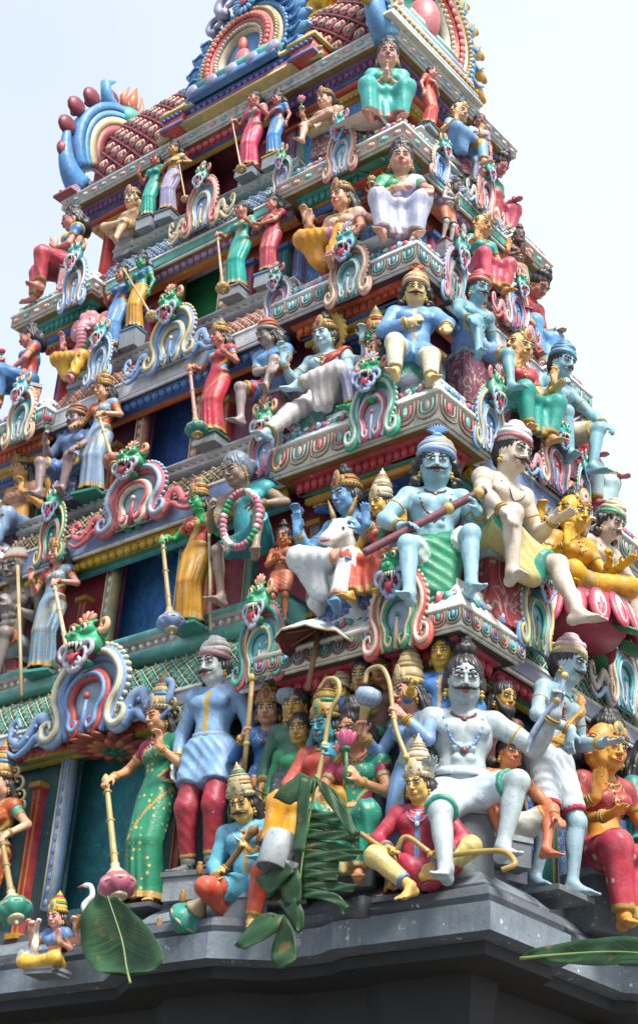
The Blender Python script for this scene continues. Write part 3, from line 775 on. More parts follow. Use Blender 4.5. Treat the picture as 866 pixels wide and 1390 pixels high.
    st=p.get('pose','stand')=='stand'
    if bot in('sari','skirt','tunicskirt') and st:
        z1=pel[2]+.13; z0=.035 if bot=='sari' else p.get('hem',.5)
        nr,ns=46,88; V=[];Q=[];fm=[]
        kx=(sk['legs'][0]['kn']+sk['legs'][1]['kn'])/2; ax=(sk['legs'][0]['an']+sk['legs'][1]['an'])/2
        for i in range(nr):
            u=i/(nr-1); z=z0+(z1-z0)*u; v=(z-.085)/(pel[2]-.085)
            if v>1: cx,cy=(pel[0]+(P_(0,0,(z-pel[2])))[0]-pel[0]),P_(0,0,z-pel[2])[1]
            elif v>.5: w=(v-.5)*2; cx,cy=kx[0]*(1-w)+pel[0]*w,kx[1]*(1-w)+pel[1]*w
            else: w=v*2; cx,cy=ax[0]*(1-w)+kx[0]*w,ax[1]*(1-w)+kx[1]*w
            if bot=='sari':
                rx=np.interp(z,[0,.12,.45,.8,.93,1.02,1.08],[.205,.175,.158,.19,.193,.152,.135]); ry=np.interp(z,[0,.12,.45,.8,.93,1.02,1.08],[.19,.15,.125,.145,.15,.12,.112])
            else:
                rx=np.interp(z,[z0,.93,1.02,1.08],[.235,.19,.165,.155]); ry=np.interp(z,[z0,.93,1.02,1.08],[.185,.145,.13,.125])
            rx*=({'fat':1.15}.get(bulk,1)); pl=np.interp(z,[z0,.6,.93,1.05],[.016,.010,.004,.001])
            for j in range(ns):
                a=2*math.pi*j/ns; fr=max(-math.sin(a),0)
                rr=1+pl/rx*(math.sin(a*13+1.6*math.sin(a*3+ph)+1.0*math.sin(z*5+ph)+ph)*(.15+.9*fr)*(.6+.4*math.sin(z*4+a*2+ph))+.4*math.sin(a*6+ph+z*2))
                hemw=.010*math.sin(a*9+ph)*(i==0)
                V.append((cx+rx*rr*math.cos(a),cy+ry*rr*math.sin(a)-(.012*fr if bot=='sari' else 0),z+hemw))
        for i in range(nr-1):
            for j in range(ns):
                Q.append((i*ns+j,i*ns+(j+1)%ns,(i+1)*ns+(j+1)%ns,(i+1)*ns+j)); aa=2*math.pi*j/ns; dg=bot=='sari' and math.sin(aa)<.25 and abs((z0+(z1-z0)*i/(nr-1))-(.66+.30*math.cos(aa)))<.022; fm.append(1 if (i<(3 if bot=='sari' else 2) or dg) else 0)
        # inner return so the hem has thickness
        b0=len(V); 
        for j in range(ns): V.append((ax[0]+(V[j][0]-ax[0])*.88,ax[1]+(V[j][1]-ax[1])*.88,z0+.05))
        for j in range(ns): Q.append((b0+j,b0+(j+1)%ns,(j+1)%ns,j)); fm.append(0)
        Q.append(tuple(b0+j for j in range(ns-1,-1,-1))); fm.append(0)
        mk('sari_skirt' if bot=='sari' else 'tunic_skirt',V,Q,[bm,tm],root,fm)
    elif bot in('sari','skirt'):
        G=Fld(lo,hi,gh); G.ell(P_(0,.0,.02),(.165+t,.13+t,.125),Rt,k=.04)
        cut_=p.get('leglen',.93)
        for l in sk['legs']: legprims(G,l,t+.016,k=.05,shin=cut_,cut=True)
        kn=[l['kn'] for l in sk['legs']]; an=[l['kn']+(l['an']-l['kn'])*cut_ for l in sk['legs']]
        if p.get('pose')=='sit':
            for u in (.25,.5,.75):
                G.cone(kn[0]*(1-u)+kn[1]*u+np.array((0,.05,-.03)),an[0]*(1-u)+an[1]*u+np.array((0,.04,-.03)),.04,.05,k=.04,cut=True)
                G.cone(pel,kn[0]*(1-u)+kn[1]*u+np.array((0,.03,-.02)),.09,.045,k=.06)
        if p.get('pose') in('lalita','lalitaL'):
            l=sk['legs'][0 if p['pose']=='lalita' else 1]
            c0_=pel+np.array((0,-.10,-.40))
            for u in (.4,.6,.8,1.0):
                a0_=l['hip']*(1-u)+l['kn']*u; G.cone(a0_,a0_*.62+c0_*.38+np.array((0,-.03,-.10)),.06,.03,k=.09)
            for u in (.25,.5):
                a0_=l['kn']*(1-u)+l['an']*u; G.cone(a0_,a0_*.6+c0_*.4+np.array((0,-.03,-.12)),.05,.03,k=.09)
        def tf(c):
            r=np.zeros(len(c),int)
            for q,l in zip(an,sk['legs']):
                ax_=norm(l['an']-l['kn']); r|=((np.linalg.norm(c-q,axis=1)<.14)&(((c-q)@ax_)>-.035))
            return r
        gm(G,'sari_skirt',bm,lambda V,Q:folds(V,Q,.0065,.062,(.82,.45,.2),ph=ph),tf,[bm,tm])
    elif bot in('trousers','dhoti','shorts','brief'):
        G=Fld(lo,hi,gh); G.ell(P_(0,.0,.01),(.158*(1.15 if bulk=='fat' else 1)+t,.122*(1.15 if bulk=='fat' else 1)+t,.115),Rt,k=.03)
        th,sh={'trousers':(1,.86),'dhoti':(1,.45),'shorts':(.86,0),'brief':(.5,0)}[bot]
        if p.get('leglen') is not None: sh=p['leglen']
        for l in sk['legs']:
            legprims(G,l,t+(.014 if bot!='trousers' else .010),k=.04 if bot=='trousers' else .06,thigh=th,shin=sh,bulk=bulk,cut=True)
        L0_,L1_=sk['legs']; at_=lambda l,u:l['hip']*(1-u)+l['kn']*u
        if bot in('dhoti','shorts'):
            for u in ((.12,.3,.48) if not st else (.15,.3,.45)): G.cone(at_(L0_,u)+np.array((0,.0,-.005)),at_(L1_,u)+np.array((0,.0,-.005)),.062,.062,k=.07)
        if p.get('drape') is not None:
            for u in (.25,.4,.55,.7,.85): 
                c_=at_(L0_,.62)*(1-u)+at_(L1_,.62)*u; G.cone(c_,np.array((c_[0],c_[1]-.02,p['drape'])),.055,.04,k=.08)
            G.cone(at_(L0_,.6),at_(L1_,.6),.06,.06,k=.06)
        def tf(c):
            r=np.zeros(len(c),int)
            for l in sk['legs']:
                if th<1: q=l['hip']+(l['kn']-l['hip'])*th; ax_=norm(l['kn']-l['hip'])
                else: q=l['kn']+(l['an']-l['kn'])*sh; ax_=norm(l['an']-l['kn'])
                r|=((np.linalg.norm(c-q,axis=1)<.15)&(((c-q)@ax_)>-.028))
            return r
        gm(G,bot if bot!='brief' else 'loincloth',bm,lambda V,Q:folds(V,Q,.0042 if bot!='trousers' else .0016,.05,(.5,.4,.75),ph=ph),tf,[bm,tm])
    if bot=='tunictail' or p.get('tail'):
        G=Fld(lo,hi,gh); G.ell(P_(0,0,0),(.185,.145,.12),Rt,k=.03)
        for l in sk['legs']: legprims(G,l,t+(.045 if st else .028),k=.07,thigh=.62,shin=0,cut=True,bulk=bulk)
        if st: G.cone(pel,pel-np.array((0,0,.26)),.16,.15,k=.06,cut=True)
        m2=mat(p.get('tail',bc),.38,.28); gm(G,'tunic_skirt',m2,lambda V,Q:folds(V,Q,.005,.05,(.6,.5,.5),ph=ph))
    if p.get('sash'):
        sc_=p['sash']; G=Fld(lo,hi,gh); torso(G,sk,t+.012,bulk)
        sgn=p.get('sashdir',1); c=P_(sgn*.05,0,.30); n=Rt@norm(np.array((sgn*.80,0,.55*-1)))
        G.slab(c,n,.042 if not p.get('sashw') else p['sashw']); G.half(P_(0,0,.04),Rt@np.array((0,0,-1.)))
        G.ell(sk['neck']+Rt@np.array((0,-.03,.04)),(.062,.08,.06),Rt,k=.01,op='sub')
        m2=p.get('sashm') or mat(sc_,.38,.28); sw_=p.get('sashw') or .042; gm(G,'sash',m2,lambda V,Q:folds(V,Q,.0025,.03,n,ph=ph),(lambda c_:((np.abs((c_-c)@n)>sw_-.020)&(np.abs((c_-c)@n)<sw_+.1)).astype(int)) if sw_>.06 else None,[m2,tm])
    if p.get('belt'):
        G=Fld(lo,hi,gh); torso(G,sk,t+.016,bulk); G.ell(P_(0,0,.03),(.175+t,.14+t,.11),Rt,k=.03)
        z=p.get('beltz',.115); G.slab(P_(0,0,z),Rt@np.array((0,0,1.)),.022); gm(G,'belt',mat(p['belt'],.36,.3))
    if p.get('neck'): necklace(body,sk,p['neck'][0],p['neck'][1:],root,t if top else 0)
    # bangles
    if p.get('bangle','') is not None:
        bcq=p.get('bangle') or GOLD
        def ring(bm,c,ax_,rr,w): R=align(ax_); bm.tube([c+R@np.array((rr*math.cos(k),rr*math.sin(k),0)) for k in np.linspace(0,2*math.pi,16,endpoint=False)],w,0,n=6,close=True)
        for a in sk['arms']:
            q=(.92 if fem else 1.08)*{'fit':1,'fat':1.1,'thin':.8,'big':1.17}[bulk]; ax_=norm(a['wr']-a['el']); b=MB()
            for u,r in ((.90,.034),(.83,.036)): ring(b,a['el']+(a['wr']-a['el'])*u,ax_,(r+.004)*q+(t if top in('tunic','shirt') else 0),.007)
            b.build('bangles',[mat(bcq,.35,.25)],root)
            if not top: b=MB(); ring(b,a['sh']+(a['el']-a['sh'])*.52,norm(a['el']-a['sh']),.053*q,.008); b.build('armlet',[mat(bcq,.35,.25)],root)
        if p.get('anklet'):
            for l in sk['legs']: b=MB(); ring(b,l['kn']+(l['an']-l['kn'])*.93,norm(l['an']-l['kn']),.048,.009); b.build('anklet',[mat(bcq,.35,.25)],root)
    if p.get('gaiter'):
        G=Fld(lo,hi,gh)
        for l in sk['legs']: l2=dict(l); G.cone(l['kn']*.62+l['an']*.38,l['an'],.062,.05,k=.0,cut=True)
        gm(G,'gaiters',mat(p['gaiter'],.5,.3),lambda V,Q:V+vnorm(V,Q)*(.006*np.abs(np.sin(V[:,2]*70)))[:,None])
    if p.get('shoe'):
        G=Fld(lo,hi,gh)
        for l in sk['legs']: foot(G,l)
        G2=gm(G,'shoes',mat(p['shoe'],.5,.3))
    if p.get('halo'):
        b=MB(); c=sk['hd']+sk['Rh']@np.array((0,.09,.04)); R=sk['Rh']@Rx(math.pi/2)
        b.lathe([(.02,0),(.2,0),(.215,.012),(.2,.024),(.02,.024)],0,28,c,R,.03,14)
        for k in range(18): a=2*math.pi*k/18; b.ell(c+R@np.array((.21*math.cos(a),.21*math.sin(a),.012)),.02,1,nu=6,nv=4)
        b.build('halo',[mat(p['halo'],.4,.3),mat(GOLD,.4,.3)],root)
    root['sk']=1; del root['sk']
    tops=max((Va[:,2].max()),sk['hd'][2]+.14*hs+{'tall':.23,'mid':.15,'low':.09,'turban':.10,'turban_top':.14,'tiara':.07,'cap':.04}.get(ht[0] if ht else '',0)*hs+({'topknot':.1,'puff':.08}.get(hk,0) if not ht else 0))
    return root,sk,tops,Va[:,2].min()
# ------------------------------------------------------------------ tower
LV={0:dict(xl=-4.4,xr=4.28,yf=8.60,yb=12.9,zb=4.08,zt=4.34),
 1:dict(xl=-4.15,xr=3.92,yf=8.71,yb=12.6,zb=6.44,zt=6.63,p1=-2.25,p2=1.92,s1=9.52,s2=11.75,fl=6.93,cf=7.36),
 2:dict(xl=-3.8,xr=3.55,yf=8.86,yb=12.3,zb=8.47,zt=8.77,p1=-2.15,p2=1.75,s1=9.62,s2=11.6,fl=9.03,cf=9.24),
 3:dict(xl=-3.45,xr=3.15,yf=9.00,yb=12.05,zb=10.37,zt=10.60,p1=-1.9,p2=1.47,s1=9.70,s2=11.4,fl=10.83,cf=11.11),
 4:dict(xl=-3.12,xr=2.74,yf=9.24,yb=11.98,zb=12.29,zt=12.46,p1=-1.75,p2=1.15,s1=9.82,s2=11.35,fl=12.70,cf=13.03),
 5:dict(xl=-2.97,xr=2.26,yf=9.55,yb=12.0,zb=14.27,zt=14.42)}
tower=empty('temple_tower',(0,10.5,0)); tag(tower,'tall tiered temple tower crowded with painted sculpture, brightly coloured cornices','tower')
TO=np.array((0,10.5,0))
def tp(b,name,mats,smooth=False,parent=None):
    b.V=[v-TO for v in b.V]; return b.build(name,mats,parent or tower,smooth)
def offs(path,d,closed):
    """offset a plan path outward by d (outward is to the right of travel)"""
    p=[np.array(q,float) for q in path]; n=len(p); out=[]
    for i in range(n):
        a=p[i]-p[i-1] if (closed or i>0) else p[1]-p[0]; c=p[(i+1)%n]-p[i] if (closed or i<n-1) else a
        n1=norm((a[1],-a[0])); n2=norm((c[1],-c[0])); m=(n1+n2)/(1+n1@n2+1e-9); out.append(p[i]+m*d)
    return out
def sweep(b,path,prof,mi=0,closed=True,mis=None):
    V=[]; rings=[]
    for (d,z) in prof: rings.append([(q[0],q[1],z) for q in offs(path,d,closed)])
    n=len(path); V=[v for r in rings for v in r]; F=[];m=[]
    kk=n if closed else n-1
    for j in range(len(prof)-1):
        for i in range(kk):
            F.append((j*n+i,j*n+(i+1)%n,(j+1)*n+(i+1)%n,(j+1)*n+i)); m.append(mis[j] if mis else mi)
    base=b.n; b.V.append(np.array(V)); b.n+=len(V)
    for f,q in zip(F,m): b.F.append([base+i for i in f]); b.m.append(q)
    if not closed:
        for e in (0,n-1): b.F.append([base+j*n+e for j in range(len(prof))]); b.m.append(mi)
def along(path,step,closed,d=0,inset=.0):
    """points spaced along an offset path with outward normals"""
    q=offs(path,d,closed); n=len(q); res=[]
    for i in range(n if closed else n-1):
        a,c=q[i],q[(i+1)%n]; L=np.linalg.norm(c-a); k=max(int(round((L-2*inset)/step)),1) if L>step*.7 else 0
        t=(c-a)/(L+1e-9); nn=np.array((t[1],-t[0]))
        for j in range(k): res.append((a+t*(inset+(j+.5)*(L-2*inset)/k),nn,t,(L-2*inset)/k))
    return res
def rect(l,d=0): return [(l['xl'],l['yf']),(l['xr'],l['yf']),(l['xr'],l['yb']),(l['xl'],l['yb'])]
REC=.13
def plan(l):
    if 'p1' not in l: return rect(l)
    r=REC
    return [(l['xl'],l['yf']),(l['p1'],l['yf']),(l['p1'],l['yf']+r),(l['p2'],l['yf']+r),(l['p2'],l['yf']),(l['xr'],l['yf']),(l['xr'],l['s1']),(l['xr']-r,l['s1']),(l['xr']-r,l['s2']),(l['xr'],l['s2']),(l['xr'],l['yb']),(l['xl'],l['yb'])]
def pav(l):
    r=REC+.12
    return [[(l['p2'],l['yf']+r),(l['p2'],l['yf']),(l['xr'],l['yf']),(l['xr'],l['s1']),(l['xr']-r,l['s1'])],
            [(l['xl'],l['yf']+1.0),(l['xl'],l['yf']),(l['p1'],l['yf']),(l['p1'],l['yf']+r)],
            [(l['xr']-r,l['s2']),(l['xr'],l['s2']),(l['xr'],l['yb']),(l['xr']-.5,l['yb'])]]
OCH='8a6a28'
SCH={ # colours per level: fascia, ornament colours, scallop rows under the eave, scale roof, slab, wall panels, lintel
 1:dict(f='e8e8dc',o=['a9494c','2f8f80','6b87b8'],rows=['9c2430','1e6b50','b07c22','274a86'],scale=('1f7d70','d8d6c0','c08a30'),slab='5fb0a8',wall='143c44',panel='1d3f7a',soff='3a4a40',cf='8e96b0',petal='a83040',lint='a08a20',kap='e0e2dc'),
 2:dict(f='e2e2d6',o=['8a7f78','a9494c','5b8f8c'],rows=['a02630','1b6e54','b8791f','2a58a0'],scale=('574335','c8b98a','c8b98a'),slab='b9c2cc',wall='7a1a26',panel='2454a0',soff=OCH,cf='6f86b8',petal='b8902a',lint='3f8f9c',kap='d0dcec'),
 3:dict(f='dce2ea',o=['3f8f90','8aa0c0','4fa098'],rows=['b04a28','2b5aa0','a8812a','2c4f90'],scale=('9a5a50','c8b8a0','b07060'),slab='aab4c6',wall='5c2440',panel='1f6a60',soff='4a3340',cf='c0c4cc',petal='3a66a8',lint='c05a28',kap='d8e0ea'),
 4:dict(f='e4ddd2',o=['c07a68','4a9a90','b08890'],rows=['2c8478','b07c22','2a58a0','a83c24'],scale=('4a6a90','a8b8c8','7088a0'),slab='8fb0ac',wall='a8452a',panel='2a5f98',soff=OCH,cf='4a9a90',petal='8a6a8a',lint='c0552c',kap='e0d6ca'),
 5:dict(f='d8e0e6',o=['c08080','6a9aa0','b8a890'],rows=['5c3a66','2a58a0','b03c2a','b8892a'],scale=('7a2430','d8a088','2f8f80'),slab='a8b8c0',wall='6a2038',panel='2a62a8',soff=OCH,cf='b0b8b8',petal='c04858',lint='c08a2a',kap='b8c0c0')}
def scallops(b,path,closed,d,z,w,h,dep,mi,mi2=None,up=False):
    for k,(p,nn,t,st) in enumerate(along(path,w,closed,d)):
        R=np.stack([np.array((t[0],t[1],0)),np.array((nn[0],nn[1],0))*-1,np.array((0,0,1.))],1)
        b.ell((p[0],p[1],z+(0 if up else 0)),(st*.49,dep,h),mi if (mi2 is None or k%2==0) else mi2,R,nu=10,nv=6)
def cartouche(b,p,nn,t,z,w,h,mis):
    """raised U-shaped frame with coloured core"""
    o=np.array((p[0]+nn[0]*.008,p[1]+nn[1]*.008,z)); T=np.array((t[0],t[1],0)); N_=np.array((nn[0],nn[1],0)); Z=np.array((0,0,1.))
    for q,(s,mi,r) in enumerate(((1,mis[0],.011),(.62,mis[1],.010))):
        pts=[]
        for (a,c) in ((-.42,.42),(-.42,-.05),(-.36,-.3),(-.15,-.42),(.15,-.42),(.36,-.3),(.42,-.05),(.42,.42)): pts.append(o+T*a*w*s+Z*(c*h*s+(.05*h if q else 0))+N_*.004*q)
        b.tube(pts,r,mi,n=5)
    b.ell(o+Z*.02,(.13*w,.02,.26*h),mis[2],np.stack([T,-N_,Z],1),nu=8,nv=5)
def leafswirl(b,p,nn,t,z,s,mis,tilt):
    """scrolled leaf relief on the sloping band"""
    T=np.array((t[0],t[1],0)); N_=np.array((nn[0],nn[1],0)); Z=np.array((0,0,1.)); S=norm(Z*math.cos(tilt)-N_*math.sin(tilt)); U=norm(np.cross(T,S)); U=U if U@N_>0 else -U
    o=np.array((p[0],p[1],z))
    R=np.stack([T,U,S],1)
    for k,(a,c,rx,rz,an) in enumerate(((0,.0,.30,.38,0),(-.5,-.02,.2,.3,.7),(.5,-.02,.2,.3,-.7),(0,.02,.14,.2,0))):
        b.ell(o+T*a*s*.55+S*c*s+U*(.006+.010*(k==3)),(rx*s*.6,.022 if k<3 else .026,rz*s*.6),mis[k%len(mis)],R@Ry(an),nu=10,nv=6)
    for sg in (-1,1):
        pts=[]
        for j in range(9):
            a=j/8*4.6; r=s*(.20-.018*j); pts.append(o+T*sg*(s*.62+r*.5*math.cos(a)*-1)+S*(r*.5*math.sin(a))+U*.018)
        b.tube(pts,.012,mis[-1],n=5)
def scaleroof(b,x0,x1,curve,step,mis,axis='x',fixed=0,sgn=-1,closed=False,rib=.010,leaf=False):
    """curve: list of (out,z); lays a diamond net with raised scales; axis x: front face (outward -y); axis y: side face (outward +x)"""
    c=np.array(curve,float); seg=np.r_[0,np.cumsum(np.linalg.norm(np.diff(c,axis=0),axis=1))]; L=seg[-1]
    def pt(u,v,h=0):
        v=min(max(v,0),L); o=np.interp(v,seg,c[:,0]); z=np.interp(v,seg,c[:,1]); o2=np.interp(min(v+.02,L),seg,c[:,0]); z2=np.interp(min(v+.02,L),seg,c[:,1]); o1=np.interp(max(v-.02,0),seg,c[:,0]); z1=np.interp(max(v-.02,0),seg,c[:,1])
        t=norm((o2-o1,z2-z1)); n=np.array((t[1],-t[0]))
        oo,zz=o+n[0]*h,z+n[1]*h
        if axis=='x': return np.array((u,fixed-oo,zz)),np.array((0,-n[0],n[1])),np.array((0,-t[0],t[1])),np.array((1.,0,0))
        return np.array((fixed+oo,u,zz)),np.array((n[0],0,n[1])),np.array((t[0],0,t[1])),np.array((0,1.,0))
    m=len(curve); V=[];F=[]
    for (u) in (x0,x1):
        for v in seg: V.append(pt(u,v)[0])
    for j in range(m-1): F.append((j,m+j,m+j+1,j+1) if axis=='x' else (j,m+j,m+j+1,j+1))
    b.add(V,F,mis[0])
    nv=max(int(round(L/step*2)),2); dv=L/nv; nu=int(round((x1-x0)/step)); du=(x1-x0)/nu
    for j in range(nv+1):
        for i in range(nu+1):
            u=x0+(i+(.5 if j%2 else 0))*du; v=j*dv
            if u>x1+1e-6: continue
            for s in (-1,1):
                u2=u+s*du*.5
                if j<nv and x0-1e-6<=u2<=x1+1e-6:
                    a=pt(u,v,.008)[0]; q=pt((u+u2)/2,v+dv/2,.012)[0]; c2=pt(u2,v+dv,.008)[0]; b.tube([a,q,c2],rib,mis[1],n=4,cap=False)
            # scale in the diamond above this node
            if j<nv and u-du*.5>=x0-1e-6 and u+du*.5<=x1+1e-6 and v+dv<L:
                p,n_,t_,w_=pt(u,v+dv,.004); R=np.stack([w_,n_,t_],1)
                b.ell(p,(du*.30,.02,dv*.62),mis[3] if leaf else mis[0],R,nu=8,nv=4)
                if leaf:
                    for a in (-.5,0,.5): b.ell(p+t_*dv*.22+w_*a*du*.3+n_*.016,(du*.07,.012,dv*.28),mis[4],R@Ry(-a*1.2),nu=6,nv=4)
                b.ell(p+n_*.02-t_*dv*.15,(du*.09,.014,du*.09),mis[2],R,nu=6,nv=4)
def wallmats(l): return
for k in range(1,6):
    l=LV[k]; S=SCH[k]; up=LV.get(k+1); path=plan(l)
    zb,zt=l['zb'],l['zt']
    # eave slab: soffit + fascia
    b=MB(); sweep(b,path,[(-.2,zb+.02),(-.02,zb),(0,zb+.004),(0,zb+.03),(.012,zb+.035),(.012,zt-.03),(.025,zt-.025),(.025,zt),(-.55,zt+.005)],mis=[0,1,1,2,2,1,1,1])
    tp(b,'cornice',[mat(S['soff'],.5,.2),mat(S['f'],.4,.4),mat(S['cf'] if k!=5 else S['f'],.4,.5)])
    # pavilion fascia with cartouches
    mats=[mat(S['f'],.4,.6)]+[mat(c,.4,.4) for c in S['o']]+[mat('6a5c50',.5,.3),mat('c8c6b6',.4,.5)]
    for pp in (pav(l) if k<5 else [rect(l)]):
        b=MB()
        cl=k==5
        sweep(b,pp,[(.012,zb+.02),(.03,zb+.022),(.03,zt-.02),(.045,zt-.018),(.045,zt+.012),(.0,zt+.02)],0,cl)
        hh=zt-zb-.05; stp=hh*.95 if hh>.125 else .17
        for q,(p,nn,t,st) in enumerate(along(pp,stp,cl,.03)):
            if hh>.125: cartouche(b,p,nn,t,(zb+zt)/2,st,hh*.95,(4,1+q%3,1+(q+1)%3))
            else:
                R=np.stack([np.array((t[0],t[1],0)),-np.array((nn[0],nn[1],0)),np.array((0,0,1.))],1)
                b.ell((p[0],p[1],(zb+zt)/2),(st*.33,.016,hh*.34),1+q%3,R,nu=8,nv=5); b.ell((p[0]+nn[0]*.012,p[1]+nn[1]*.012,(zb+zt)/2),(st*.13,.012,hh*.14),5,R,nu=6,nv=4)
        tp(b,'patterned_fascia',mats,True)
    # rows of mouldings under the eave
    mats=[mat(c,.38,.3) for c in S['rows']]+[mat('c9b070',.4,.3)]
    h1=.105 if k<5 else .09
    for pp,cl in ([(q,False) for q in pav(l)] if k<5 else [([(l['xl'],yb_) for yb_ in ()]+[(.55,l['yf']+.3),(.55,l['yf']),(l['xr'],l['yf']),(l['xr'],l['yb'])],False),([(l['xl'],l['yb']),(l['xl'],l['yf']),(-1.45,l['yf']),(-1.45,l['yf']+.3)],False)]):
        z=zb; b=MB()
        sweep(b,pp,[(-.10,zb+.01),(-.10,zb-.02),(-.16,zb-.03),(-.16,zb-h1-.02),(-.6,zb-h1-.02)],0,cl)
        scallops(b,pp,cl,-.155,zb-.02-h1*.5,.085 if k>1 else .10,h1*.56,.035,0)
        z=zb-h1-.02
        sweep(b,pp,[(-.19,z+.01),(-.19,z-.028),(-.5,z-.028)],1,cl); z-=.028
        sweep(b,pp,[(-.22,z+.01),(-.21,z-.012),(-.21,z-.062),(-.24,z-.075),(-.5,z-.075)],2,cl); z-=.075
        sweep(b,pp,[(-.27,z+.01),(-.27,z-.02),(-.5,z-.02)],4,cl); z-=.02
        sweep(b,pp,[(-.31,z+.01),(-.31,z-.05),(-.35,z-.06),(-.6,z-.06)],3,cl)
        scallops(b,pp,cl,-.30,z-.028,.07,.026,.022,3)
        tp(b,'moulding_rows',mats,True)
    cp=[[(l['p1'],l['yf']+REC),(l['p2'],l['yf']+REC)],[(l['xr']-REC,l['s1']),(l['xr']-REC,l['s2'])]] if k<5 else [[(-1.45,l['yf']),(.55,l['yf'])]]
    for pp in cp:
        b=MB()
        sweep(b,pp,[(-.06,zb+.01),(-.06,zb-.015),(-.10,zb-.02),(-.10,zb-.075),(-.2,zb-.078)],0,False)
        scallops(b,pp,False,-.085,zb-.045,.105,.044,.04,0)
        sweep(b,pp,[(-.13,zb-.07),(-.13,zb-.095),(-.2,zb-.098)],1,False)
        sweep(b,pp,[(-.16,zb-.09),(-.16,zb-.115),(-.22,zb-.118)],2,False)
        tp(b,'petal_row',[mat(S['petal'],.36,.3),mat(S['rows'][1],.38,.3),mat(S['lint'],.38,.3)],True)
    if k<5:
        # sloping flowered band over the pavilions
        mats=[mat(S['kap'],.4,.6)]+[mat(c,.38,.4) for c in ('b8505c','2f8f80','5d80b8','c8ccc4')]
        fl=l['fl']; hs=fl-zt
        for pp in pav(l):
            b=MB(); sweep(b,pp,[(.045,zt),(.02,zt+.02),(-.03,zt+hs*.45),(-.10,zt+hs*.85),(-.10,fl),(-.8,fl+.004)],0,False)
            for q,(p,nn,t,st) in enumerate(along(pp,.30,False,-.025,.03)):
                leafswirl(b,p,nn,t,zt+hs*.45,st*.8,[1+q%3,1+(q+1)%3,1+(q+1)%3,4],.45)
            tp(b,'flowered_band',mats,True)
        # centre bay: scale roof and ledge slab (front and side)
        b=MB(); sc=S['scale']; mats=[mat(sc[0],.35,.3),mat(sc[1],.4,.4),mat(sc[2],.38,.2)]
        z0,z1=zt,l['cf']-.27 if k==1 else l['cf']-.13
        r=.36; cv=[(.0,z0)]+[(-r*(1-math.cos(a)),z0+(z1-z0)*math.sin(a)) for a in np.linspace(.15,math.pi/2*.92,7)]
        cv=[(-r+r*math.cos(a)*1.0,z0+(z1-z0)*math.sin(a)) for a in np.linspace(0,math.pi/2*.9,8)]
        scaleroof(b,l['p1'],l['p2'],cv,.13,[0,1,2],'x',l['yf']+REC,rib=.0055); tp(b,'scale_roof',mats,True); b=MB()
        scaleroof(b,l['s1'],l['s2'],cv,.13,[0,1,2],'y',l['xr']-REC,rib=.0055)
        tp(b,'scale_roof',mats,True)
        cf=l['cf']; sw=cf-z1
        for pp in ([(l['p1'],l['yf']+REC),(l['p2'],l['yf']+REC)],[(l['xr']-REC,l['s1']),(l['xr']-REC,l['s2'])]):
            b=MB(); sweep(b,pp,[(-.30,z1-.03),(-.24,z1),(-.10,z1+.005),(-.10,z1+sw*.35),(-.13,z1+sw*.4),(-.13,z1+sw*.7),(-.08,z1+sw*.75),(-.08,cf),(-.9,cf+.005)],0,False,mis=[1,0,0,1,2,1,0,0])
            for (p,nn,t,st) in along(pp,.10,False,-.13): b.ell((p[0],p[1],z1+sw*.55),(.03,.03,sw*.12),1,nu=6,nv=4)
            tp(b,'ledge_slab',[mat(S['slab'],.4,.6),mat('c8cac4',.4,.5),mat('b89a90',.4,.4)],True)
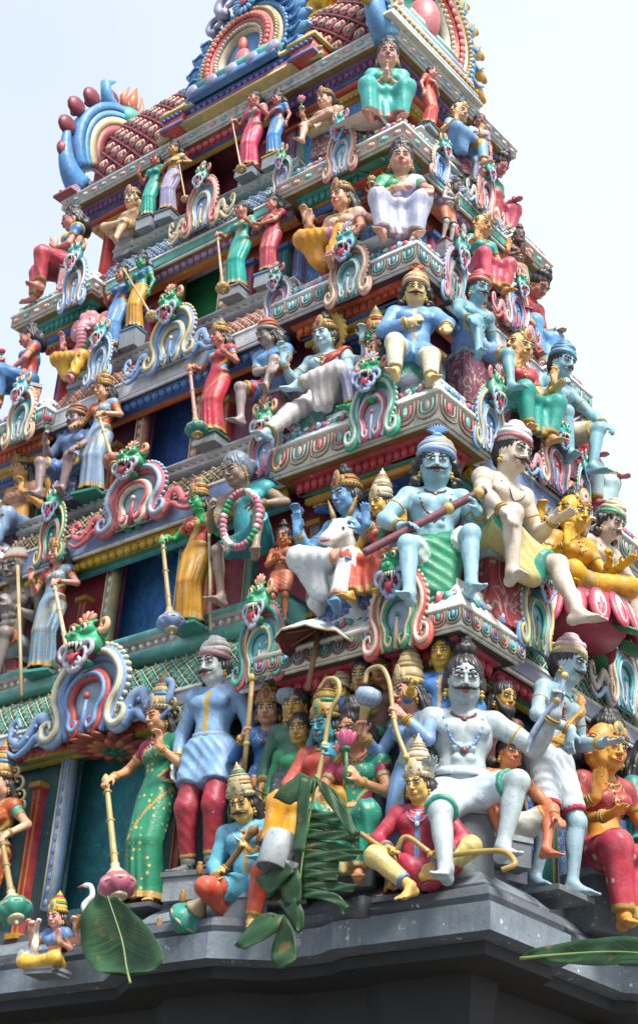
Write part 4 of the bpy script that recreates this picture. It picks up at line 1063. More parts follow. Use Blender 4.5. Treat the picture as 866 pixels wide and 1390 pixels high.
# walls per storey
ST={1:dict(f=4.7,wy=9.12,dx=(-.62,.42),dz=(4.93,6.34),inn='1a6a78'),
 2:dict(f=7.2,wy=9.36,dx=(-.66,.24),dz=(7.40,8.58),inn='3070bc'),
 3:dict(f=9.1,wy=9.50,dx=(-.70,.05),dz=(9.28,10.72),inn='2c54a4'),
 4:dict(f=11.0,wy=9.70,dx=(-.70,.0),dz=(11.15,12.56),inn='188048'),
 5:dict(f=12.9,wy=9.93,dx=(-.74,-.12),dz=(13.06,14.48),inn='701a2c')}
JAMB={1:('8fb0d8','5a78b8'),2:('b8a070','c8d0d0'),3:('b87060','d0b0a0'),4:('c08a60','d8c0a0'),5:('5aa8a0','b8d0c8')}
for k in range(1,6):
    l=LV[k]; lo=LV[k-1]; st=ST[k]; S=SCH[k]; ins=st['wy']-l['yf']
    b=MB(); f=st['f']; wy=st['wy']; x0,x1=l['xl']+.5,l['xr']-.48; yb=l['yb']-.4; top=l['zb']+.38; dx0,dx1=st['dx']; dz0,dz1=st['dz']
    bf=f-.4
    def bx(xa,xb,ya,yb_,za,zb_,mi=0): b.box(((xa+xb)/2,(ya+yb_)/2,(za+zb_)/2),(xb-xa,yb_-ya,zb_-za),mi)
    bx(x0,dx0,wy,wy+.05,bf,top); bx(dx1,x1,wy,wy+.05,bf,top); bx(dx0,dx1,wy,wy+.05,dz1,top); bx(dx0,dx1,wy,wy+.05,bf,dz0)
    bx(x1-.4,x1,wy+.05,yb,bf,top); bx(x0,x0+.4,wy+.05,yb,bf,top); bx(x0+.4,x1-.4,yb-.3,yb,bf,top)
    tp(b,'wall',[mat(S['wall'],.5,.2,'scroll','c06a3c' if k==4 else ('2a6a70' if k==1 else '8a3038'),pscale=5)])
    b=MB(); t=.02 # shallow room behind the doorway
    bx(dx0-.3,dx1+.3,wy+.30,wy+.35,dz0-.1,dz1+.2); bx(dx0-.33,dx0-.3,wy+.06,wy+.34,dz0-.1,dz1+.2); bx(dx1+.3,dx1+.33,wy+.06,wy+.34,dz0-.1,dz1+.2)
    bx(dx0-.33,dx1+.33,wy+.06,wy+.34,dz1+.2,dz1+.25); bx(dx0-.33,dx1+.33,wy+.06,wy+.34,dz0-.15,dz0-.1)
    tp(b,'doorway_niche',[mat(st['inn'],.6,.1,'scroll','3a9aa0' if k==1 else st['inn'],pscale=4)])
    j1,j2=JAMB[k]; jw=.11 if k<5 else .08
    for s,xx in ((-1,dx0-jw/2),(1,dx1+jw/2)):
        b=MB(); b.box((xx,wy-.05,(dz0+dz1)/2),(jw,.12,dz1-dz0),0)
        n=int((dz1-dz0)/.11)
        for q in range(n): b.ell((xx,wy-.112,dz0+(q+.5)*(dz1-dz0)/n),(jw*.28,.014,.038),1,nu=8,nv=4); 
        for e in (-1,1): b.box((xx+e*(jw/2-.012),wy-.113,(dz0+dz1)/2),(.014,.02,dz1-dz0-.01),2)
        tp(b,'door_jamb',[mat(j1,.4,.3),mat(j2,.4,.3),mat('c8c0a0',.4,.3)],True)
    # lintel and petal row over the doorway, lotus boss in its head
    b=MB(); xa,xb=dx0-.55,dx1+.5; ytop=l['yf']+REC+.12
    b.box(((xa+xb)/2,(ytop+wy)/2,dz1+.045),(xb-xa,wy-ytop+.1,.08),0); b.box(((xa+xb)/2,(ytop+wy)/2+.03,dz1+.105),(xb-xa+.06,wy-ytop+.1,.04),1)
    zp=max(dz1+.16,l['zb']-.03)
    tp(b,'lintel',[mat(S['lint'],.4,.3),mat(S['petal'],.4,.3)])
    b=MB(); cx=(dx0+dx1)/2; R=(dx1-dx0)*.40; cc=np.array((cx+.05,wy-.10,dz1-.005)); cols=mat(S['petal'],.4,.2)
    for (rr,n,mi,dep) in ((R,15,0,.02),(R*.66,12,1,.035),(R*.34,8,2,.05)):
        for q in range(n):
            a=2*math.pi*q/n; d=np.array((math.cos(a),math.sin(a),0)); b.ell(cc+d*rr*.62+np.array((0,0,-dep)),(rr*.42,rr*2.3/n,.03),mi,Rz(a),nu=8,nv=5)
    b.ell(cc+np.array((0,0,-.06)),(R*.14,R*.14,.03),2)
    lm={1:('7a2a20','b8603a','1f5a48'),2:('1f6a44','b8902a','a02c30'),3:('2a5aa0','c09a30','8a2c40'),4:('8a2038','2a5a98','c09a30'),5:('a01c30','c04050','601020')}[k]
    tp(b,'lotus_boss',[mat(c,.4,.2) for c in lm],True)
    # pilasters and coloured panels on the pavilion walls, front and side
    pz0,pz1=f-.1,l['zb']-.28; cols=[mat(c,.42,.25) for c in (S['panel'],S['rows'][2],'a82c30','2f7f78','6a6fa8')]+[mat(S['panel'],.5,.2,'scroll','88a8c8',pscale=6)]
    xs=[x1-.06,x1-.62,x1-1.15,dx1+.42,dx1+.9]
    def pil(xx,yy,side,ci):
        b=MB(); s_=(.11,.10) if not side else (.10,.11); ox,oy=(0,-.02) if not side else (.02,0)
        b.box((xx,yy,(pz0+pz1)/2),(*s_,pz1-pz0),ci); b.box((xx+ox,yy+oy,pz1-.02),(s_[0]+.05,s_[1]+.04,.05),1); b.box((xx+ox,yy+oy,pz0+.14),(s_[0]+.05,s_[1]+.04,.05),1)
        for e in (-1,1): b.box((xx+(e*.035 if not side else .052),yy+(-.052 if not side else e*.035),(pz0+pz1)/2),(.012,.012,(pz1-pz0)*.9),1)
        tp(b,'pilaster',cols)
    def pnl(xx,yy,side,w):
        b=MB(); b.box((xx,yy,(pz0+pz1)/2),((w,.04) if not side else (.04,w))+((pz1-pz0)*.92,),5); tp(b,'painted_panel',cols)
    for q,xx in enumerate(xs): pil(xx,wy-.03,0,2+q%3)
    for q in range(2): pnl((xs[q]+xs[q+1])/2,wy-.008,0,.34)
    for q,xx in enumerate((x0+.06,x0+.62,x0+1.1,dx0-.45,dx0-.9)): pil(xx,wy-.03,0,2+q%3)
    ys=np.linspace(wy+.12,yb-.1,7)
    for q,yy in enumerate(ys): pil(x1+.03,yy,1,2+(q+1)%3)
    for q in range(6): pnl(x1+.008,(ys[q]+ys[q+1])/2,1,.22)
# plinth ledge of grey painted stone with stepped mouldings
l=LV[0]; b=MB(); GR=mat('434b55',.42,.45); GR2=mat('5f6c78',.42,.5); DK=bpy.data.materials.new('shadow_black_stone'); DK.use_nodes=True; DK.node_tree.nodes['Principled BSDF'].inputs['Base Color'].default_value=(.012,.012,.014,1); DK.node_tree.nodes['Principled BSDF'].inputs['Roughness'].default_value=.7  # DK: deep shadow under the ledge, put into the stone's colour
L0=[(l['xl']-3,l['yf']+.09),(.55,l['yf']+.09),(.95,l['yf']-.17),(1.9,l['yf']-.17),(2.3,l['yf']+.09),(2.75,l['yf']+.09),(2.95,l['yf']),(l['xr'],l['yf']),(l['xr'],9.62),(l['xr']-.14,9.72),(l['xr']-.14,10.6),(l['xr'],10.7),(l['xr'],l['yb']),(l['xl']-3,l['yb'])]
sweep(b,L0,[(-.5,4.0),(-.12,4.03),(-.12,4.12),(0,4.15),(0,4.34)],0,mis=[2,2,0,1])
sweep(b,L0,[(0,4.34),(-.05,4.345),(-.05,4.36)],1)
sweep(b,L0,[(-.05,4.36),(-.03,4.40),(-.05,4.46),(-.12,4.49),(-.12,4.51)],0)
sweep(b,L0,[(-.12,4.51),(-.22,4.60),(-.34,4.68),(-.34,4.74),(-.42,4.75),(-.42,4.82),(-.8,4.84)],1,mis=[1,1,0,1,0,1])
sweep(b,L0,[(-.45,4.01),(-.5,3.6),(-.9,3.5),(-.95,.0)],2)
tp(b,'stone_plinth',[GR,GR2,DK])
# ---- vaulted roof
l=LV[5]; b=MB(); zt=l['zt']; yc=10.55; 
for q,(d,z0,z1,mi) in enumerate(((-.10,zt,zt+.05,0),(-.14,zt+.05,zt+.10,1),(-.20,zt+.10,zt+.13,2))): sweep(b,rect(l),[(d,z0),(d,z1),(-.9,z1+.002)],mi)
tp(b,'roof_base_moulding',[mat('b8a878',.4,.4),mat('2a58a0',.4,.3),mat('8a2a3a',.4,.3)])
b=MB(); b.box(((l['xl']+l['xr'])/2,(l['yf']+l['yb'])/2,14.46),(l['xr']-l['xl']-.3,l['yb']-l['yf']-.2,.2),0); tp(b,'roof_deck',[mat('7a3038',.5,.2)])
b=MB(); x0,x1=l['xl']+.30,l['xr']-.22; cv=[]
for a in np.linspace(-.25,math.pi/2,12):
    o=.86*math.cos(a)**.9 if a<math.pi/2-.01 and a>0 else (.86*math.cos(a) if a<=0 else 0); cv.append((o,14.85+1.46*math.sin(a)*(.55+.45*math.sin(max(a,0))) if a>0 else 14.85+1.2*math.sin(a)))
sc=SCH[5]['scale']; mats=[mat(sc[0],.35,.2),mat('5a1a24',.4,.1),mat(sc[2],.3,.1),mat('8a3038',.38,.2),mat('d09a84',.4,.3)]
scaleroof(b,x0,x1,cv,.34,[0,1,2,3,4],'x',yc,rib=.022,leaf=True)
back=[(-o,z) for o,z in cv]; V=[];F=[]
for u in (x0,x1):
    for (o,z) in cv: V.append((u,yc+o,z))
m=len(cv); F=[(j+1,m+j+1,m+j,j) for j in range(m-1)]; b.add(V,F,0)
for u in (x0,x1):
    V=[(u,yc-o,z) for o,z in cv]+[(u,yc+o,z) for o,z in cv[::-1]]; b.add(V,[tuple(range(len(V)))],0)
tp(b,'roof_vault',mats,True)
b=MB(); b.box(((x0+x1)/2,yc,cv[-1][1]+.03),(x1-x0,.34,.14),0); 
for q in range(26): b.ell((x0+(q+.5)*(x1-x0)/26,yc-.17,cv[-1][1]+.03),(.07,.03,.05),1,nu=8,nv=4)
tp(b,'roof_ridge',[mat('a8b8c0',.4,.4),mat('c08080',.4,.3)],True)
gold=bpy.data.materials.new('gilded_brass'); gold.use_nodes=True; gp=gold.node_tree.nodes['Principled BSDF']; gp.inputs['Base Color'].default_value=(.83,.50,.08,1); gp.inputs['Metallic'].default_value=1; gp.inputs['Roughness'].default_value=.27
for xx in (-.14,.33,.80,1.27):
    b=MB(); b.lathe([(.16,0),(.2,.03),(.17,.08),(.1,.11),(.13,.15),(.25,.24),(.28,.34),(.24,.44),(.12,.5),(.10,.54),(.15,.58),(.14,.63),(.06,.68),(.05,.74),(.08,.8),(.03,.9),(.008,1.1)],0,28,(xx,yc,cv[-1][1]+.16))
    tp(b,'finial',[gold],True)
def horseshoe(b,C,R,A,bands,fringe=None,a0=-38,petals=None):
    """ornamental horseshoe gable in the local plane A (3x3: right, out, up)"""
    C=np.array(C,float); an=np.radians(np.linspace(a0,180-a0,46))
    for (r0,r1,d0,d1,mi) in bands:
        V=[]; 
        for a in an:
            q=np.array((math.cos(a),0,math.sin(a)*1.08)); 
            for (r,d) in ((r0,d0),(r1,d0),(r1,d1),((r0+r1)/2,d1+.025),(r0,d1)): V.append(C+A@(q*r*R+np.array((0,d,0))))
        n=len(an);k=5; F=[(i*k+j,(i+1)*k+j,(i+1)*k+(j+1)%k,i*k+(j+1)%k) for i in range(n-1) for j in range(k)]
        F+= [tuple(range(k)),tuple((n-1)*k+j for j in range(k-1,-1,-1))]
        b.add(V,F,mi)
    if fringe:
        r,n,w,h,mi,mi2=fringe
        for q in range(n):
            a=rad(a0+4+(180-2*a0-8)*(q+.5)/n); d=np.array((math.cos(a),0,math.sin(a)*1.08)); p=C+A@(d*r*R)
            Rr=A@Ry(math.pi/2-a)
            b.ell(p+A@(d*h*.35),(w,.07,h),mi,Rr,nu=10,nv=6); b.ell(p+A@(d*h*(1.15 if w<.13 else .9)),(w*.42,.05,h*.4),mi,Rr@Ry(.6),nu=8,nv=5)
            pts=[p+Rr@np.array((w*.5*math.sin(u*4.5),-.075,h*(-.3+1.1*u))) for u in np.linspace(0,1,7)]; b.tube(pts,[.022,.024,.024,.02,.018,.014,.008],mi2,n=5)
    for r,n,w,mi in (petals or []):
        dd_=min(bd[3] for bd in bands if bd[0]-1e-6<=r<=bd[1]+1e-6)
        for q in range(n):
            a=rad(a0+(180-2*a0)*(q+.5)/n); d=np.array((math.cos(a),0,math.sin(a)*1.08)); b.ell(C+A@(d*r*R+np.array((0,dd_-.01,0))),(w,.03,w*.8),mi,A@Ry(math.pi/2-a),nu=8,nv=5)
FR=np.eye(3)                     # right=+x, out(-y) handled by negative depth
# front centre gable
b=MB(); c=(.04,9.55,15.22)
horseshoe(b,c,.70,FR,[(.92,1.08,.1,-.06,0),(.78,.92,.1,-.12,1),(.60,.78,.1,-.16,2),(.46,.60,.1,-.12,3)],(1.12,19,.10,.17,4,5),petals=[(1.0,46,.045,4),(.85,52,.026,1),(.69,30,.05,7),(.53,34,.028,3)])
b.ell((.10,9.56,15.2),(.36,.1,.42),6); b.ell((.10,9.44,15.05),(.12,.08,.2),2); b.ell((.10,9.42,15.3),(.06,.06,.12),7)
b.box((.10,9.52,14.72),(1.35,.5,.1),5); b.tube([(-.5,9.36,14.86),(.75,9.36,14.86)],.085,8,n=12)
for q in range(5): b.ell((-.55+.05*q*0+q*.32,9.3,14.80),(.1,.06,.1),9,nu=10,nv=6)
# big rosette and volutes at the crown
for q in range(14):
    a=2*math.pi*q/14; b.ell((.10+.13*math.cos(a),9.36,15.96+.13*math.sin(a)),(.07,.03,.035),4,Ry(-a),nu=8,nv=4)
b.ell((.10,9.33,15.96),(.05,.04,.05),2)
for s in (-1,1):
    pts=[(.10+s*(.30+.17*math.cos(u)*(1-u/9)),9.38,16.18+.17*math.sin(u)*(1-u/9)) for u in np.linspace(-1.5,5,18)]; b.tube(pts,np.linspace(.07,.03,18),9,n=8)
    pts=[(.10+s*(.52+.12*math.cos(u)*(1-u/9)),9.42,15.95+.12*math.sin(u)*(1-u/9)) for u in np.linspace(-1.5,5,16)]; b.tube(pts,np.linspace(.05,.025,16),9,n=8)
b.lathe([(.12,0),(.2,.1),(.16,.25),(.1,.4),(.02,.6)],9,16,(.10,9.5,16.05))
tp(b,'front_gable',[mat(x,.38,.35) for x in ('3f76b4','b8a880','c86a72','c8b8a0','4f8cc0','3a6aa8','2f6aa8','c05a50','3fa098','8f90b0')],True)
b=MB() # its small entablature
for q,(w,d,z0,z1,mi) in enumerate(((1.75,.50,14.44,14.48,4),(1.68,.47,14.48,14.52,3),(1.62,.45,14.52,14.57,1),(1.5,.40,14.57,14.63,2),(1.62,.47,14.63,14.67,0),(1.7,.53,14.67,14.71,4))): b.box((.10,9.62-.0,(z0+z1)/2),(w,d,z1-z0),mi)
for q in range(16): b.ell((-.6+q*.093,9.40,14.60),(.04,.03,.03),1,nu=6,nv=4)
for s in (-1,1):
    b.box((.10+s*1.02,9.62,14.58),(.34,.5,.24),5); b.box((.10+s*1.02,9.62,14.72),(.42,.56,.05),4); b.box((.10+s*1.02,9.62,14.50),(.38,.54,.05),1)
    for e in range(5): b.ell((.10+s*1.02-.14+e*.07,9.36,14.64),(.03,.03,.03),0,nu=6,nv=4)
tp(b,'gable_base',[mat(x,.4,.35) for x in ('2a58a0','6a5a98','8a7ab0','a82c30','b8a060','b03a30')],True)
# end gables
for s,xx in ((1,l['xr']-.10),(-1,l['xl']+.12)):
    A=np.stack([np.array((0,1.,0))*s,np.array((-1.*s,0,0)),np.array((0,0,1.))],1); b=MB(); c=(xx,10.25,15.12 if s>0 else 15.42)
    cols=['4a86bc','b8a880','b83c34','c8c4b0','b8862c','4a86bc','2f7f78','c86a72','6a5a98','8a2430'] if s>0 else ['3a78b8','4a8cc8','b8a880','8a3a40','6a1c2c','3a2030','2f7f78','c86a72','6a5a98','8a2430']
    horseshoe(b,c,.90 if s>0 else .84,A,[(.90,1.04,.12,-.10,0),(.80,.90,.12,-.14,1),(.66,.80,.12,-.10,2),(.50,.66,.12,-.06,3)],(1.10,17,.115,.22,4,5) if s>0 else (1.12,11,.15,.15,4,5),petals=[(.97,44,.05,0),(.85,54,.028,1),(.73,30,.06,7 if s>0 else 2),(.58,34,.03,3)],a0=-34)
    b.add([np.array(c)+A@np.array((.6*math.cos(a),.06,.65*math.sin(a))) for a in np.linspace(0,2*math.pi,24,endpoint=False)],[tuple(range(24))],6)
    b.ell(np.array(c)+A@np.array((0,0,.0)),(.22,.2,.35),7); b.ell(np.array(c)+A@np.array((0,-.1,.45)),(.12,.12,.14),8)
    for q,(w,z0,z1,mi) in enumerate(((2.0,14.44,14.48,3),(1.92,14.48,14.52,0),(1.84,14.52,14.57,3),(1.72,14.57,14.63,6),(1.6,14.63,14.68,7),(1.7,14.68,14.73,3),(1.35,14.73,14.79,0),(1.25,14.79,14.84,3),(1.05,14.84,14.91,6),(.95,14.91,14.96,3))): b.box((xx+s*.04,10.3,(z0+z1)/2),(.34-.018*q,w*.9,z1-z0),mi)
    for q in range(20): b.ell((xx+s*(.04+.155),10.3-.80+q*.084,14.60),(.02,.034,.026),4,nu=6,nv=4)
    # ribbed outer tail sweeping down at the foot
    for e in (-1,1):
        pts=[np.array(c)+A@np.array((e*(.62+.34*u+.10*math.sin(u*3)),.0,-.50+.50*u*u-.25*(1-u))) for u in np.linspace(0,1,10)]; b.tube(pts,np.linspace(.12,.03,10)*1.7,0,n=10,flat=(A[:,1],.8))
    tp(b,'end_gable',[mat(x,.38,.35) for x in cols],True)
    b=MB(); o=np.array((xx,10.25,16.25)) # beast head at its crown
    b.ell(o,(.2,.26,.22),0); b.ell(o+A@np.array((0,-.2,-.04)),(.16,.16,.13),1)
    for e in (-1,1):
        b.ell(o+A@np.array((e*.13,-.18,.12)),(.06,.06,.07),2); b.ell(o+A@np.array((e*.13,-.235,.12)),(.03,.02,.035),3)
        b.tube([o+A@np.array((e*.1,0,.15)),o+A@np.array((e*.18,.02,.35)),o+A@np.array((e*.12,.05,.55))],[.07,.05,.012],4,n=8); b.tube([o+A@np.array((e*.15,.0,.0)),o+A@np.array((e*.42,.0,.1)),o+A@np.array((e*.5,.0,.35)),o+A@np.array((e*.35,.0,.5))],[.09,.1,.07,.02],5,n=8)
    b.tube([o+A@np.array((0,-.05,.1)),o+A@np.array((0,.0,.4)),o+A@np.array((0,.06,.62))],[.09,.09,.01],6,n=8)
    tp(b,'beast_crest',[mat(x,.38,.35) for x in ('2f8f80','a82430','d0c8b8',INK,'c86a50','4a8cc0','b8582c')],True)
for (xx,yy,zz,c1,c2) in ((-.75,9.52,14.5,'c86a80','c0b080'),(.95,9.50,14.5,'c86a80','c0b080'),(-1.15,9.48,14.48,'b8a870','c86a80'),(1.25,9.48,14.48,'b8a870','6a9ac0')):
    b=MB()
    for q in range(5): a=rad(18+72*q+0); b.ell((xx+.055*math.cos(a),yy-.02,zz+.07+.055*math.sin(a)),(.055,.03,.028),0,Ry(-a),nu=8,nv=4)
    b.ell((xx,yy-.05,zz+.07),(.025,.02,.025),1); b.box((xx,yy,zz),(.2,.06,.05),0)
    tp(b,'small_rosette',[mat(c1,.4,.3),mat(c2,.4,.3)],True)
# ------------------------------------------------------------------ monster-mask arches (relief ornaments, each a thing of its own)
OUT_=[(0,.70),(.15,.69),(.28,.62),(.38,.48),(.38,.34),(.31,.22),(.30,.10),(.38,.03),(.47,.06),(.48,.15),(.41,.18),(.385,.12)]
IN_=[(0,.52),(.11,.50),(.20,.42),(.22,.30),(.16,.19),(.15,.09),(.09,.05),(.06,.11),(.10,.14)]
WK=[None]
def maskparts():
    F=Fld((-.26,-.34,-.26),(.26,.14,.26),.010)
    F.ell((0,0,.02),(.155,.12,.13),k=0); F.ell((0,-.1,-.04),(.11,.13,.075),k=.04)
    F.ell((0,-.19,.0),(.06,.06,.05),k=.03)
    for s in (-1,1):
        F.ell((s*.07,-.09,.10),(.055,.06,.05),k=.02); F.ell((s*.12,-.05,-.03),(.06,.07,.07),k=.03); F.ell((s*.035,-.235,.012),(.028,.025,.024),k=.012)
        F.cone((s*.03,-.13,.125),(s*.13,-.06,.165),.02,.014,k=.015)
        F.ell((s*.16,.02,.09),(.045,.03,.07),Ry(s*.5),k=.02)
    F.ell((0,-.17,-.10),(.10,.16,.065),k=.012,op='sub'); F.ell((0,-.05,-.17),(.09,.1,.035),k=.02)
    V,Q=F.mesh(); return V,Q
def mask_arch(label,pos,rz,w,h,cols,maskc='1f8a5c',mask=True,ms=1.0,group=None,tails=False):
    """cols: outer band, rim beads, mid band, inner scroll, back plate"""
    r=empty('monster_mask_arch',pos,rz,1,label,'ornament'); r.scale=(w,w,h)
    c=[mat(x,.38,.4) for x in cols]
    b=MB()
    for s in (-1,1):
        o=cr(OUT_); pts=np.stack([o[:,0]*s,np.full(len(o),-.03),o[:,1]],1); k=len(pts); rr=np.interp(np.arange(k),[0,k*.7,k-1],[.072,.068,.03])
        b.tube(pts,rr,0,n=8,flat=((0,1,0),.75))
        pts2=pts.copy(); pts2[:,1]=-.085; b.tube(pts2,rr*.42,1,n=6)
        T=np.gradient(o,axis=0); T/=np.linalg.norm(T,axis=1)[:,None]; nn=np.stack([T[:,1],-T[:,0]],1)*-1
        for i in range(1,int(k*.86),2):
            d=nn[i]*rr[i]*1.02; b.ell((s*(o[i,0]+d[0]),-.045,o[i,1]+d[1]),(.021,.028,.021),1,nu=7,nv=5)
    b.build('scroll_band',c[:2],r)
    b=MB()
    for s in (-1,1):
        o=cr(IN_); pts=np.stack([o[:,0]*s,np.full(len(o),-.05),o[:,1]],1); k=len(pts); rr=np.interp(np.arange(k),[0,k*.7,k-1],[.055,.05,.02]); b.tube(pts,rr,0,n=8,flat=((0,1,0),.75))
        pts2=pts.copy(); pts2[:,1]=-.09; b.tube(pts2,rr*.38,1,n=6)
        o=cr([(.265,.60),(.31,.47),(.30,.34),(.24,.22),(.235,.10),(.20,.02)]); b.tube(np.stack([o[:,0]*s,np.full(len(o),-.04),o[:,1]],1),.03,1,n=7)
    b.tube([(0,-.06,.02),(0,-.07,.22),(0,-.06,.34)],[.035,.022,.01],1,n=8); b.ell((0,-.07,.34),.03,0)
    b.build('inner_scroll',c[2:4],r)
    if tails:
        for s in (-1,1):
            b=MB(); o=cr([(.44,.10),(.52,.24),(.62,.26),(.70,.15),(.80,.08),(.92,.14),(.95,.26),(.88,.30),(.84,.23)],6); b.tube(np.stack([o[:,0]*s,np.full(len(o),-.03),o[:,1]],1),np.linspace(.06,.022,len(o)),0,n=8,flat=((0,1,0),.7))
            o=cr([(.46,.02),(.58,.10),(.70,.02),(.84,-.02),(.98,.06)],6); b.tube(np.stack([o[:,0]*s,np.full(len(o),-.04),o[:,1]],1),np.linspace(.045,.015,len(o)),1,n=7)
            for q in range(5): b.ell((s*(.52+.09*q),-.05,.15+.05*math.sin(q*2)),(.022,.02,.022),1,nu=6,nv=4)
            b.build('wave_tail',[c[2] if False else c[0],c[3]],r)
    b=MB(); o=cr(OUT_[:8],4); ring=[(x,.0,z) for x,z in o]+[(-x,.0,z) for x,z in o[::-1]]; n=len(ring)
    fr=[(x,-.035,z) for x,_,z in ring]; V=ring+fr; F=[tuple(range(n,2*n))]+[(i,(i+1)%n,n+(i+1)%n,n+i) for i in range(n)]; V=[(x,y+.02,z) for x,y,z in V]
    b.add(V,F,0); b.build('back_plate',[c[4]],r,smooth=False)
    if mask:
        me=shared(('mask',maskc),lambda:(lambda vq:(lambda o:(o.data,bpy.data.objects.remove(o))[0])(mk('mask',vq[0],vq[1],[mat(maskc,.34,.3)])))(shared('maskvq',maskparts)))
        rr_=random.Random(label); ms=ms*(.84 if tails else 1)*rr_.uniform(.92,1.06); m=link(me,'mask',r,M4=T4(Rz(rad(rr_.uniform(-9,9)))@Rx(rad(rr_.uniform(-4,14)))@np.diag([rr_.uniform(.95,1.1),1,rr_.uniform(.92,1.08)])*ms*1.08,(0,-.12,.76)))
        def eyes():
            b=MB(); b.ell((0,0,0),(.034,.034,.032),0); b.ell((0,-.026,-.003),(.017,.013,.018),1); b.tube([(.045*math.cos(a),-.01,.04*math.sin(a)+.002) for a in np.linspace(.2,2.94,9)],.009,2,n=6); return meshof(b,'eye',[mat('d8d4cc',.3,.1),mat(INK,.3,0),mat('b8862c',.4,.2)])
        e=shared('meye',eyes)
        for s in (-1,1): link(e,'eye',m,M4=T4(None,(s*.072,-.135,.105)))
        def teeth():
            b=MB()
            for q in range(7):
                a=rad(-54+18*q); big=q in(1,5); b.lathe([(.014 if not big else .019,0),(.011 if not big else .016,-.02),(.003,-.04 if not big else -.075)],0,7,(.105*math.sin(a),-.10-.13*math.cos(a),-.045))
            return meshof(b,'teeth',[mat('d0ccc0',.35,.2)])
        link(shared('mteeth',teeth),'teeth',m)
        def tongue():
            b=MB(); b.tube([(0,-.05,-.11),(0,-.14,-.115),(0,-.2,-.15),(0,-.2,-.22)],[.03,.06,.055,.02],0,n=8,flat=((0,0,1),.4)); b.ell((0,-.05,-.1),(.1,.09,.055),0); return meshof(b,'tongue',[mat('a81c2c',.35,.1)])
        link(shared('mtongue',tongue),'tongue',m)
        def whisk():
            b=MB()
            for s in (-1,1):
                for (x0,z0,R,q) in ((.07,-.13,.07,1),(.15,-.10,.055,-1),(.03,-.2,.045,1)):
                    pts=[(s*(x0+R*math.cos(u)*(1-u/8)),-.15,z0+R*math.sin(u)*(1-u/8)*q) for u in np.linspace(-2.4,4.2,14)]; b.tube(pts,np.linspace(.03,.012,14),0,n=6)
                for (x0,z0,R) in ((.185,.14,.05),): 
                    pts=[(s*(x0+R*math.cos(u)*(1-u/8)),-.02,z0+R*math.sin(u)*(1-u/8)) for u in np.linspace(-2.4,4.2,14)]; b.tube(pts,np.linspace(.035,.014,14),1,n=6)
            for q in range(5):
                a=rad(-50+25*q); b.ell((.08*math.sin(a),-.05,.15+.07*math.cos(a)),(.024,.03,.06),1+q%2,Ry(a),nu=8,nv=5)
            return meshof(b,'whiskers_and_crest',[mat(q,.38,.3) for q in WK[0]])
        wc=rr_.choice([('7f90bc','c87a70','4f86bc'),('8fa8c4','b85a60','3fa098'),('a8a8b8','c89a70','c05a58'),('5f88b8','c87a8a','b8a060')]); WK[0]=wc; link(shared('mwhisk'+wc[0],whisk),'whiskers_and_crest',m)
    return r
# ------------------------------------------------------------------ held and standing props (each its own thing)
def brush(b,top,bot,R,c0=0): pass
def mace(label,top,bot,R=.14,cols=('8a6d38','1f7a6a','b8a070'),flute=8,group=None):
    """long-handled mace from hand end (top) to its ball (bot)"""
    top=np.array(top,float); bot=np.array(bot,float); d=bot-top; L=np.linalg.norm(d); A=align(-d)
    r=empty('mace',bot,0,1,label,'mace',group)
    o=np.zeros(3)
    b=MB(); b.lathe([(R*.16,R*1.9),(R*.20,R*2.2),(R*.17,L*.6),(R*.15,L*.9),(R*.24,L*.94),(R*.28,L*.97),(R*.15,L),(R*.03,L*1.02)],0,12,o,A)
    for u in (.35,.62,.86): b.lathe([(R*.16,L*u-.012),(R*.27,L*u),(R*.16,L*u+.012)],0,12,o,A)
    b.build('shaft',[mat(cols[0],.35,.3)],r)
    b=MB(); b.lathe([(R*.15,R*2.3),(R*.26,R*2.2),(R*.22,R*2.0),(R*.5,R*1.6),(R*.62,R*1.45),(R*.5,R*1.38)],0,18,o,A,.12,9); b.lathe([(R*.2,R*.02),(R*.42,R*.10),(R*.5,R*.2),(R*.4,R*.26)],0,18,o,A); b.lathe([(R*.02,-R*.25),(R*.12,-R*.15),(R*.15,R*.02),(R*.2,R*.06)],0,10,o,A)
    b.build('collar',[mat(cols[2],.38,.4)],r)
    b=MB(); prof=[(R*math.sin(t)*1.0,R*.82-R*.68*math.cos(t)) for t in np.linspace(.3,2.75,12)]; b.lathe(prof,0,44,o,A,.14,flute*1.0)
    b.lathe([(R*1.0,R*.72),(R*1.06,R*.8),(R*1.0,R*.88)],1,30,o,A)
    b.build('ball',[mat(cols[1],.35,.3),mat(cols[2],.38,.4)],r); return r
def rod(label,name,cat,pts,r0,col,knobs=(),group=None,n=9,parts=None):
    pts=np.array(pts,float); o=pts[-1].copy(); b=MB(); b.tube(pts-o,r0,0,n=n)
    for (i,kr) in knobs: b.ell(pts[i]-o,kr,1,nu=10,nv=6)
    ob=b.build(name,[mat(col,.35,.3),mat('b89a50',.35,.3)]); ob.location=o; return tag(ob,label,cat,group)
def smooth(pts,n=8): return cr(pts,n)
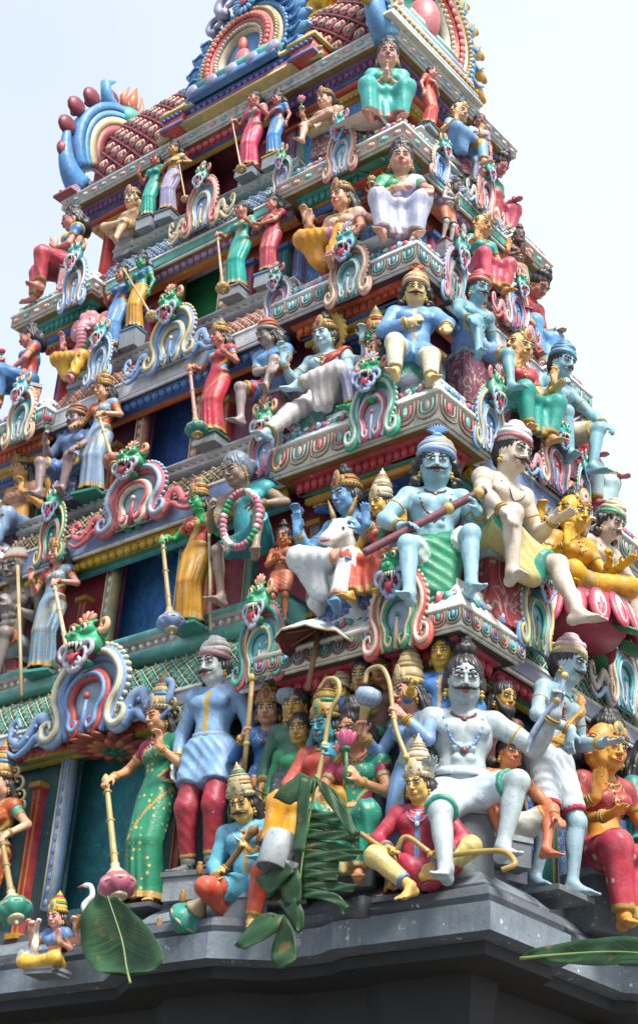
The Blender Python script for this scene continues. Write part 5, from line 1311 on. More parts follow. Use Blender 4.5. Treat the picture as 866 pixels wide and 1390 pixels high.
def flower(label,pos,s=1,col='c04a6a',stem=.3,rz=0,d=(0,0,1),cat='flower'):
    r=empty('lotus_bud',pos,rz,s,label,cat); A=align(d)
    b=MB()
    for ring,(n,rr,t,w,h) in enumerate(((5,.018,.15,.024,.05),(7,.03,.42,.024,.045))):
        for q in range(n):
            a=2*math.pi*q/n+ring*.3; R=A@Rz(a)@Ry(t); b.ell(A@np.array((rr*math.cos(a),rr*math.sin(a),.045)),(.014,w,h),0,R,nu=8,nv=6)
    b.build('petals',[mat(col,.38,.3)],r)
    b=MB(); b.tube([A@np.array((0,0,-stem)),A@np.array((.01,0,-stem*.5)),A@np.array((0,0,0))],.009,0,n=6); b.lathe([(.01,-.01),(.026,.0),(.02,.02)],0,8,(0,0,0),A); b.build('stem',[mat('2f7a4a',.4,.2)],r); return r
def whisk(label,pos,d,s=1,col='6a6f7a'):
    r=empty('fly_whisk',pos,0,s,label,'whisk'); A=align(d)
    b=MB(); b.lathe([(.012,-.1),(.018,-.09),(.013,0),(.03,.03),(.04,.1),(.05,.13),(.03,.14)],0,12,(0,0,0),A); b.build('handle',[mat('9c8450',.36,.3)],r)
    b=MB(); b.lathe([(.03,.13),(.085,.17),(.1,.22),(.08,.27),(.02,.29)],0,40,(0,0,0),A,.22,14); b.build('tuft',[mat(col,.45,.3)],r); return r
def parasol(label,pos,R,h,tilt):
    r=empty('parasol',pos,0,1,label,'parasol'); A=tilt
    b=MB(); n=48; prof=[(R,0,0),(R*.86,.10*R,0),(R*.6,.30*R,0),(R*.3,.43*R,0),(.02,.48*R,0)]; V=[];F=[];m=[]
    for (rr,z,_) in prof:
        for i in range(n): a=2*math.pi*i/n; sc_=1-.05*abs(math.sin(a*4))*(rr/R); zz=z-.09*R*(rr/R)**2*(abs(math.cos(a*4))); V.append(A@np.array((rr*sc_*math.cos(a),rr*sc_*math.sin(a),zz)))
    k=len(prof); nb=len(V)
    for (rr,z,_) in prof:
        for i in range(n): a=2*math.pi*i/n; sc_=(1-.05*abs(math.sin(a*4))*(rr/R))*.985; zz=z-.02-.09*R*(rr/R)**2*(abs(math.cos(a*4))); V.append(A@np.array((rr*sc_*math.cos(a),rr*sc_*math.sin(a),zz)))
    for j in range(k-1):
        for i in range(n):
            i2=(i+1)%n; F.append((j*n+i,j*n+i2,(j+1)*n+i2,(j+1)*n+i)); m.append(0 if j else 2); F.append((nb+(j+1)*n+i,nb+(j+1)*n+i2,nb+j*n+i2,nb+j*n+i)); m.append(1 if (i//6)%2 else 3)
    for i in range(n): i2=(i+1)%n; F.append((i,nb+i,nb+i2,i2)); m.append(2)
    b.add(V,F); b.m=m; b.build('canopy',[mat('9db0c8',.5,.9,'scroll','5f80b0',pscale=9),mat('3a1c1a',.6,.2),mat('c8bca0',.45,.6),mat('5a2420',.6,.2)],r)
    b=MB(); b.tube([A@np.array((0,0,-h)),A@np.array((0,0,.5*R))],.022,0,n=8); b.ell(A@np.array((0,0,.5*R)),.035,0)
    for i in range(8): a=2*math.pi*i/8; b.tube([A@np.array((.02,0,.40*R)),A@np.array((R*.88*math.cos(a),R*.88*math.sin(a),.02*R))],.008,0,n=5)
    b.build('pole_and_ribs',[mat('7a5a3a',.45,.3)],r); return r
def bull(label,pos,rz,s):
    r=empty('bull',pos,rz,s,label,'bull statue'); F=Fld((-.5,-.75,-.05),(.5,.9,1.25),.014)
    F.ell((0,.25,.36),(.26,.55,.27),k=0); F.ell((0,.0,.62),(.13,.15,.16),k=.1)          # body, hump
    F.cone((0,-.12,.45),(0,-.36,.80),.20,.13,k=.1); F.ell((0,-.28,.42),(.12,.12,.26),k=.08) # neck and dewlap
    F.cone((0,-.38,.86),(0,-.62,.66),.105,.068,k=.05); F.ell((0,-.64,.65),(.07,.05,.055),k=.03); F.ell((0,-.36,.92),(.11,.1,.08),k=.04)
    for s_ in (-1,1):
        F.cone((s_*.1,-.33,.9),(s_*.27,-.27,.86),.045,.02,k=.02); F.cone((s_*.07,-.36,.98),(s_*.13,-.35,1.14),.03,.012,k=.02)
        F.cone((s_*.16,-.1,.25),(s_*.2,-.42,.12),.10,.07,k=.05); F.cone((s_*.2,-.42,.10),(s_*.19,-.16,.05),.06,.05,k=.03)
        F.ell((s_*.2,.55,.22),(.12,.24,.2),k=.06); F.cone((s_*.26,.6,.08),(s_*.28,.3,.05),.06,.05,k=.03)
        F.ell((s_*.085,-.47,.83),(.02,.03,.02),k=.01,op='sub')
    V,Q=F.mesh(); V=folds(V,Q,.006,.06,(0,.6,.8),0,1) if True else V
    body=mk('body',V,Q,[mat('ccd0cc',.4,.5)],r)
    for s_ in (-1,1):
        b=MB(); b.ell((s_*.082,-.475,.83),(.02,.026,.022),0); b.ell((s_*.094,-.488,.83),(.012,.016,.014),1); b.build('eye',[mat('d8d0c8',.3,0),mat(INK,.3,0)],r)
        b=MB(); b.lathe([(.03,0),(.026,.08),(.012,.18),(.003,.24)],0,10,(s_*.08,-.36,1.02),align((s_*.35,0,1))); b.build('horn',[mat('8a7038',.4,.2)],r)
    b=MB(); b.ell((0,-.67,.62),(.055,.02,.018),0); b.build('muzzle',[mat('b0405a',.4,.2)],r)
    b=MB(); 
    pts=[(.2*math.cos(a),-.2+.16*math.sin(a)-.06,.62+.14*math.sin(a)) for a in np.linspace(0,2*math.pi,24,endpoint=False)]
    b.tube(pts,.016,0,n=6,close=True)
    for p in pts[::1]: b.ell(p,.024,0,nu=6,nv=4)
    b.build('bell_collar',[mat(GOLD,.38,.3)],r); return r
def lotus_seat(label,pos,rz,R,h,cols=('a02c44','d8b0b0'),n=14):
    r=empty('lotus_pedestal',pos,rz,1,label,'pedestal'); b=MB(); b.lathe([(R*.7,0),(R*.85,h*.3),(R*.9,h*.8),(R*.8,h),(R*.1,h*1.01)],0,28)
    b.build('core',[mat(cols[0],.4,.2)],r); b=MB()
    for q in range(n):
        a=2*math.pi*(q+.5)/n; d=np.array((math.cos(a),math.sin(a),0)); Rr=np.stack([np.cross((0,0,1.),d),-d,np.array((0,0,1.))],1)@Rx(-.32)
        b.ell(d*R*.93+np.array((0,0,h*.5)),(R*.21,.04,h*.62),0,Rr,nu=12,nv=8); b.ell(d*R*.965+np.array((0,0,h*.5)),(R*.135,.034,h*.50),1,Rr,nu=10,nv=6); b.ell(d*R*.985+np.array((0,0,h*.45)),(R*.10,.033,h*.40),0,Rr,nu=8,nv=6)
    b.build('petals',[mat(cols[0],.38,.3),mat(cols[1],.38,.3)],r)
    b=MB()
    for q in range(n//2):
        a=2*math.pi*q/(n//2); d=np.array((math.cos(a),math.sin(a),0)); Rr=np.stack([np.cross((0,0,1.),d),-d,np.array((0,0,1.))],1)@Rx(-1.15); b.ell(d*R*.95+np.array((0,0,h*.02)),(R*.24,.025,R*.3),0,Rr,nu=10,nv=6)
    b.build('sepals',[mat('1f6a3a',.4,.3)],r); return r
def swan(label,pos,rz,s):
    r=empty('swan',pos,rz,s,label,'swan statue'); F=Fld((-.25,-.45,-.02),(.25,.4,.75),.012)
    F.ell((0,.05,.18),(.13,.24,.14),k=0); F.cone((0,.2,.2),(0,.34,.3),.06,.02,k=.05)
    pts=cr([(0,-.12,.2),(0,-.2,.34),(0,-.10,.48),(0,-.14,.62),(0,-.22,.64)],5)
    for i in range(len(pts)-1): F.cone(pts[i],pts[i+1],.05-.024*i/len(pts),.05-.024*(i+1)/len(pts),k=.02)
    F.ell((0,-.22,.635),(.036,.05,.034),k=.015)
    for e in (-1,1): F.ell((e*.12,.08,.2),(.04,.2,.1),k=.02)
    V,Q=F.mesh(); mk('body',V,Q,[mat('ccd0d0',.4,.3)],r); b=MB(); b.lathe([(.022,0),(.018,.03),(.004,.09)],0,10,(0,-.26,.63),align((0,-1,-.35))); b.build('beak',[mat('a83a3a',.4,.2)],r)
    for e in (-1,1):
        b=MB(); b.ell((e*.03,-.235,.645),(.008,.01,.009),0); b.build('eye',[mat(INK,.3,0)],r)
    return r
def bead_ring(label,C,R,rx,rz_,r,cols,name='garland',cat='garland'):
    b=MB(); n=34
    for q in range(n):
        a=2*math.pi*q/n; p=R@np.array((rx*math.cos(a),0,rz_*math.sin(a))); b.ell(p,(r,r,r),(q//4)%len(cols),nu=8,nv=6); b.ell(p*1.0+R@np.array((0,-r*.6,0)),r*.75,(q//4+1)%len(cols) if q%4==0 else (q//4)%len(cols),nu=6,nv=5)
    o=b.build(name,[mat(c,.45,.3) for c in cols]); o.location=C; return tag(o,label,cat)
# banana leaves, floodlight
def leafmat():
    if 'leaf' in MATS: return MATS['leaf']
    m=bpy.data.materials.new('banana_leaf'); m.use_nodes=True; t=m.node_tree; p=t.nodes['Principled BSDF']
    tc=t.nodes.new('ShaderNodeUVMap'); sp=t.nodes.new('ShaderNodeMapping'); sp.inputs['Scale'].default_value=(70,2.5,1)
    w=t.nodes.new('ShaderNodeTexNoise'); w.inputs['Scale'].default_value=1; w.inputs['Detail'].default_value=3
    t.links.new(tc.outputs[0],sp.inputs[0]); t.links.new(sp.outputs[0],w.inputs['Vector'])
    n=t.nodes.new('ShaderNodeTexNoise'); n.inputs['Scale'].default_value=5; g=t.nodes.new('ShaderNodeNewGeometry'); t.links.new(g.outputs['Position'],n.inputs['Vector'])
    mx=t.nodes.new('ShaderNodeMix'); mx.data_type='RGBA'; mx.inputs[6].default_value=(.007,.036,.012,1); mx.inputs[7].default_value=(.055,.15,.062,1)
    ad=t.nodes.new('ShaderNodeMath'); ad.operation='MULTIPLY_ADD'; ad.inputs[1].default_value=.55; t.links.new(w.outputs[0],ad.inputs[0]); 
    hl=t.nodes.new('ShaderNodeMath'); hl.operation='MULTIPLY'; hl.inputs[1].default_value=.45; t.links.new(n.outputs[0],hl.inputs[0]); t.links.new(hl.outputs[0],ad.inputs[2])
    r=t.nodes.new('ShaderNodeMapRange'); r.inputs[1].default_value=.35; r.inputs[2].default_value=.65; t.links.new(ad.outputs[0],r.inputs[0]); t.links.new(r.outputs[0],mx.inputs[0]); t.links.new(mx.outputs[2],p.inputs['Base Color'])
    b=t.nodes.new('ShaderNodeBump'); b.inputs['Strength'].default_value=.5; b.inputs['Distance'].default_value=.01; t.links.new(w.outputs[0],b.inputs['Height']); t.links.new(b.outputs[0],p.inputs['Normal'])
    p.inputs['Roughness'].default_value=.36
    br=t.nodes.new('ShaderNodeMix'); br.data_type='RGBA'; n3=t.nodes.new('ShaderNodeTexNoise'); n3.inputs['Scale'].default_value=9; n3.inputs['Detail'].default_value=5; t.links.new(g.outputs['Position'],n3.inputs['Vector']); r3=t.nodes.new('ShaderNodeMapRange'); r3.inputs[1].default_value=.62; r3.inputs[2].default_value=.7; t.links.new(n3.outputs[0],r3.inputs[0]); t.links.new(r3.outputs[0],br.inputs[0]); t.links.new(mx.outputs[2],br.inputs[6]); br.inputs[7].default_value=(.16,.12,.04,1); t.links.new(br.outputs[2],p.inputs['Base Color'])
    tr=t.nodes.new('ShaderNodeBsdfTranslucent'); t.links.new(mx.outputs[2],tr.inputs[0]); ms=t.nodes.new('ShaderNodeMixShader'); ms.inputs[0].default_value=.22; t.links.new(p.outputs[0],ms.inputs[1]); t.links.new(tr.outputs[0],ms.inputs[2]); t.links.new(ms.outputs[0],t.nodes['Material Output'].inputs[0])
    MATS['leaf']=m; return m
def leaf(label,quads,group=None,vein='along',rib=None):
    """quads: list of strips; each strip = list of (left point, right point) pairs down the strip"""
    V=[];F=[];UV=[];k=0; o=None
    for st in quads:
        L_=np.array([a for a,_ in st],float); R_=np.array([c for _,c in st],float); n=6
        L_=cr(L_,5); R_=cr(R_,5); m=len(L_)
        for i in range(m):
            for j in range(n+1):
                t=j/n; p=L_[i]*(1-t)+R_[i]*t; w=np.linalg.norm(R_[i]-L_[i]); p=p+np.array((.5,-.7,.2))*((.02 if vein=='along' else -.16)*w*math.sin(t*math.pi)+.010*math.sin(t*7+i*.8+len(V)*.001)+.012*math.sin(i*.5)); V.append(p); UV.append((t,i/m) if vein=='along' else (i/m*1.6+abs(t-.5)*.5,t*.4))
        for i in range(m-1):
            for j in range(n): a=k+i*(n+1)+j; F.append((a,a+1,a+n+2,a+n+1))
        k+=m*(n+1)
    V=np.array(V); c=V.mean(0); ob=mk('banana_leaf',V-c,F,[leafmat()]); ob.location=c
    uv=ob.data.uv_layers.new(name='UVMap'); 
    for lp in ob.data.loops: uv.data[lp.index].uv=UV[lp.vertex_index]
    so=ob.modifiers.new('thick','SOLIDIFY'); so.thickness=.003
    if rib:
        y_=rib[-1]; b=MB(); pts=cr([P(q[0],q[1],y=y_)-c for q in rib[:-1]],6); b.tube(pts,np.linspace(.011,.004,len(pts)),0,n=7); b.build('midrib',[mat('5f7a3c',.45,.1)],ob)
    return tag(ob,label,'leaf',group)
# ------------------------------------------------------------------ placing the statues on their ledges
FIGS={}
def place(key,label,k,face,d,rot,head,base,p,name=None,cat='statue',group=None,seat=None,plinth=None):
    """k: storey; face L/R; d: metres in from the ledge edge; head/base: where its top and lowest point lie in the photograph"""
    p=dict(p); p.setdefault('seed',len(FIGS)*1.37); p.setdefault('h',{1:.0105,2:.0115,3:.013,4:.015,5:.017}[k])
    p['name']=name or ('standing_statue' if p.get('pose','stand')=='stand' else 'seated_statue')
    root,sk,top,bot=figure(p); e=LV[k-1]; a=rad(rot); R=Rz(a)
    if bot<-.02 or True: pass
    hl=sk['hd']+sk['Rh']@np.array((0,.02,top-sk['hd'][2])); foot_=min(sk['legs'],key=lambda l:l['an'][2])['an']
    bl=np.array((0,foot_[1]*.8,bot if p.get('bot')!='sari' or p.get('pose','stand')!='stand' else 0))
    fix=e['yf']+d if face=='L' else e['xr']-d
    u=np.array([2.0 if face=='L' else 10.0,5.0+2*(k-1),1.0])
    if 'u0' in p: u[0]=p['u0']
    def res(u):
        o=np.array((u[0],fix,u[1])) if face=='L' else np.array((fix,u[0],u[1]))
        h=prj(o+u[2]*(R@hl)); b=prj(o+u[2]*(R@bl)); return np.array((h[0]-head[0],h[1]-head[1],b[1]-base)),o
    for _ in range(25):
        r0,_o=res(u); J=np.zeros((3,3))
        for i in range(3):
            v=u.copy(); v[i]+=1e-4; J[:,i]=(res(v)[0]-r0)/1e-4
        u=u-np.linalg.solve(J,r0)
    o=res(u)[1]; s=u[2]; root.location=o; root.rotation_euler=(0,0,a); root.scale=(s,)*3
    tag(root,label,cat,group)
    pose=p.get('pose','stand'); fl={1:4.70,2:6.93,3:9.0,4:10.8,5:12.68}[k]
    if k>1 and ((face=='L' and e['p1']<o[0]<e['p2']) or (face=='R' and e['s1']<o[1]<e['s2'])): fl=e['cf']
    if seat is None: seat='6a6258'
    if pose!='stand' and seat:
        pl=sk['pel']; lo=bot if pose in('lotus',) else min(bot+.05,(fl-o[2])/s); zt=pl[2]-.09
        if pose in('lotus','crouch'): lo=bot-.03 if k==1 else min(bot-.12,(fl-o[2])/s); zt=pl[2]-.07
        if zt-lo>.03:
            b=MB(); w=.50 if pose=='lotus' else .36; dd=.44 if pose=='lotus' else .30; c=(pl[0],pl[1]+(.02 if pose!='lotus' else -.12),0)
            b.box((c[0],c[1],(zt+lo)/2-.02),(w,dd,zt-lo-.04),0); b.box((c[0],c[1],zt-.03),(w+.03,dd+.03,.05),1)
            b.build('seat_block',[mat(seat,.45,.4,*((None,) if k==1 else ('scroll','a89890')),pscale=4),mat(p.get('seat2','7a8a90'),.45,.5)],root,False)
    if pose=='stand':
        lo=min((fl-o[2])/s,-.03) if plinth!=0 else -.03; lo=max(lo,-.5); c=(sk['legs'][0]['an']+sk['legs'][1]['an'])/2
        b=MB(); b.box((c[0],c[1]-.02,-.02),(.42,.32,.036),0); 
        if lo<-.06: b.box((c[0],c[1]-.02,(lo-.03)/2),(.38,.28,-.03-lo),1)
        b.build('plinth',[mat(plinth if isinstance(plinth,str) else '5a7a78',.45,.5),mat('7a828a',.45,.4)],root,False)
    W=lambda q:o+s*(R@np.array(q,float))
    FIGS[key]=dict(root=root,sk=sk,W=W,s=s,R=R,o=o,a=a,hand=lambda i:W(sk['arms'][i]['wr']+sk['arms'][i]['d']*.075))
    # grip centre, a little off the palm
    FIGS[key]['grip']=lambda i:W(sk['arms'][i]['wr']+sk['arms'][i]['d']*.085+sk['arms'][i]['n']*.032)
    return FIGS[key]
# skins and cloths
PK,PE,YE,BL,CYN,PA,GR_,AS,BR='c07f66','c8967a','c49a3c','4f86b8','3f8fb0','a9b2b4','2a8a52','8a8884','8a5238'
SAR=lambda c,c2='c8a860',ps=17:mat(c,.33,.15,'dots',c2,pscale=ps)
F_=lambda **k:dict(fem=True,**k)
gn=('gold','a88a40','b09048','7a2030')
# ============ storey 1 (ledge), long face then corner then side face
place('a1','woman statue in orange red sari with teal sleeve at the left edge, lowest row',1,'L',.22,8,(2,1003),1300,F_(skin=PE,top='blouse',topc='2a8f80',bot='sari',botm=SAR('a0401f'),earscroll=1,sash='a0401f',sashw=.09,belt=GOLD,neck=gn,hat=('tall',GOLD,'3a6ea5','8c2a2a'),l='bless',r=('mace',(.16,.22,-.33))),plinth='5a6268')
place('a2','small four armed goddess statue with yellow crown between two white swans',1,'L',-.06,12,(78,1207),1322,F_(h=.02,skin='c88a7a',pose='lotus',hs=1.3,top='choli',topc='4a6ea8',bot='sari',botc='c8982a',belt='c8982a',hat=('mid','c8982a','2f7f5a','a03050'),l='holdhi',r='bless',extra=[(-1,'high'),(1,'high')],trim='c8982a'),seat='6a6f76')
place('a3','tall woman statue in dotted green sari with crimson sleeves, finger raised, beside dark doorway',1,'L',.24,4,(214,908),1234,F_(skin='c88a5c',top='blouse',topc='8a1c3c',bot='sari',botm=SAR('0f6e4c'),earscroll=1,sash='0f6e4c',sashm=SAR('0f6e4c'),sashw=.12,belt='b09a60',neck=('gold','b8a890','b09a60','7a2030'),hat=('tall','a08a58','3a68a0','8c2a2a'),l=('mace',(.16,.24,-.30)),r=('point',(.04,.27,-.12)),head=(0,0,-16),cuff='b09a60'),plinth='50585f')
place('a4','tall moustached soldier statue in light blue tunic, crimson trousers and grey gaiters',1,'L',.27,12,(290,856),1182,dict(skin=PA,top='tunic',topc='6f98c4',bot='trousers',botc='8a1828',tail='6f98c4',hairk='long',hat=('turban','c8c4c0','a87880','a87880'),face=dict(must='big'),l='down',r='down',gaiter='70756f',shoe='4a4f52',trim='a8883c',bulk='fit',head=(0,0,-10),belt='7f9ab0'),plinth='50585f')
place('a5','crowned attendant statue in deep blue dress holding silver fly whisk and gold rod',1,'L',.36,26,(366,914),1195,F_(skin='c48a66',top='shirt',topc='2d62ac',bot='skirt' if 0 else 'sari',botc='3a78bc',belt='b08c3c',neck=('beads','7a2030','c0b090'),hat=('mid',),l=('hold',(.02,.22,-.08)),r=('holdhi',(.12,.24,-.05)),hs=1.15,trim='b08c3c'),plinth='50585f')
place('a6','kneeling moustached statue in sky blue shirt and orange trousers, gripping long mace',1,'L',.12,26,(318,1036),1272,dict(skin='c8a050',pose='crouch',top='tunic',topc='4f9cbc',bot='trousers',botc='b03c22',tail='4f9cbc',hairk='long',hat=('mid','a8946a','a08a58','3a7a70'),face=dict(must='big'),neck=('beads','7a2030','c0b090'),l=('hold',(.04,.24,-.40)),r=('hold',(-.10,.27,-.22)),lean=(6,-8,0),head=(8,0,-6),set=dict(pel=(.06,0,.36),la=(-.10,.02,.10),ra=(.18,-.34,-.02),lk=(-.45,-1,.35),rk=(.4,-1,1.2))),seat='50585f')
place('a7','turquoise faced archer statue in red shirt and yellow dhoti holding tall curved bow',1,'L',.24,16,(434,912),1176,dict(skin='2f93ae',pose='sit',top='shirt',topc='b03a34',bot='skirt',botc='c88418',tail='b03a34',hairk='long',hat=('tall',GOLD,'1f7a5a','8c2a2a'),l='lap',r=('hold',(-.02,.27,-.10)),belt='a89460',neck=('collar','a89460'),head=(4,0,-14),face=dict(fem=True),leglen=.8,set=dict(la=(-.28,-.40,.1),ra=(.2,-.40,.1))),seat='50585f')
place('a8','seated woman statue in dotted emerald sari with magenta sleeves holding a pink lotus bud',1,'L',.16,18,(476,946),1206,F_(skin='c4825c',pose='sit',top='blouse',topc='8a1c44',bot='sari',botm=SAR('0a7560','c88a50'),sash='0a7560',sashm=SAR('0a7560','c88a50'),sashw=.09,belt='b09a60',neck=gn,hairk='puff',l='lap',r=('hold',(-.05,.28,-.22)),head=(6,0,-16),trim='a89460'),seat='50585f')
place('a9','crowned attendant statue in pale blue robe standing behind, face in profile, holding whisk and bow',1,'L',0.2,-2,(545,868),1222,F_(skin='c4826c',top='shirt',topc='5f86b8',bot='sari',botc='5f86b8',belt='8f9cb0',hat=('tall','a8946a','a08a58','7a6a50'),l=('holdhi',(.14,.26,-.12)),r=('hold',(-.06,.26,-.05)),head=(0,0,-20),hs=1.12),plinth='50585f')
place('a10','cross legged archer statue in crimson shirt and cream trousers with tall gold crown',1,'L',.02,24,(562,992),1232,dict(skin='c49a4c',pose='lotus',top='tunic',topc='96182f',bot='trousers',botc='b8a460',tail='96182f',hairk='long',hat=('tall','b8a890','a89460','8a7a50'),neck=('beads','b8bcc0','5f86b8'),l=('lap',(.02,.26,-.34)),r=('lap',(.06,.24,-.36)),head=(4,0,-14),trim='4a6a98',face=dict(fem=True),leglen=.84,set=dict(la=(.02,-.40,-.08),ra=(.10,-.20,.10),lk=(-1,-.5,.6),rk=(1,-.6,.5),lf=(-.4,-.9,-.4),rf=(.9,-.3,0))),seat=0)
place('a11','muscular white skinned moustached statue in shorts on the grey corner ledge, one foot raised',1,'L',.34,40,(632,866),1212,dict(skin='93a4aa',pose='situp',hairk='topknot',face=dict(must='big',bindi=1,lip='a8202c'),bot='shorts',botc='b4c4d4',trim='1f7a66',neck=('bead_long','5a1e2a','5d86b8','7a4a20'),l=('give',(.02,.16,-.36)),r=('high',(.34,.18,.02)),bulk='big',hs=1.12,belt='c0ccd8',set=dict(la=(-.12,-.50,-.02),ra=(.20,-.36,.16),rk=(.75,-.7,1.3),pel=(0,0,.56))),seat='50585f')
bgs=[('b1','dark haired onlooker face behind the blue dressed attendant\'s rod',(402,935),dict(skin='b88a3c',top='shirt',topc='2a5a4a')),
('b2','onlooker statue with yellow face, cloth turban and black moustache behind the bow',(462,903),dict(skin='b8902c',top='shirt',topc='2f6f80',hat=('turban','a89a80','b8ac90','a89a80'),face=dict(must='small'))),
('b3','clean shaven onlooker statue in dark blue, between the turbaned man and the whisk holder',(492,896),dict(skin='a8824c',top='shirt',topc='1f4a80')),
('b4','onlooker face under the patterned eave, just left of the robed attendant\'s crown',(519,885),dict(skin='a86c40',top='shirt',topc='5a3a2a')),
('b5','small onlooker face half hidden beneath the silver whisk of the pale robed attendant',(506,930),dict(skin='a88848',top='shirt',topc='1f6a50')),
('b6','onlooker statue in blue jacket with bow tie holding a ball, beside the white skinned strongman',(600,862),dict(skin='b8902c',top='tunic',topc='2a66a8',hs=1.1)),
('b7','green dressed onlooker face behind the turquoise archer\'s silver whisk side',(408,968),dict(skin='a88030',top='shirt',topc='1f7a4a'))]
for q,(kk,lb,hd,pp) in enumerate(bgs):
    pp=dict(pp); pp.setdefault('hairk','short'); pp.update(l='hold' if kk=='b6' else 'down',r='down',bot='trousers',botc='2a3440',h=.014); place(kk,lb,1,'L',.30 if kk!='b4' else .34,20,hd,hd[1]+{'b6':275}.get(kk,262),pp,plinth='50585f')
place('b8','bearded onlooker statue with brown face behind the strongman\'s raised arm',1,'R',.46,70,(686,926),1178,dict(skin='a87828',hairk='long',top='shirt',topc='5a2a2a',bot='trousers',botc='3a2a2a',face=dict(beard='17161a'),h=.014),plinth='50585f')
place('b9','crouching orange skinned statue peering out behind the strongman\'s raised knee',1,'R',.30,62,(694,997),1165,dict(skin='b4603a',pose='crouch',hairk='short',l='knee',r='knee',bot='shorts',botc='a8a8a0',h=.013),seat='50585f')
place('a12','standing blue grey man statue in pink turban and white shorts with red hem',1,'R',.22,88,(783,852),1214,dict(skin='7fa0b0',hairk='short',hat=('turban','b89aa0','a8985c','a8985c'),face=dict(must='big'),bot='shorts',botc='b4c0cc',trim='a8202c',l=('down',(.02,.30,-.30)),r=('give',(.02,.28,-.26)),lean=(10,0,0),head=(-6,0,4),sash='a87a30',sashw=.03,neck=('bead_long','1f6a4a','b8404a','c8c8c8'),bulk='fit',belt='a87a30',set=dict(la=(-.11,.05,.085),ra=(.11,-.10,.085))),plinth='4a5258')
place('a13','many faced goddess statue in red sari with raised palms, right edge of lowest row',1,'R',0.2,66,(830,962),1275,F_(skin='c0802c',pose='sit',faces=[-80],hairk='puff',hat=('tiara',),top='choli',topc='8a2a2a',bot='sari',botm=SAR('a02838','b8a8a0',12),l='bless',r='bless',neck=gn,extra=[(-1,'give')],anklet=1,hs=1.15),seat='50585f')
place('a14','teal and yellow seated statue just showing at the right edge beyond the red goddess',1,'R',.16,84,(888,1000),1260,F_(skin='b8842c',pose='sit',top='blouse',topc='1f6f6a',bot='sari',botc='2f8078',l='lap',r='bless'),seat='50585f')
# ============ storey 2
place('c0','old grey skinned man statue with headband and staff seated at the left edge',2,'L',0.4,14,(22,736),950,dict(skin='6a6260',pose='sit',bulk='thin',hairk='short',hair='a8a8a8',hat=('cap','b0a8a4','b0603c','b0603c'),bot='shorts',botc='a8b0bc',trim='b0603c',neck=('string','7a3020'),l='knee',r=('hold',(-.05,.24,-.20)),face=dict(hair='5a5656',lip='6a4a44'),head=(6,0,-6)),seat='7a1a26')
place('c1','woman statue in checked blue sari with maroon sleeve and red striped mace, second row left',2,'L',.24,14,(78,718),915,F_(skin='c07a6c',top='blouse',topc='7a1c34',bot='sari',botm=mat('3f7ab0',.36,.2,'check','b8a860',pscale=36),sash='3f7ab0',sashm=mat('3f7ab0',.36,.2,'check','b8a860',pscale=36),sashw=.1,belt='b09a60',neck=gn,hat=('mid',),l='point',r=('mace',(.02,.24,-.24)),head=(0,0,-12)),plinth='2a8a80')
place('c2','green faced woman statue in yellow sari holding a blue ribbed mace beside blue doorway',2,'L',0.14,6,(268,645),852,F_(skin='1f9a54',top='blouse',topc='a83a2a',bot='sari',botm=SAR('c0801c','a89860',14),sash='a8823a',belt='b09a60',neck=gn,hat=('mid',),l=('mace',(.16,.22,-.24)),r='point',head=(0,0,-18)),plinth='3a8a7c')
place('c3','old man statue in teal wrap with grey hair, lifted knee and flower garland in hand',2,'L',.10,22,(316,614),826,dict(skin='7f6a5c',pose='sit',bulk='thin',hairk='bun',hair='5f6f80',bot='shorts',botc='1f7f8a',sash='1f7f8a',sashw=.10,trim='1f7f8a',neck=('string','a89060'),l=('hold',(.06,.28,-.20)),r=('lap',(.0,.26,-.24)),face=dict(hair='5f6068',lip='7a4a40'),lean=(4,-12,0),head=(4,6,-30),set=dict(la=(-.14,-.22,-.05),ra=(.20,-.42,.26),rk=(.2,-1,1),pel=(0,0,.56))),seat=0)
place('c4','small boy statue in orange loincloth with palms joined, beside the white bull group',2,'L',.12,22,(385,708),850,dict(skin='b0603a',hs=1.25,hairk='topknot',bot='shorts',botc='b0583a',trim='b0583a',l='pray',r='pray'),plinth='7a6a60')
place('c5','sky blue god statue with hair bun and white dhoti, seated by the white bull',2,'L',.22,10,(466,632),842,dict(skin=BL,pose='lalita',hairk='topknot',hat=('low',),bot='sari',botc='c4ccd0',sash='b0583a',sashw=.035,neck=gn,l=('bless',(.14,.30,-.14)),r='bless',extra=[(-1,'high'),(1,'hold')],face=dict(fem=True,bindi=1),head=(2,0,-26),trim='b07a5a'),seat='2a58a0')
place('c6','crowned woman statue in red and green dress seated to the right of the bull',2,'L',.16,8,(512,632),818,F_(skin='c4963c',pose='sit',top='blouse',topc='a83030',bot='sari',botc='b0402c',sash='1f7a5a',belt='b09a60',hat=('tall','b0a890','a08a58','8c5a2a'),neck=gn,l='lap',r=('bless',(.16,.16,-.12)),head=(0,0,-14)),seat='2a58a0')
place('c7','broad chested sky blue moustached statue in green cloth holding a sheathed sword, second row corner',2,'L',.26,38,(594,570),832,dict(skin='7caabd',pose='sit',bulk='big',hairk='curls',hat=('turban_top','a89c80','6a92c0','4a78b0'),bot='shorts',botc='147a54',trim='a8c0b8',face=dict(must='big',bindi=1),neck=('bead_long','4a2420','4a2420','c0a878'),l=('lap',(.04,.26,-.36)),r=('hold',(.10,.27,-.22)),hs=1.15,leglen=0,drape=.18,set=dict(la=(-.16,-.44,.06),ra=(.24,-.40,.16),pel=(0,0,.56))),seat='7a1a26')
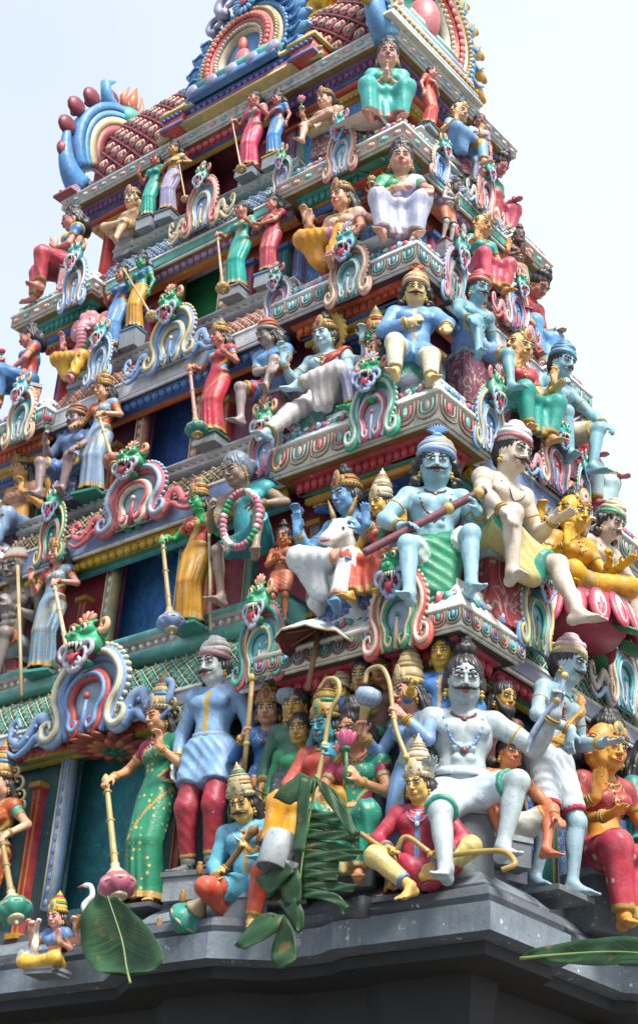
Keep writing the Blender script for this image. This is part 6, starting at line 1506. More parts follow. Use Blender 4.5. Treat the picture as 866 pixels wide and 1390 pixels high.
place('c8','pale moustached statue with white turban and cream shorts, right of the blue corner man',2,'R',.14,78,(708,562),842,dict(skin='c0b0a0',pose='sit',hairk='short',hat=('turban','b8bcc4','8a4a50','8a4a50'),bot='shorts',drape=.3,botc='b8a868',trim='1f7f6a',face=dict(must='big'),l='knee',r=('give',(.04,.28,-.20)),lean=(6,0,0),neck=('string','2a2420'),set=dict(la=(-.20,-.34,.20),ra=(.2,-.50,.02),pel=(0,0,.54))),seat='7a1a26')
place('c9','golden yellow goddess statue with several faces on a crimson lotus pedestal',2,'R',.10,68,(786,655),822,F_(skin='c4941c',pose='lotus',faces=[-78],hairk='puff',hat=('low',GOLD,'a8a8a0','8c2a2a'),top='choli',topc='c08414',bot='sari',botc='c08a18',l='bless',r='give',extra=[(-1,'high'),(1,'hold')],neck=gn,hs=1.15),seat=None,name='seated_statue')
place('c10','pale bare chested statue with green turban leaning outward beside the yellow goddess',2,'R',0.22,80,(842,672),872,dict(skin='b8a294',pose='sit',hairk='curls',hat=('turban','b0a88a','3a8a6a','3a8a6a'),bot='shorts',botc='b8b8b0',face=dict(must='small'),l=('high',(.22,.14,.0)),r='knee',lean=(14,0,4),neck=('string','5a4a3a')),seat='7a1a26')
# ============ storey 3
place('d1','seated goddess statue with gold tiara and pale blue skirt at the left edge, third row',3,'L',0.45,6,(30,606),762,F_(skin='c48a44',pose='lalita',top='choli',topc='b07a60',bot='sari',botc='6f8fb8',hat=('low',),neck=gn,l='bless',r='point',extra=[(-1,'high'),(1,'high')],head=(0,0,-20)),seat='5c2440')
place('d2','seated man statue in turban and steel blue tunic holding a pink bud, third row left',3,'L',.18,12,(104,540),678,dict(skin='7a6468',pose='sit',top='half',topc='4a6490',bot='shorts',botc='3a5a98',tail='4a6490',hairk='short',hat=('turban','7a4a3a','8a6a4a','8a6a4a'),face=dict(must='small'),belt='a8883c',l=('hold',(.08,.26,-.10)),r='knee',head=(0,0,-10)),seat='12305c')
place('d3','woman statue in powder blue sari with orange sleeve leaning on a pink banded mace',3,'L',.20,10,(140,497),672,F_(skin='c48a62',top='blouse',topc='b04a24',bot='sari',botc='7f98b8',sash='6f88a8',sashw=.09,belt='9c8450',neck=gn,hat=('mid',),l='mace',r=('mace',(.0,.24,-.26)),head=(4,6,-16)),plinth='1f7a6a')
place('d4','woman statue in bright red sari with blue sleeve and teal banded mace, third row centre',3,'L',.20,4,(296,428),594,F_(skin='bc6a5c',top='blouse',topc='4a78b0',bot='sari',botc='b0262e',sash='a83440',sashw=.10,belt='b09a60',neck=gn,hat=('mid',),l=('mace',(.16,.2,-.22)),r='point',head=(0,0,-16)),plinth='1f5a4a')
place('d5','crouching statue in orange turban, blue tunic and red shorts with bent knee, third row',3,'L',.10,6,(358,424),575,dict(skin='8a7a78',pose='sit',top='half',topc='4a7cb4',bot='shorts',botc='9a2430',tail='4a7cb4',hairk='long',hat=('turban','b0583c','8a8a88','b0583c'),face=dict(must='small'),l='across',r='knee',head=(0,0,-24),lean=(10,0,0),set=dict(la=(-.20,-.30,.02),ra=(.18,-.40,.28),pel=(0,0,.52))),seat='5c2440')
place('d6','pale blue god statue with golden halo crown reclining in a cream white robe, third row',3,'L',.20,14,(440,423),596,dict(skin='8fb4c4',pose='lalitaL',hairk='topknot',hat=('low',),bot='sari',botc='b8b4b4',sash='a83a2a',sashw=.04,neck=gn,l=('bless',(.14,.3,-.14)),r='lap',extra=[(-1,'high'),(1,'high')],halo='a8822c',face=dict(fem=True,bindi=1),head=(0,0,-14),trim='9a8a60',set=dict(la=(-.36,-.50,-.12),pel=(0,0,.5))),seat='1f6a60')
place('d7','green faced crowned woman statue seated with a small child on her lap',3,'L',.22,6,(503,412),560,F_(skin='1f9a5c',pose='sit',top='blouse',topc='6a7a9c',bot='sari',botc='6a6a8c',sash='3a3a4a',hat=('tall',),neck=gn,l='lap',r='lap',head=(4,0,-18)),seat='1f6a60')
place('d7b','tiny pink child figure sitting in the green woman\'s lap',3,'L',.08,0,(508,448),486,dict(h=.03,skin='c08a7a',pose='sit',hs=1.35,hairk='topknot',bot='brief',botc='a8903c',l='hold',r='hold',bangle=None),seat=0)
place('d8','moustached man statue in light blue coat, white trousers and orange plumed turban, third row corner',3,'L',.26,38,(566,352),532,dict(skin='c8a868',pose='sit',top='tunic',topc='5a8ac4',bot='trousers',botc='c4bfa4',tail='5a8ac4',hairk='curls',hat=('turban_top','b0783c','b8a07c','c0602c'),face=dict(must='big',bindi=1,lip='b01c22'),l='chest',r='knee',hs=1.15,trim='a89c80',bulk='big',leglen=.9,set=dict(la=(-.16,-.46,.02),ra=(.16,-.50,-.06))),seat='1f6a60')
place('d9','blue skinned moustached statue in a red turban resting hand on raised knee',3,'R',.16,72,(656,360),528,dict(skin='5f96a8',pose='sit',hairk='short',hat=('turban','a83440','a87050','a87050'),face=dict(must='big',bindi=1),bot='shorts',botc='5f82b8',l='knee',r='down',neck=('string','a8a080'),lean=(4,0,0),hs=1.1,set=dict(la=(-.2,-.40,.22),ra=(.2,-.40,.0),pel=(0,0,.55))),seat='5c2440')
place('d10','goddess statue in teal skirt and red bodice with side face, third row right',3,'R',0.28,70,(712,440),600,F_(skin='c4965a',pose='sit',faces=[-78],hat=('low',),hairk='puff',top='choli',topc='a82434',bot='sari',botc='0f7f74',l='bless',r='bless',neck=gn,extra=[(1,'give')],hs=1.15),seat='5c2440')
place('d11','blue bare chested statue in blue turban looking out past the teal goddess',3,'R',0.28,76,(771,455),640,dict(skin='6a9cae',pose='sit',hairk='short',hat=('turban','4a7aa0','5f9ab8','4a7aa0'),face=dict(must='small'),bot='shorts',botc='b0a890',l='hold',r='knee',lean=(6,0,0),hs=1.1,neck=('string','7a6a4a')),seat='5c2440')
place('d12','red sleeved statue reaching outward at the far right end of the third row',3,'R',0.4,92,(808,560),700,dict(skin='a8505c',pose='sit',top='shirt',topc='b01c28',bot='skirt',botc='8aa8b0',hairk='long',l='give',r=('give',(.05,.40,-.3)),lean=(14,0,0),h=.018),seat='5c2440')
# ============ storey 4
place('e1','woman statue in blue sari holding a small rose, in profile against the sky at left',4,'L',.14,-34,(40,438),560,F_(skin='b86a5c',pose='sit',top='blouse',topc='b0382c',bot='sari',botc='2f62a0',sash='2f62a0',hairk='puff',l=('hold',(.02,.30,-.16)),r='lap',head=(0,0,-16)),seat='a8452a')
place('e2','pink elephant headed god statue in yellow dhoti with raised palm',4,'L',0.38,8,(124,418),528,dict(skin='c07684',pose='lalita',elephant=1,hairk=0,bulk='fat',hat=('low',),bot='sari',botc='c08a1c',sash='1f7a6a',sashw=.03,l='bless',r='lap',extra=[(-1,'high'),(1,'high')],hs=1.15,belt=GOLD),seat='2a5f98')
place('e3','woman statue in sky blue sari with a rose at her chest, fourth row left',4,'L',.22,8,(165,357),476,F_(skin='a86050',top='choli',topc='2f6ab0',bot='sari',botc='4f86c4',sash='4f86c4',belt='b09a60',neck=gn,hairk='puff',l='hold',r='down',head=(0,0,-10)),plinth='7a3a34')
place('e4','green faced woman statue in golden yellow skirt holding a mace, fourth row',4,'L',.24,4,(192,340),450,F_(skin='1f8a64',top='blouse',topc='2f8a74',bot='sari',botc='b8801c',sash='3a5a98',belt='b09a60',hairk='puff',l=('hold',(.06,.26,-.16)),r='down',head=(0,0,-12)),plinth='3a6a98')
place('e5','woman statue in turquoise sari standing right of the green doorway with gold mace',4,'L',.20,4,(328,274),394,F_(skin='b86a58',top='blouse',topc='1f9088',bot='sari',botc='149486',sash='8a8460',belt='b09a60',neck=gn,hairk='bun',l=('mace',(.16,.2,-.2)),r='bless',head=(0,0,-14)),plinth='6a6a7a')
place('e6','woman statue in red dress with chin on hand beside the turquoise sari woman',4,'L',.24,6,(369,261),374,F_(skin='b8685c',top='blouse',topc='9a2434',bot='sari',botc='a02c3a',sash='7a2430',belt='8a5a4a',hairk='puff',l='chest',r='across',head=(0,0,-20)),plinth='3a6aa8')
place('e7','four armed seated goddess statue in yellow skirt with gold tiara, fourth row',4,'L',0.25,8,(462,238),376,F_(skin='c88e6c',pose='lalita',top='choli',topc='c0a088',bot='sari',botc='c4821c',hat=('low',),neck=gn,l='bless',r='lap',extra=[(-1,'high'),(1,'high')],head=(0,0,-14),hs=1.1,trim='b06a8a'),seat='a8452a')
place('e8','woman statue in lilac white sari with green sleeves, hand on heart, fourth row corner',4,'L',.26,38,(546,186),333,F_(skin='c48a74',pose='sit',top='blouse',topc='1f8a5a',bot='sari',botc='a8aecb',sash='a09cc4',sashw=.09,belt='a89460',neck=gn,hairk='puff',l='chest',r='knee',hs=1.15,trim='7a6a70'),seat='2f7f78')
place('e9','ash grey bearded ascetic statue in orange cloth with hands held to his mouth',4,'R',.16,84,(628,236),330,dict(skin='9c9494',pose='stand',hairk='topknot',hair='2a2826',bot='shorts',botc='b0583c',trim='2f6a4a',l='pray',r='pray',face=dict(beard='2a2826'),lean=(14,0,0),head=(16,0,0)),plinth='7a2030')
place('e10','seated goddess statue in rose pink skirt with side face and raised palm, fourth row right',4,'R',0.3,68,(660,283),396,F_(skin='c08a50',pose='sit',faces=[-78],hat=('low',),hairk='puff',top='choli',topc='1f8f88',bot='sari',botc='b83a50',l='bless',r='bless',neck=gn,hs=1.15),seat='a8452a')
place('e11','dark brown bearded sage statue with palms joined, right side of the fourth row',4,'R',.12,56,(706,304),420,dict(skin='6a4640',pose='stand',bulk='thin',hairk='topknot',hair='2a2422',bot='shorts',botc='a87a60',l='pray',r='pray',face=dict(beard='2a2422')),plinth='7a2030')
place('e12','statue in scarlet shirt bowing outward at the far end of the fourth row',4,'R',0.45,86,(746,364),500,dict(skin='a86c54',pose='sit',top='half',topc='a81c24',bot='sari',botc='4a86c0',hairk='puff',l='knee',r=('give',(.0,.34,-.3)),lean=(16,0,0),head=(14,0,0),h=.018),seat='a8452a')
# ============ storey 5
place('f1','woman statue in red skirt and blue blouse with joined palms at the top left corner',5,'L',0.25,-36,(98,278),404,F_(skin='b86c64',pose='sit',top='blouse',topc='2a62a0',bot='sari',botc='9a2430',sash='a8883c',hairk='puff',l='pray',r='pray'),seat='6a2038')
place('f2','cream skinned plump seated statue with small crown, top row left',5,'L',0.32,4,(180,248),338,dict(skin='c8a07c',pose='lalita',bulk='fat',hairk='short',hat=('low','8a7a5a'),bot='shorts',botc='b8a080',l='lap',r='holdhi',hs=1.3,face=dict(fem=True)),seat='7a7a84')
place('f3','small woman statue in turquoise dress, top row left of the doorway',5,'L',.20,6,(211,208),298,F_(skin='a8564c',top='blouse',topc='158a80',bot='sari',botc='128f80',belt='a83a2a',hairk='bun',l='bless',r='down'),plinth='3a4250')
place('f4','woman statue in cream and violet sari with green sleeve holding a mace, top row',5,'L',.22,8,(236,188),290,F_(skin='b07a44',top='blouse',topc='4a3a6a',bot='sari',botc='8a86a8',sash='b0a060',sashw=.08,neck=gn,hairk='puff',l='chest',r='mace',head=(0,0,-16)),plinth='3a4250')
place('f5','woman statue in rose pink sari standing by the dark red doorway, top row',5,'L',.20,4,(345,124),232,F_(skin='b86a60',top='blouse',topc='c04a6a',bot='sari',botc='c0345a',sash='8a8a88',belt='b09a60',neck=gn,hairk='bun',l=('mace',(.14,.2,-.2)),r='bless',head=(0,0,-12)),plinth='7a2a34')
place('f6','woman statue in cornflower blue dress beside the rose pink sari woman',5,'L',.24,2,(376,121),214,F_(skin='a8605c',top='choli',topc='2f6ab0',bot='sari',botc='4080c4',belt='b09a60',hairk='puff',l='chest',r='down',head=(0,0,-16)),plinth='b8902a')
place('f7','peach skinned reclining statue with pink flower and gold headband, top row right',5,'L',.12,8,(440,114),194,dict(skin='c8957c',pose='lalitaL',bulk='fat',hairk='bun',hat=('low',),bot='shorts',botc='b8a88c',l=('holdhi',(.16,.26,-.08)),r='lap',hs=1.35,face=dict(fem=True,bindi=1),head=(0,0,-14)),seat='4a1c2a')
place('f8','woman statue in turquoise sari with joined palms on the topmost corner',5,'L',.26,38,(528,48),172,F_(skin='c4827c',pose='sit',top='blouse',topc='2fa094',bot='sari',botc='2f9c94',belt='a8a080',neck=gn,hairk='puff',l='pray',r='pray',hs=1.15,trim='8a4a4a'),seat='6a2038')
place('f9','slim woman statue in a plain red dress at the top of the side face',5,'R',.24,96,(588,90),172,F_(skin='b8706a',top='blouse',topc='b03430',bot='sari',botc='b83a30',hairk='short',l='down',r='chest',head=(0,0,8)),plinth='3a4250')
place('f10','seated statue in sky blue cloth with yellow skin and raised palms, top row side face',5,'R',0.3,74,(628,134),222,F_(skin='c49a70',pose='lalita',faces=[-78],hat=('tiara',),hairk='puff',top='choli',topc='5f8fc4',bot='sari',botc='5a8ac0',l='bless',r='bless',hs=1.2),seat='6a2038')
place('f11','woman statue in lilac grey dress facing out near the right end of the top row',5,'R',0.26,58,(652,154),254,F_(skin='a8645c',top='blouse',topc='9a98b0',bot='sari',botc='8f9cc0',belt='a89460',hairk='bun',l='chest',r='down',hs=1.1),plinth='3a4250')
place('f12','woman statue in green blouse and crimson skirt bowing outward at the top right end',5,'R',0.5,84,(690,204),318,F_(skin='b8606c',pose='sit',top='blouse',topc='0f7a64',bot='sari',botc='9a2038',hairk='puff',l='lap',r=('give',(.0,.34,-.26)),lean=(16,0,0),head=(12,0,0),h=.02),seat='6a2038')
# ============ held things
def G_(k,i): return FIGS[k]['grip'](i)
def hang(k,i,label,px,R,cols,up=.10,**kw):
    g=G_(k,i); py=px[1]; r=M@np.array([px[0]-CX,py-CY,FPX]); t=((g[1]-.10*FIGS[k]['s'])-CAM[1])/r[1] if abs(FIGS[k]['a'])<1.0 else ((g[0]+.05)-CAM[0])/r[0]
    bt=CAM+t*r; d=norm(g-bt); return mace(label,g+d*up*FIGS[k]['s'],bt,R,cols,**kw)
hang('a1',1,'mace with green ribbed ball hanging from the red sari woman at the left edge',(22,1252),.15,('8a7440','1f7a66','a89c7c'))
hang('a3',0,'mace with pink netted ball held by the tall woman in green sari',(161,1222),.15,('9c8a50','a8506a','b0a484'))
g0,g1=G_('a6',0),G_('a6',1); dd=norm(g0-g1); dd=norm(dd+np.array((0,-.1,0))); mace('long slanting mace with teal fluted ball gripped by the kneeling man',g1-dd*.16,P(243,1268,y=8.50),.155,('7a5a30','157a66','8a7a5c'))
hang('c1',1,'mace with maroon striped ball under the hand of the checked blue sari woman',(95,902),.12,('b09c7c','8a2438','b09050'))
hang('c2',0,'mace with grey blue ribbed ball held by the green faced woman',(233,858),.12,('8a7a50','5f78a8','a8946c'))
hang('d3',1,'mace with pink banded ball held by the powder blue sari woman',(155,632),.10,('b09c6c','a05a4c','b09050'))
hang('d4',0,'mace with teal banded ball beside the bright red sari woman',(268,592),.11,('b07a6c','1f6a60','b09050'))
hang('e5',0,'gold mace beside the turquoise sari woman on the fourth row',(303,396),.075,('a8886c','9c7c44','a8885c'))
hang('f5',0,'small gold mace beside the rose pink sari woman in the top row',(328,232),.06,('a8886c','9c7c44','a8885c'))
hang('e4',0,'gold mace with round ball in front of the golden yellow skirt, fourth row',(208,432),.07,('b09060','a8884c','b09050'))
hang('f4',1,'tiny mace held by the woman in cream and violet sari',(252,272),.05,('b09060','b09a70','b09050'))
# rods, bows, staffs
g=G_('a5',0); rod('plain gold rod with knob upright in the blue dressed attendant\'s hand','rod','rod',[g+(0,0,.42),g+(0,0,.2),g+(0,0,-.15),g+(0,0,-.38)],.022,'8a7440',[(0,.04),(2,.03)])
whisk('silver grey fly whisk raised by the blue dressed attendant',G_('a5',1),(0.1,-.1,1),.95,'6f7c8c')
g=G_('a7',1); rod('tall gold bow with hooked top held by the turquoise faced archer','bow','bow',smooth([g+(-.02,-.04,-.62),g+(-.03,-.02,-.3),g,g+(.03,0,.24),g+(.11,0,.38),g+(.09,0,.50),g+(-.01,0,.54),g+(-.09,0,.47)]),.019,'a08a54',[(8,.03),(16,.03),(0,.026)])
flower('pink lotus bud held by the seated woman in emerald sari',G_('a8',1)+np.array((0,-.04,.14)),1.5,'b84a6c',.16)
whisk('fluffy pale blue whisk held low by the attendant in profile',G_('a9',0),(.35,-.1,1),.95,'7f98b8')
g=G_('a9',1); rod('gold bow with curled tip in front of the pale robed attendant','bow','bow',smooth([g+(.16,-.02,-.42),g+(.06,-.02,-.2),g,g+(-.04,0,.2),g+(-.12,0,.34),g+(-.24,0,.34),g+(-.27,0,.24)]),.018,'a08a54',[(0,.028),(12,.024)])
ga,gb=G_('a10',0),G_('a10',1); rod('gold bow lying across the lap of the cream trousered archer','bow','bow',smooth([ga+(-.26,-.05,.16),ga,ga*.6+gb*.4+(0,-.05,.10),gb,gb+(.34,-.02,-.03),gb+(.56,-.02,-.06),gb+(.66,-.05,-.16),gb+(.58,-.08,-.20)]),.019,'9c7c3c',[(8,.028),(24,.028)])
g=G_('a11',1); rod('short curved dagger with pale blade in the strongman\'s raised fist','dagger','dagger',smooth([g+(.06,0,.16),g,g+(-.10,0,-.10),g+(-.22,0,-.24),g+(-.27,0,-.38)]),[.018]*8+[.022]*17+[.015]*4+[.008]*4 if len(smooth([0,1,2,3,4]) if 0 else [1]*33)==33 else .02,'8ea4c4',[(0,.03),(9,.03)])
rod('thin upright staff of the old grey skinned man, reaching the ledge','staff','staff',[P(24,768,y=8.80),P(27,860,y=8.72),P(29,945,y=8.62)],.018,'a08a60')
rod('long thin staff between the green faced woman and the old man','staff','staff',[P(283,688,y=8.84),P(285,770,y=8.80),P(286,856,y=8.76)],.015,'b0a480')
g=FIGS['c3']['hand'](1); bead_ring('flower garland of pink, white and green beads in the old man\'s hand',g+np.array((-.02,-.10,-.20)),Rz(.3),.17,.27,.036,('a8607c','c8c0b8','b05a70','1f7a4a'))
a_,b_=G_('c7',0),G_('c7',1); d_=norm(b_-a_); ob=rod('sword in carved maroon sheath held across the blue corner man\'s lap','sword','sword',smooth([a_-d_*.42,a_-d_*.2,a_,a_+d_*.28,b_,b_+d_*.14]),.034,'6a3440',[(26,.05),(36,.05)]);
flower('rose pink flower held by the steel blue tunic man',G_('d2',0)+np.array((0,-.02,.09)),1.0,'a83a5c',.1)
flower('small dark rose in the corner woman\'s hand against the sky',G_('e1',0)+np.array((0,-.02,.05)),.8,'8a2438',.08)
flower('pink rose at the chest of the sky blue sari woman',G_('e3',0)+np.array((0,-.03,.05)),.6,'a83a4c',.06)
flower('pink lotus held by the reclining peach statue in the top row',G_('f7',0)+np.array((0,-.02,.06)),.85,'c06a80',.1)
flower('gold spear tip finial in the raised hand of the four armed goddess in yellow skirt',FIGS['e7']['grip'](3)+np.array((0,0,.04)),.8,'a8885c',.06,cat='emblem')
bull('white bull statue with gold bell collar and small horns seated among the second row figures',P(473,850,y=9.0)+np.array((0,.05,.0)),rad(12),.86)
ls=FIGS['c9']; lotus_seat('crimson lotus pedestal with pale edged petals under the yellow goddess',ls['W']((0,-.10,-.27)),0,.42*ls['s'],.28*ls['s'])
parasol('weathered blue and white parasol with dark red underside over the lower figures',P(430,872,y=8.62),.34,.42,Rx(rad(-6))@Ry(rad(3)))
swan('white swan statue at the lower left edge beside the small goddess',P(38,1322,y=8.48),rad(60),.62)
swan('white swan statue between the small goddess and the big banana leaf',P(128,1262,y=8.52),rad(-60),.55)
# ============ monster mask arches
A=lambda label,base,top,w,face,cols,mc='1f8a5c',d=-.03,k=1,mask=True,ms=1.0: (lambda pos,zt: mask_arch(label,pos,0 if face=='L' else math.pi/2,w,(zt-pos[2])/1.0,cols,mc,mask,ms,None,d>.03))(*(lambda fix:( (P(base[0],base[1],y=fix) if face=='L' else P(base[0],base[1],x=fix)), zat(*( (P(base[0],base[1],y=fix)[:2]) if face=='L' else (P(base[0],base[1],x=fix)[:2]) ),top)))(LV[k]['yf']+d if face=='L' else LV[k]['xr']-d))
A('large blue grey scroll arch with green fanged mask in the middle of the lowest eave',(118,1003),846,1.10,'L',('6f8fb8','c0bca0','a83c38','5f86b8','8fa8c4'),d=.05,k=1)
A('half hidden arch with green red tongued mask left of the parasol',(352,928),790,.55,'L',('b8505c','2f8f80','2f8a88','b8a880','5fa0b0'),d=.02,k=1)
A('red and green scroll arch with green snarling mask below the blue corner man',(541,886),742,.62,'L',('c0443c','c8b0a0','1f8060','b8a880','8a9cb8'),d=-.04,k=1)
A('pink scroll arch with green mask over the second doorway, orange wave tails',(182,716),610,.92,'L',('c05a64','8fa8c4','c8c0b0','b84a50','8fb0c4'),d=.05,k=2)
A('blue grey curl arch with green mask, left end of the second eave block',(358,650),548,.46,'L',('6f94c4','b8a060','5f88b8','b84a58','8fa8c4'),'3a8a6a',d=.0,k=2)
A('emerald rimmed arch with pink core and green mask under the child bearing woman',(506,600),488,.56,'L',('1f9a74','b8ccc0','c04a50','a8b4c8','8fa8c4'),d=-.04,k=2)
A('pale blue wave arch with green pink mask over the third doorway',(232,496),396,.72,'L',('7f9ccc','c0b080','b8a878','5f86b8','9ab0d0'),d=.05,k=3)
A('blue curl arch with dark green mask left of the yellow skirted goddess',(376,434),362,.38,'L',('6f94c4','c8b8b0','b84a3c','5f86b8','8fa8c4'),'2f6a5c',d=.0,k=3)
A('peach scroll arch with teal core and mask in front of the yellow skirted goddess',(473,408),312,.52,'L',('c08a74','c8b8a0','2f8a84','b8a0a0','8ab0c8'),'2f8a8c',d=-.04,k=3)
A('small cream and pink arch with mask over the fourth doorway',(272,312),222,.52,'L',('b8a488','c06a70','7f9ccc','b8a878','9ab0c8'),'2a7a64',d=.05,k=4)
A('teal curl arch with green red mask below the cornflower dressed woman',(382,262),200,.30,'L',('2f9a88','c8b8b0','5f86b8','b85a60','8fa8c4'),'2a8a54',d=.0,k=4)
A('pink and blue scroll arch with teal mask below the reclining peach statue',(462,238),152,.42,'L',('c07078','c0a890','6f9ccc','c8b8b0','8ab0c8'),'2f8f8a',d=-.04,k=4)
A('peach scroll arch with teal core under the woman holding the small rose',(24,602),508,.50,'L',('b88a74','c8b8a0','2f8a84','b8a0a0','8ab0c8'),'5f94b0',d=-.04,k=3)
A('blue and orange scroll arch with teal mask at the left of the top row',(97,418),330,.44,'L',('6f94c4','b8c0c8','b87a4c','6f9ccc','8ab0c8'),'2f7f80',d=-.04,k=4)
A('dark teal curl ornament with red green mask beside the steel blue tunic man',(66,765),660,.42,'L',('1f6a6a','b8a060','2f8a74','b84a58','2a5a60'),'2f8a6a',d=.0,k=2)
A('small blue scroll with teal red mouthed mask beside the elephant headed god',(132,520),436,.40,'L',('6f94c4','a8b8c8','5f86b8','a8a0a0','8ab0c8'),'2f8a8c',d=.0,k=3)
A('teal and gold scroll arch with bright green mask right of the blue corner man',(726,888),752,.52,'R',('4f84bc','b8a460','1f9a84','a8a080','6f94b0'),'149060',d=-.03,k=1)
A('pale scroll arch with green fanged mask under the crimson lotus pedestal',(846,968),838,.60,'R',('b8a498','c8b8a0','2f8a84','8fa8c4','8ab0c8'),'1f8a5c',d=.05,k=1)
A('blue curl arch with red green mask below the red turbaned blue man',(662,618),502,.46,'R',('5f8cc4','b0a070','6f98cc','a8a8b0','6f94c0'),'3a8a6a',d=-.03,k=2)
A('pink flame arch with teal mask below the teal skirted goddess',(752,668),566,.52,'R',('c07878','c8c0b0','c84a3c','5f86b8','b0a8b8'),'1f9480',d=.05,k=2)
A('small teal mask ornament at the far end of the second side eave',(792,700),612,.26,'R',('1f9088','b8c0b8','b85a50','5f86b8','6f94b0'),'1f8a80',d=0,k=2)
A('rose and blue striped arch with teal mask beside the lilac white sari woman',(616,416),312,.42,'R',('5f8cc4','b87a7c','c0686c','1f8a88','6f94c0'),'2f7f74',d=-.03,k=3)
A('pink and white arch with green mask below the dark brown sage',(700,452),366,.46,'R',('b87c84','c8c4b8','4f78b8','b84a50','8ab0c8'),'1f8a6c',d=.05,k=3)
A('blue fan arch with teal mask below the slim woman in plain red',(596,246),186,.34,'R',('b88a84','c8b8b0','5f8cc8','6f9ccc','6f9ccc'),'1f8f84',d=-.03,k=4)
A('cream and red scroll arch with teal mask on the topmost side eave',(658,290),214,.38,'R',('b8a898','c86a60','b8302c','8fb0c8','a8b8c0'),'1f8f84',d=.05,k=4)
# ============ banana leaves, floodlight, brass lamp hooks
y0=8.22
def S2(lst,y=y0,dy=0): return [ (P(a[0],a[1],y=y+dy*i),P(b[0],b[1],y=y+dy*i)) for i,(a,b) in enumerate(lst)]
RL=random.Random(5)
leaf('broad dark green banana leaf rising at the bottom left',[S2([((166,1322),(176,1322)),((132,1318),(206,1318)),((112,1292),(222,1300)),((110,1250),(206,1268)),((122,1224),(182,1240)),((134,1213),(158,1219))],8.1)],None,'across',((177,1336),(172,1315),(165,1275),(146,1217),8.09))
st=[]
for q in range(9):   # blade torn into strips along its veins
    ya=1100+q*13.5; xr_=RL.choice((452,474,486,494,468,490)); dr=RL.uniform(1,20); h=13.5
    st.append(S2([((410,ya),(410,ya+h)),((436,ya+1),(436,ya+h+.5)),((460,ya+dr*.4),(458,ya+h*.95+dr*.5)),((xr_,ya+dr*1.2+RL.uniform(-2,3)),(xr_-RL.uniform(2,9),ya+h*RL.uniform(.3,.8)+dr*1.4))],8.16,.02+.012*(q%2)))
leaf('ragged banana leaf torn into strips before the green sari woman',st,None,'along',((430,1052),(420,1110),(410,1170),(404,1240),8.15))
leaf('folded pale underside of banana leaf hanging in front of the yellow dhoti',[S2([((370,1084),(394,1094)),((388,1064),(420,1080)),((408,1048),(436,1060))],8.14),S2([((408,1056),(425,1058)),((404,1085),(420,1088)),((402,1120),(418,1122)),((395,1160),(413,1158))],8.10,-.01),S2([((426,1054),(440,1062)),((438,1080),(456,1082)),((456,1106),(474,1104)),((476,1136),(486,1132))],8.12,-.01),S2([((432,1060),(444,1066)),((452,1084),(468,1090)),((466,1100),(484,1128))],8.2)],None,'along')
leaf('torn light green leaf strip with square ends below the floodlight',[S2([((386,1168),(400,1184)),((366,1182),(382,1202)),((346,1192),(364,1216))],8.1),S2([((376,1190),(404,1178)),((382,1212),(410,1202)),((388,1228),(408,1226))],8.12),S2([((376,1226),(394,1212)),((392,1248),(412,1236)),((404,1268),(412,1262))],8.14)],None,'along')
leaf('curled banana leaf with dark hollow at the bottom centre',[S2([((362,1240),(386,1243)),((342,1252),(372,1268)),((318,1284),(332,1290))],8.05,-.04),S2([((366,1240),(386,1244)),((378,1258),(398,1262)),((370,1284),(404,1290)),((368,1302),(400,1306)),((378,1316),(386,1316))],8.05)],None,'along')
leaf('banana leaf lying across the lower right corner',[S2([((706,1300),(708,1304)),((736,1286),(740,1306)),((784,1277),(790,1310)),((830,1273),(836,1311)),((890,1276),(892,1312))],8.0)],None,'across',((706,1302),(760,1297),(830,1293),(890,1296),7.99))
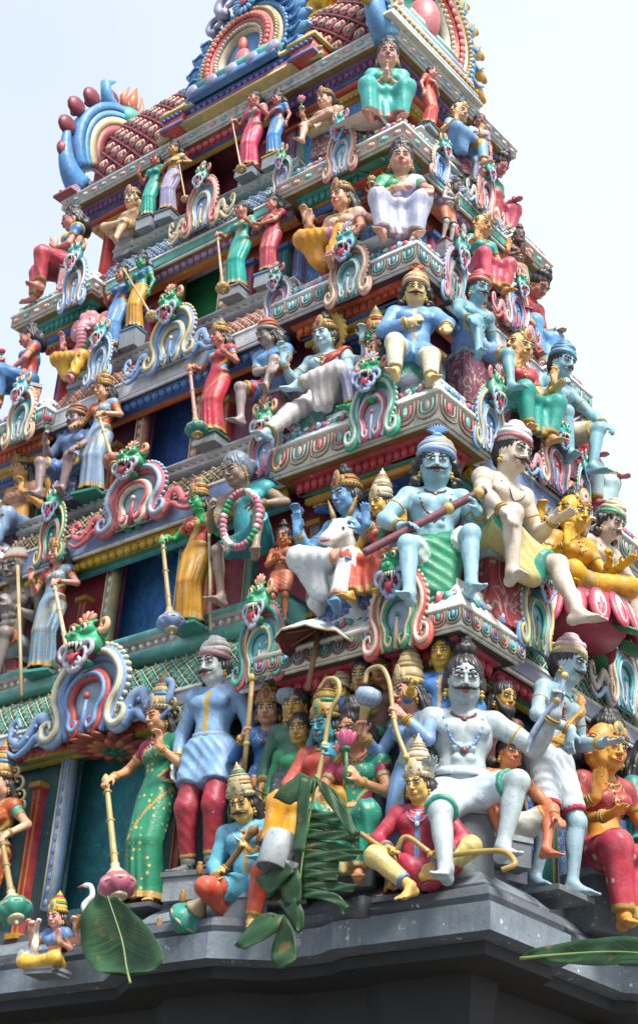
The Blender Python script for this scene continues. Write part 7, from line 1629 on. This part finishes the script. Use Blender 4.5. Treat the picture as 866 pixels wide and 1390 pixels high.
r=empty('floodlight',P(376,1156,y=8.12),0,1,'round metal floodlight on a thin angled arm in front of the figures','floodlight')
b=MB(); A_=align(P(388,1122,y=8.12)-P(372,1172,y=8.05)); b.lathe([(.112,-.14),(.118,-.135),(.118,.12),(.10,.135),(.02,.14)],0,28,(0,0,0),A_); b.lathe([(.108,-.14),(.104,-.12),(.03,-.05),(.001,-.05)],1,28,(0,0,0),A_); b.build('housing',[mat('8f989e',.35,.3),mat('1c1c1c',.4,.1)],r)
b=MB(); b.box((.08,.02,-.12),(.15,.08,.08),0,Ry(.2)); b.tube([(-.11,0,.0),(-.12,.02,-.14),(.05,.03,-.16),(.13,0,-.1),(.115,0,0)],.008,1,n=6); b.build('bracket',[mat('9aa0a4',.4,.2),mat('5a5e62',.4,.2)],r)
b=MB(); o_=np.array(r.location); e_=P(490,1238,y=8.52); b.tube([np.array((.08,.02,-.14)),e_-o_],.013,0,n=8); b.box(e_-o_+np.array((0,0,.03)),(.10,.07,.14),0); b.build('arm',[mat('4a4e54',.4,.2)],r)
for q,(px,py,lb) in enumerate(((344,1062,'small brass lamp socket beside the kneeling man\'s shoulder'),(248,1218,'small brass lamp socket between green sari hem and the grey step'),(216,1256,'small brass lamp socket behind the teal fluted ball'),(271,1180,'brass lamp socket at the soldier\'s gaiters'),(352,1136,'brass lamp socket above the orange trousered knee'),(438,1076,'brass lamp socket at the archer\'s sword belt'),(106,1252,'brass lamp socket by the swan and the blue jamb'))):
    p=P(px,py,y=8.52 if q in(1,2,3,6) else 8.56); b=MB(); b.lathe([(.022,-.05),(.026,-.03),(.026,.02),(.018,.03),(.022,.05),(.012,.056)],0,12,(0,0,0),align((.2,-.2,1))); b.tube([(0,0,-.04),(0,.16,-.06)],.009,0,n=6); ob=b.build('lamp_socket',[mat('8a5a24',.35,.3)]); ob.location=p; tag(ob,lb,'lamp socket')
# ground around the temple
b=MB(); b.add([(-400,-400,0),(400,-400,0),(400,400,0),(-400,400,0)],[(0,1,2,3)]); g=b.build('ground',[mat('55534f',.7,.2)],smooth=False); tag(g,kind='structure')
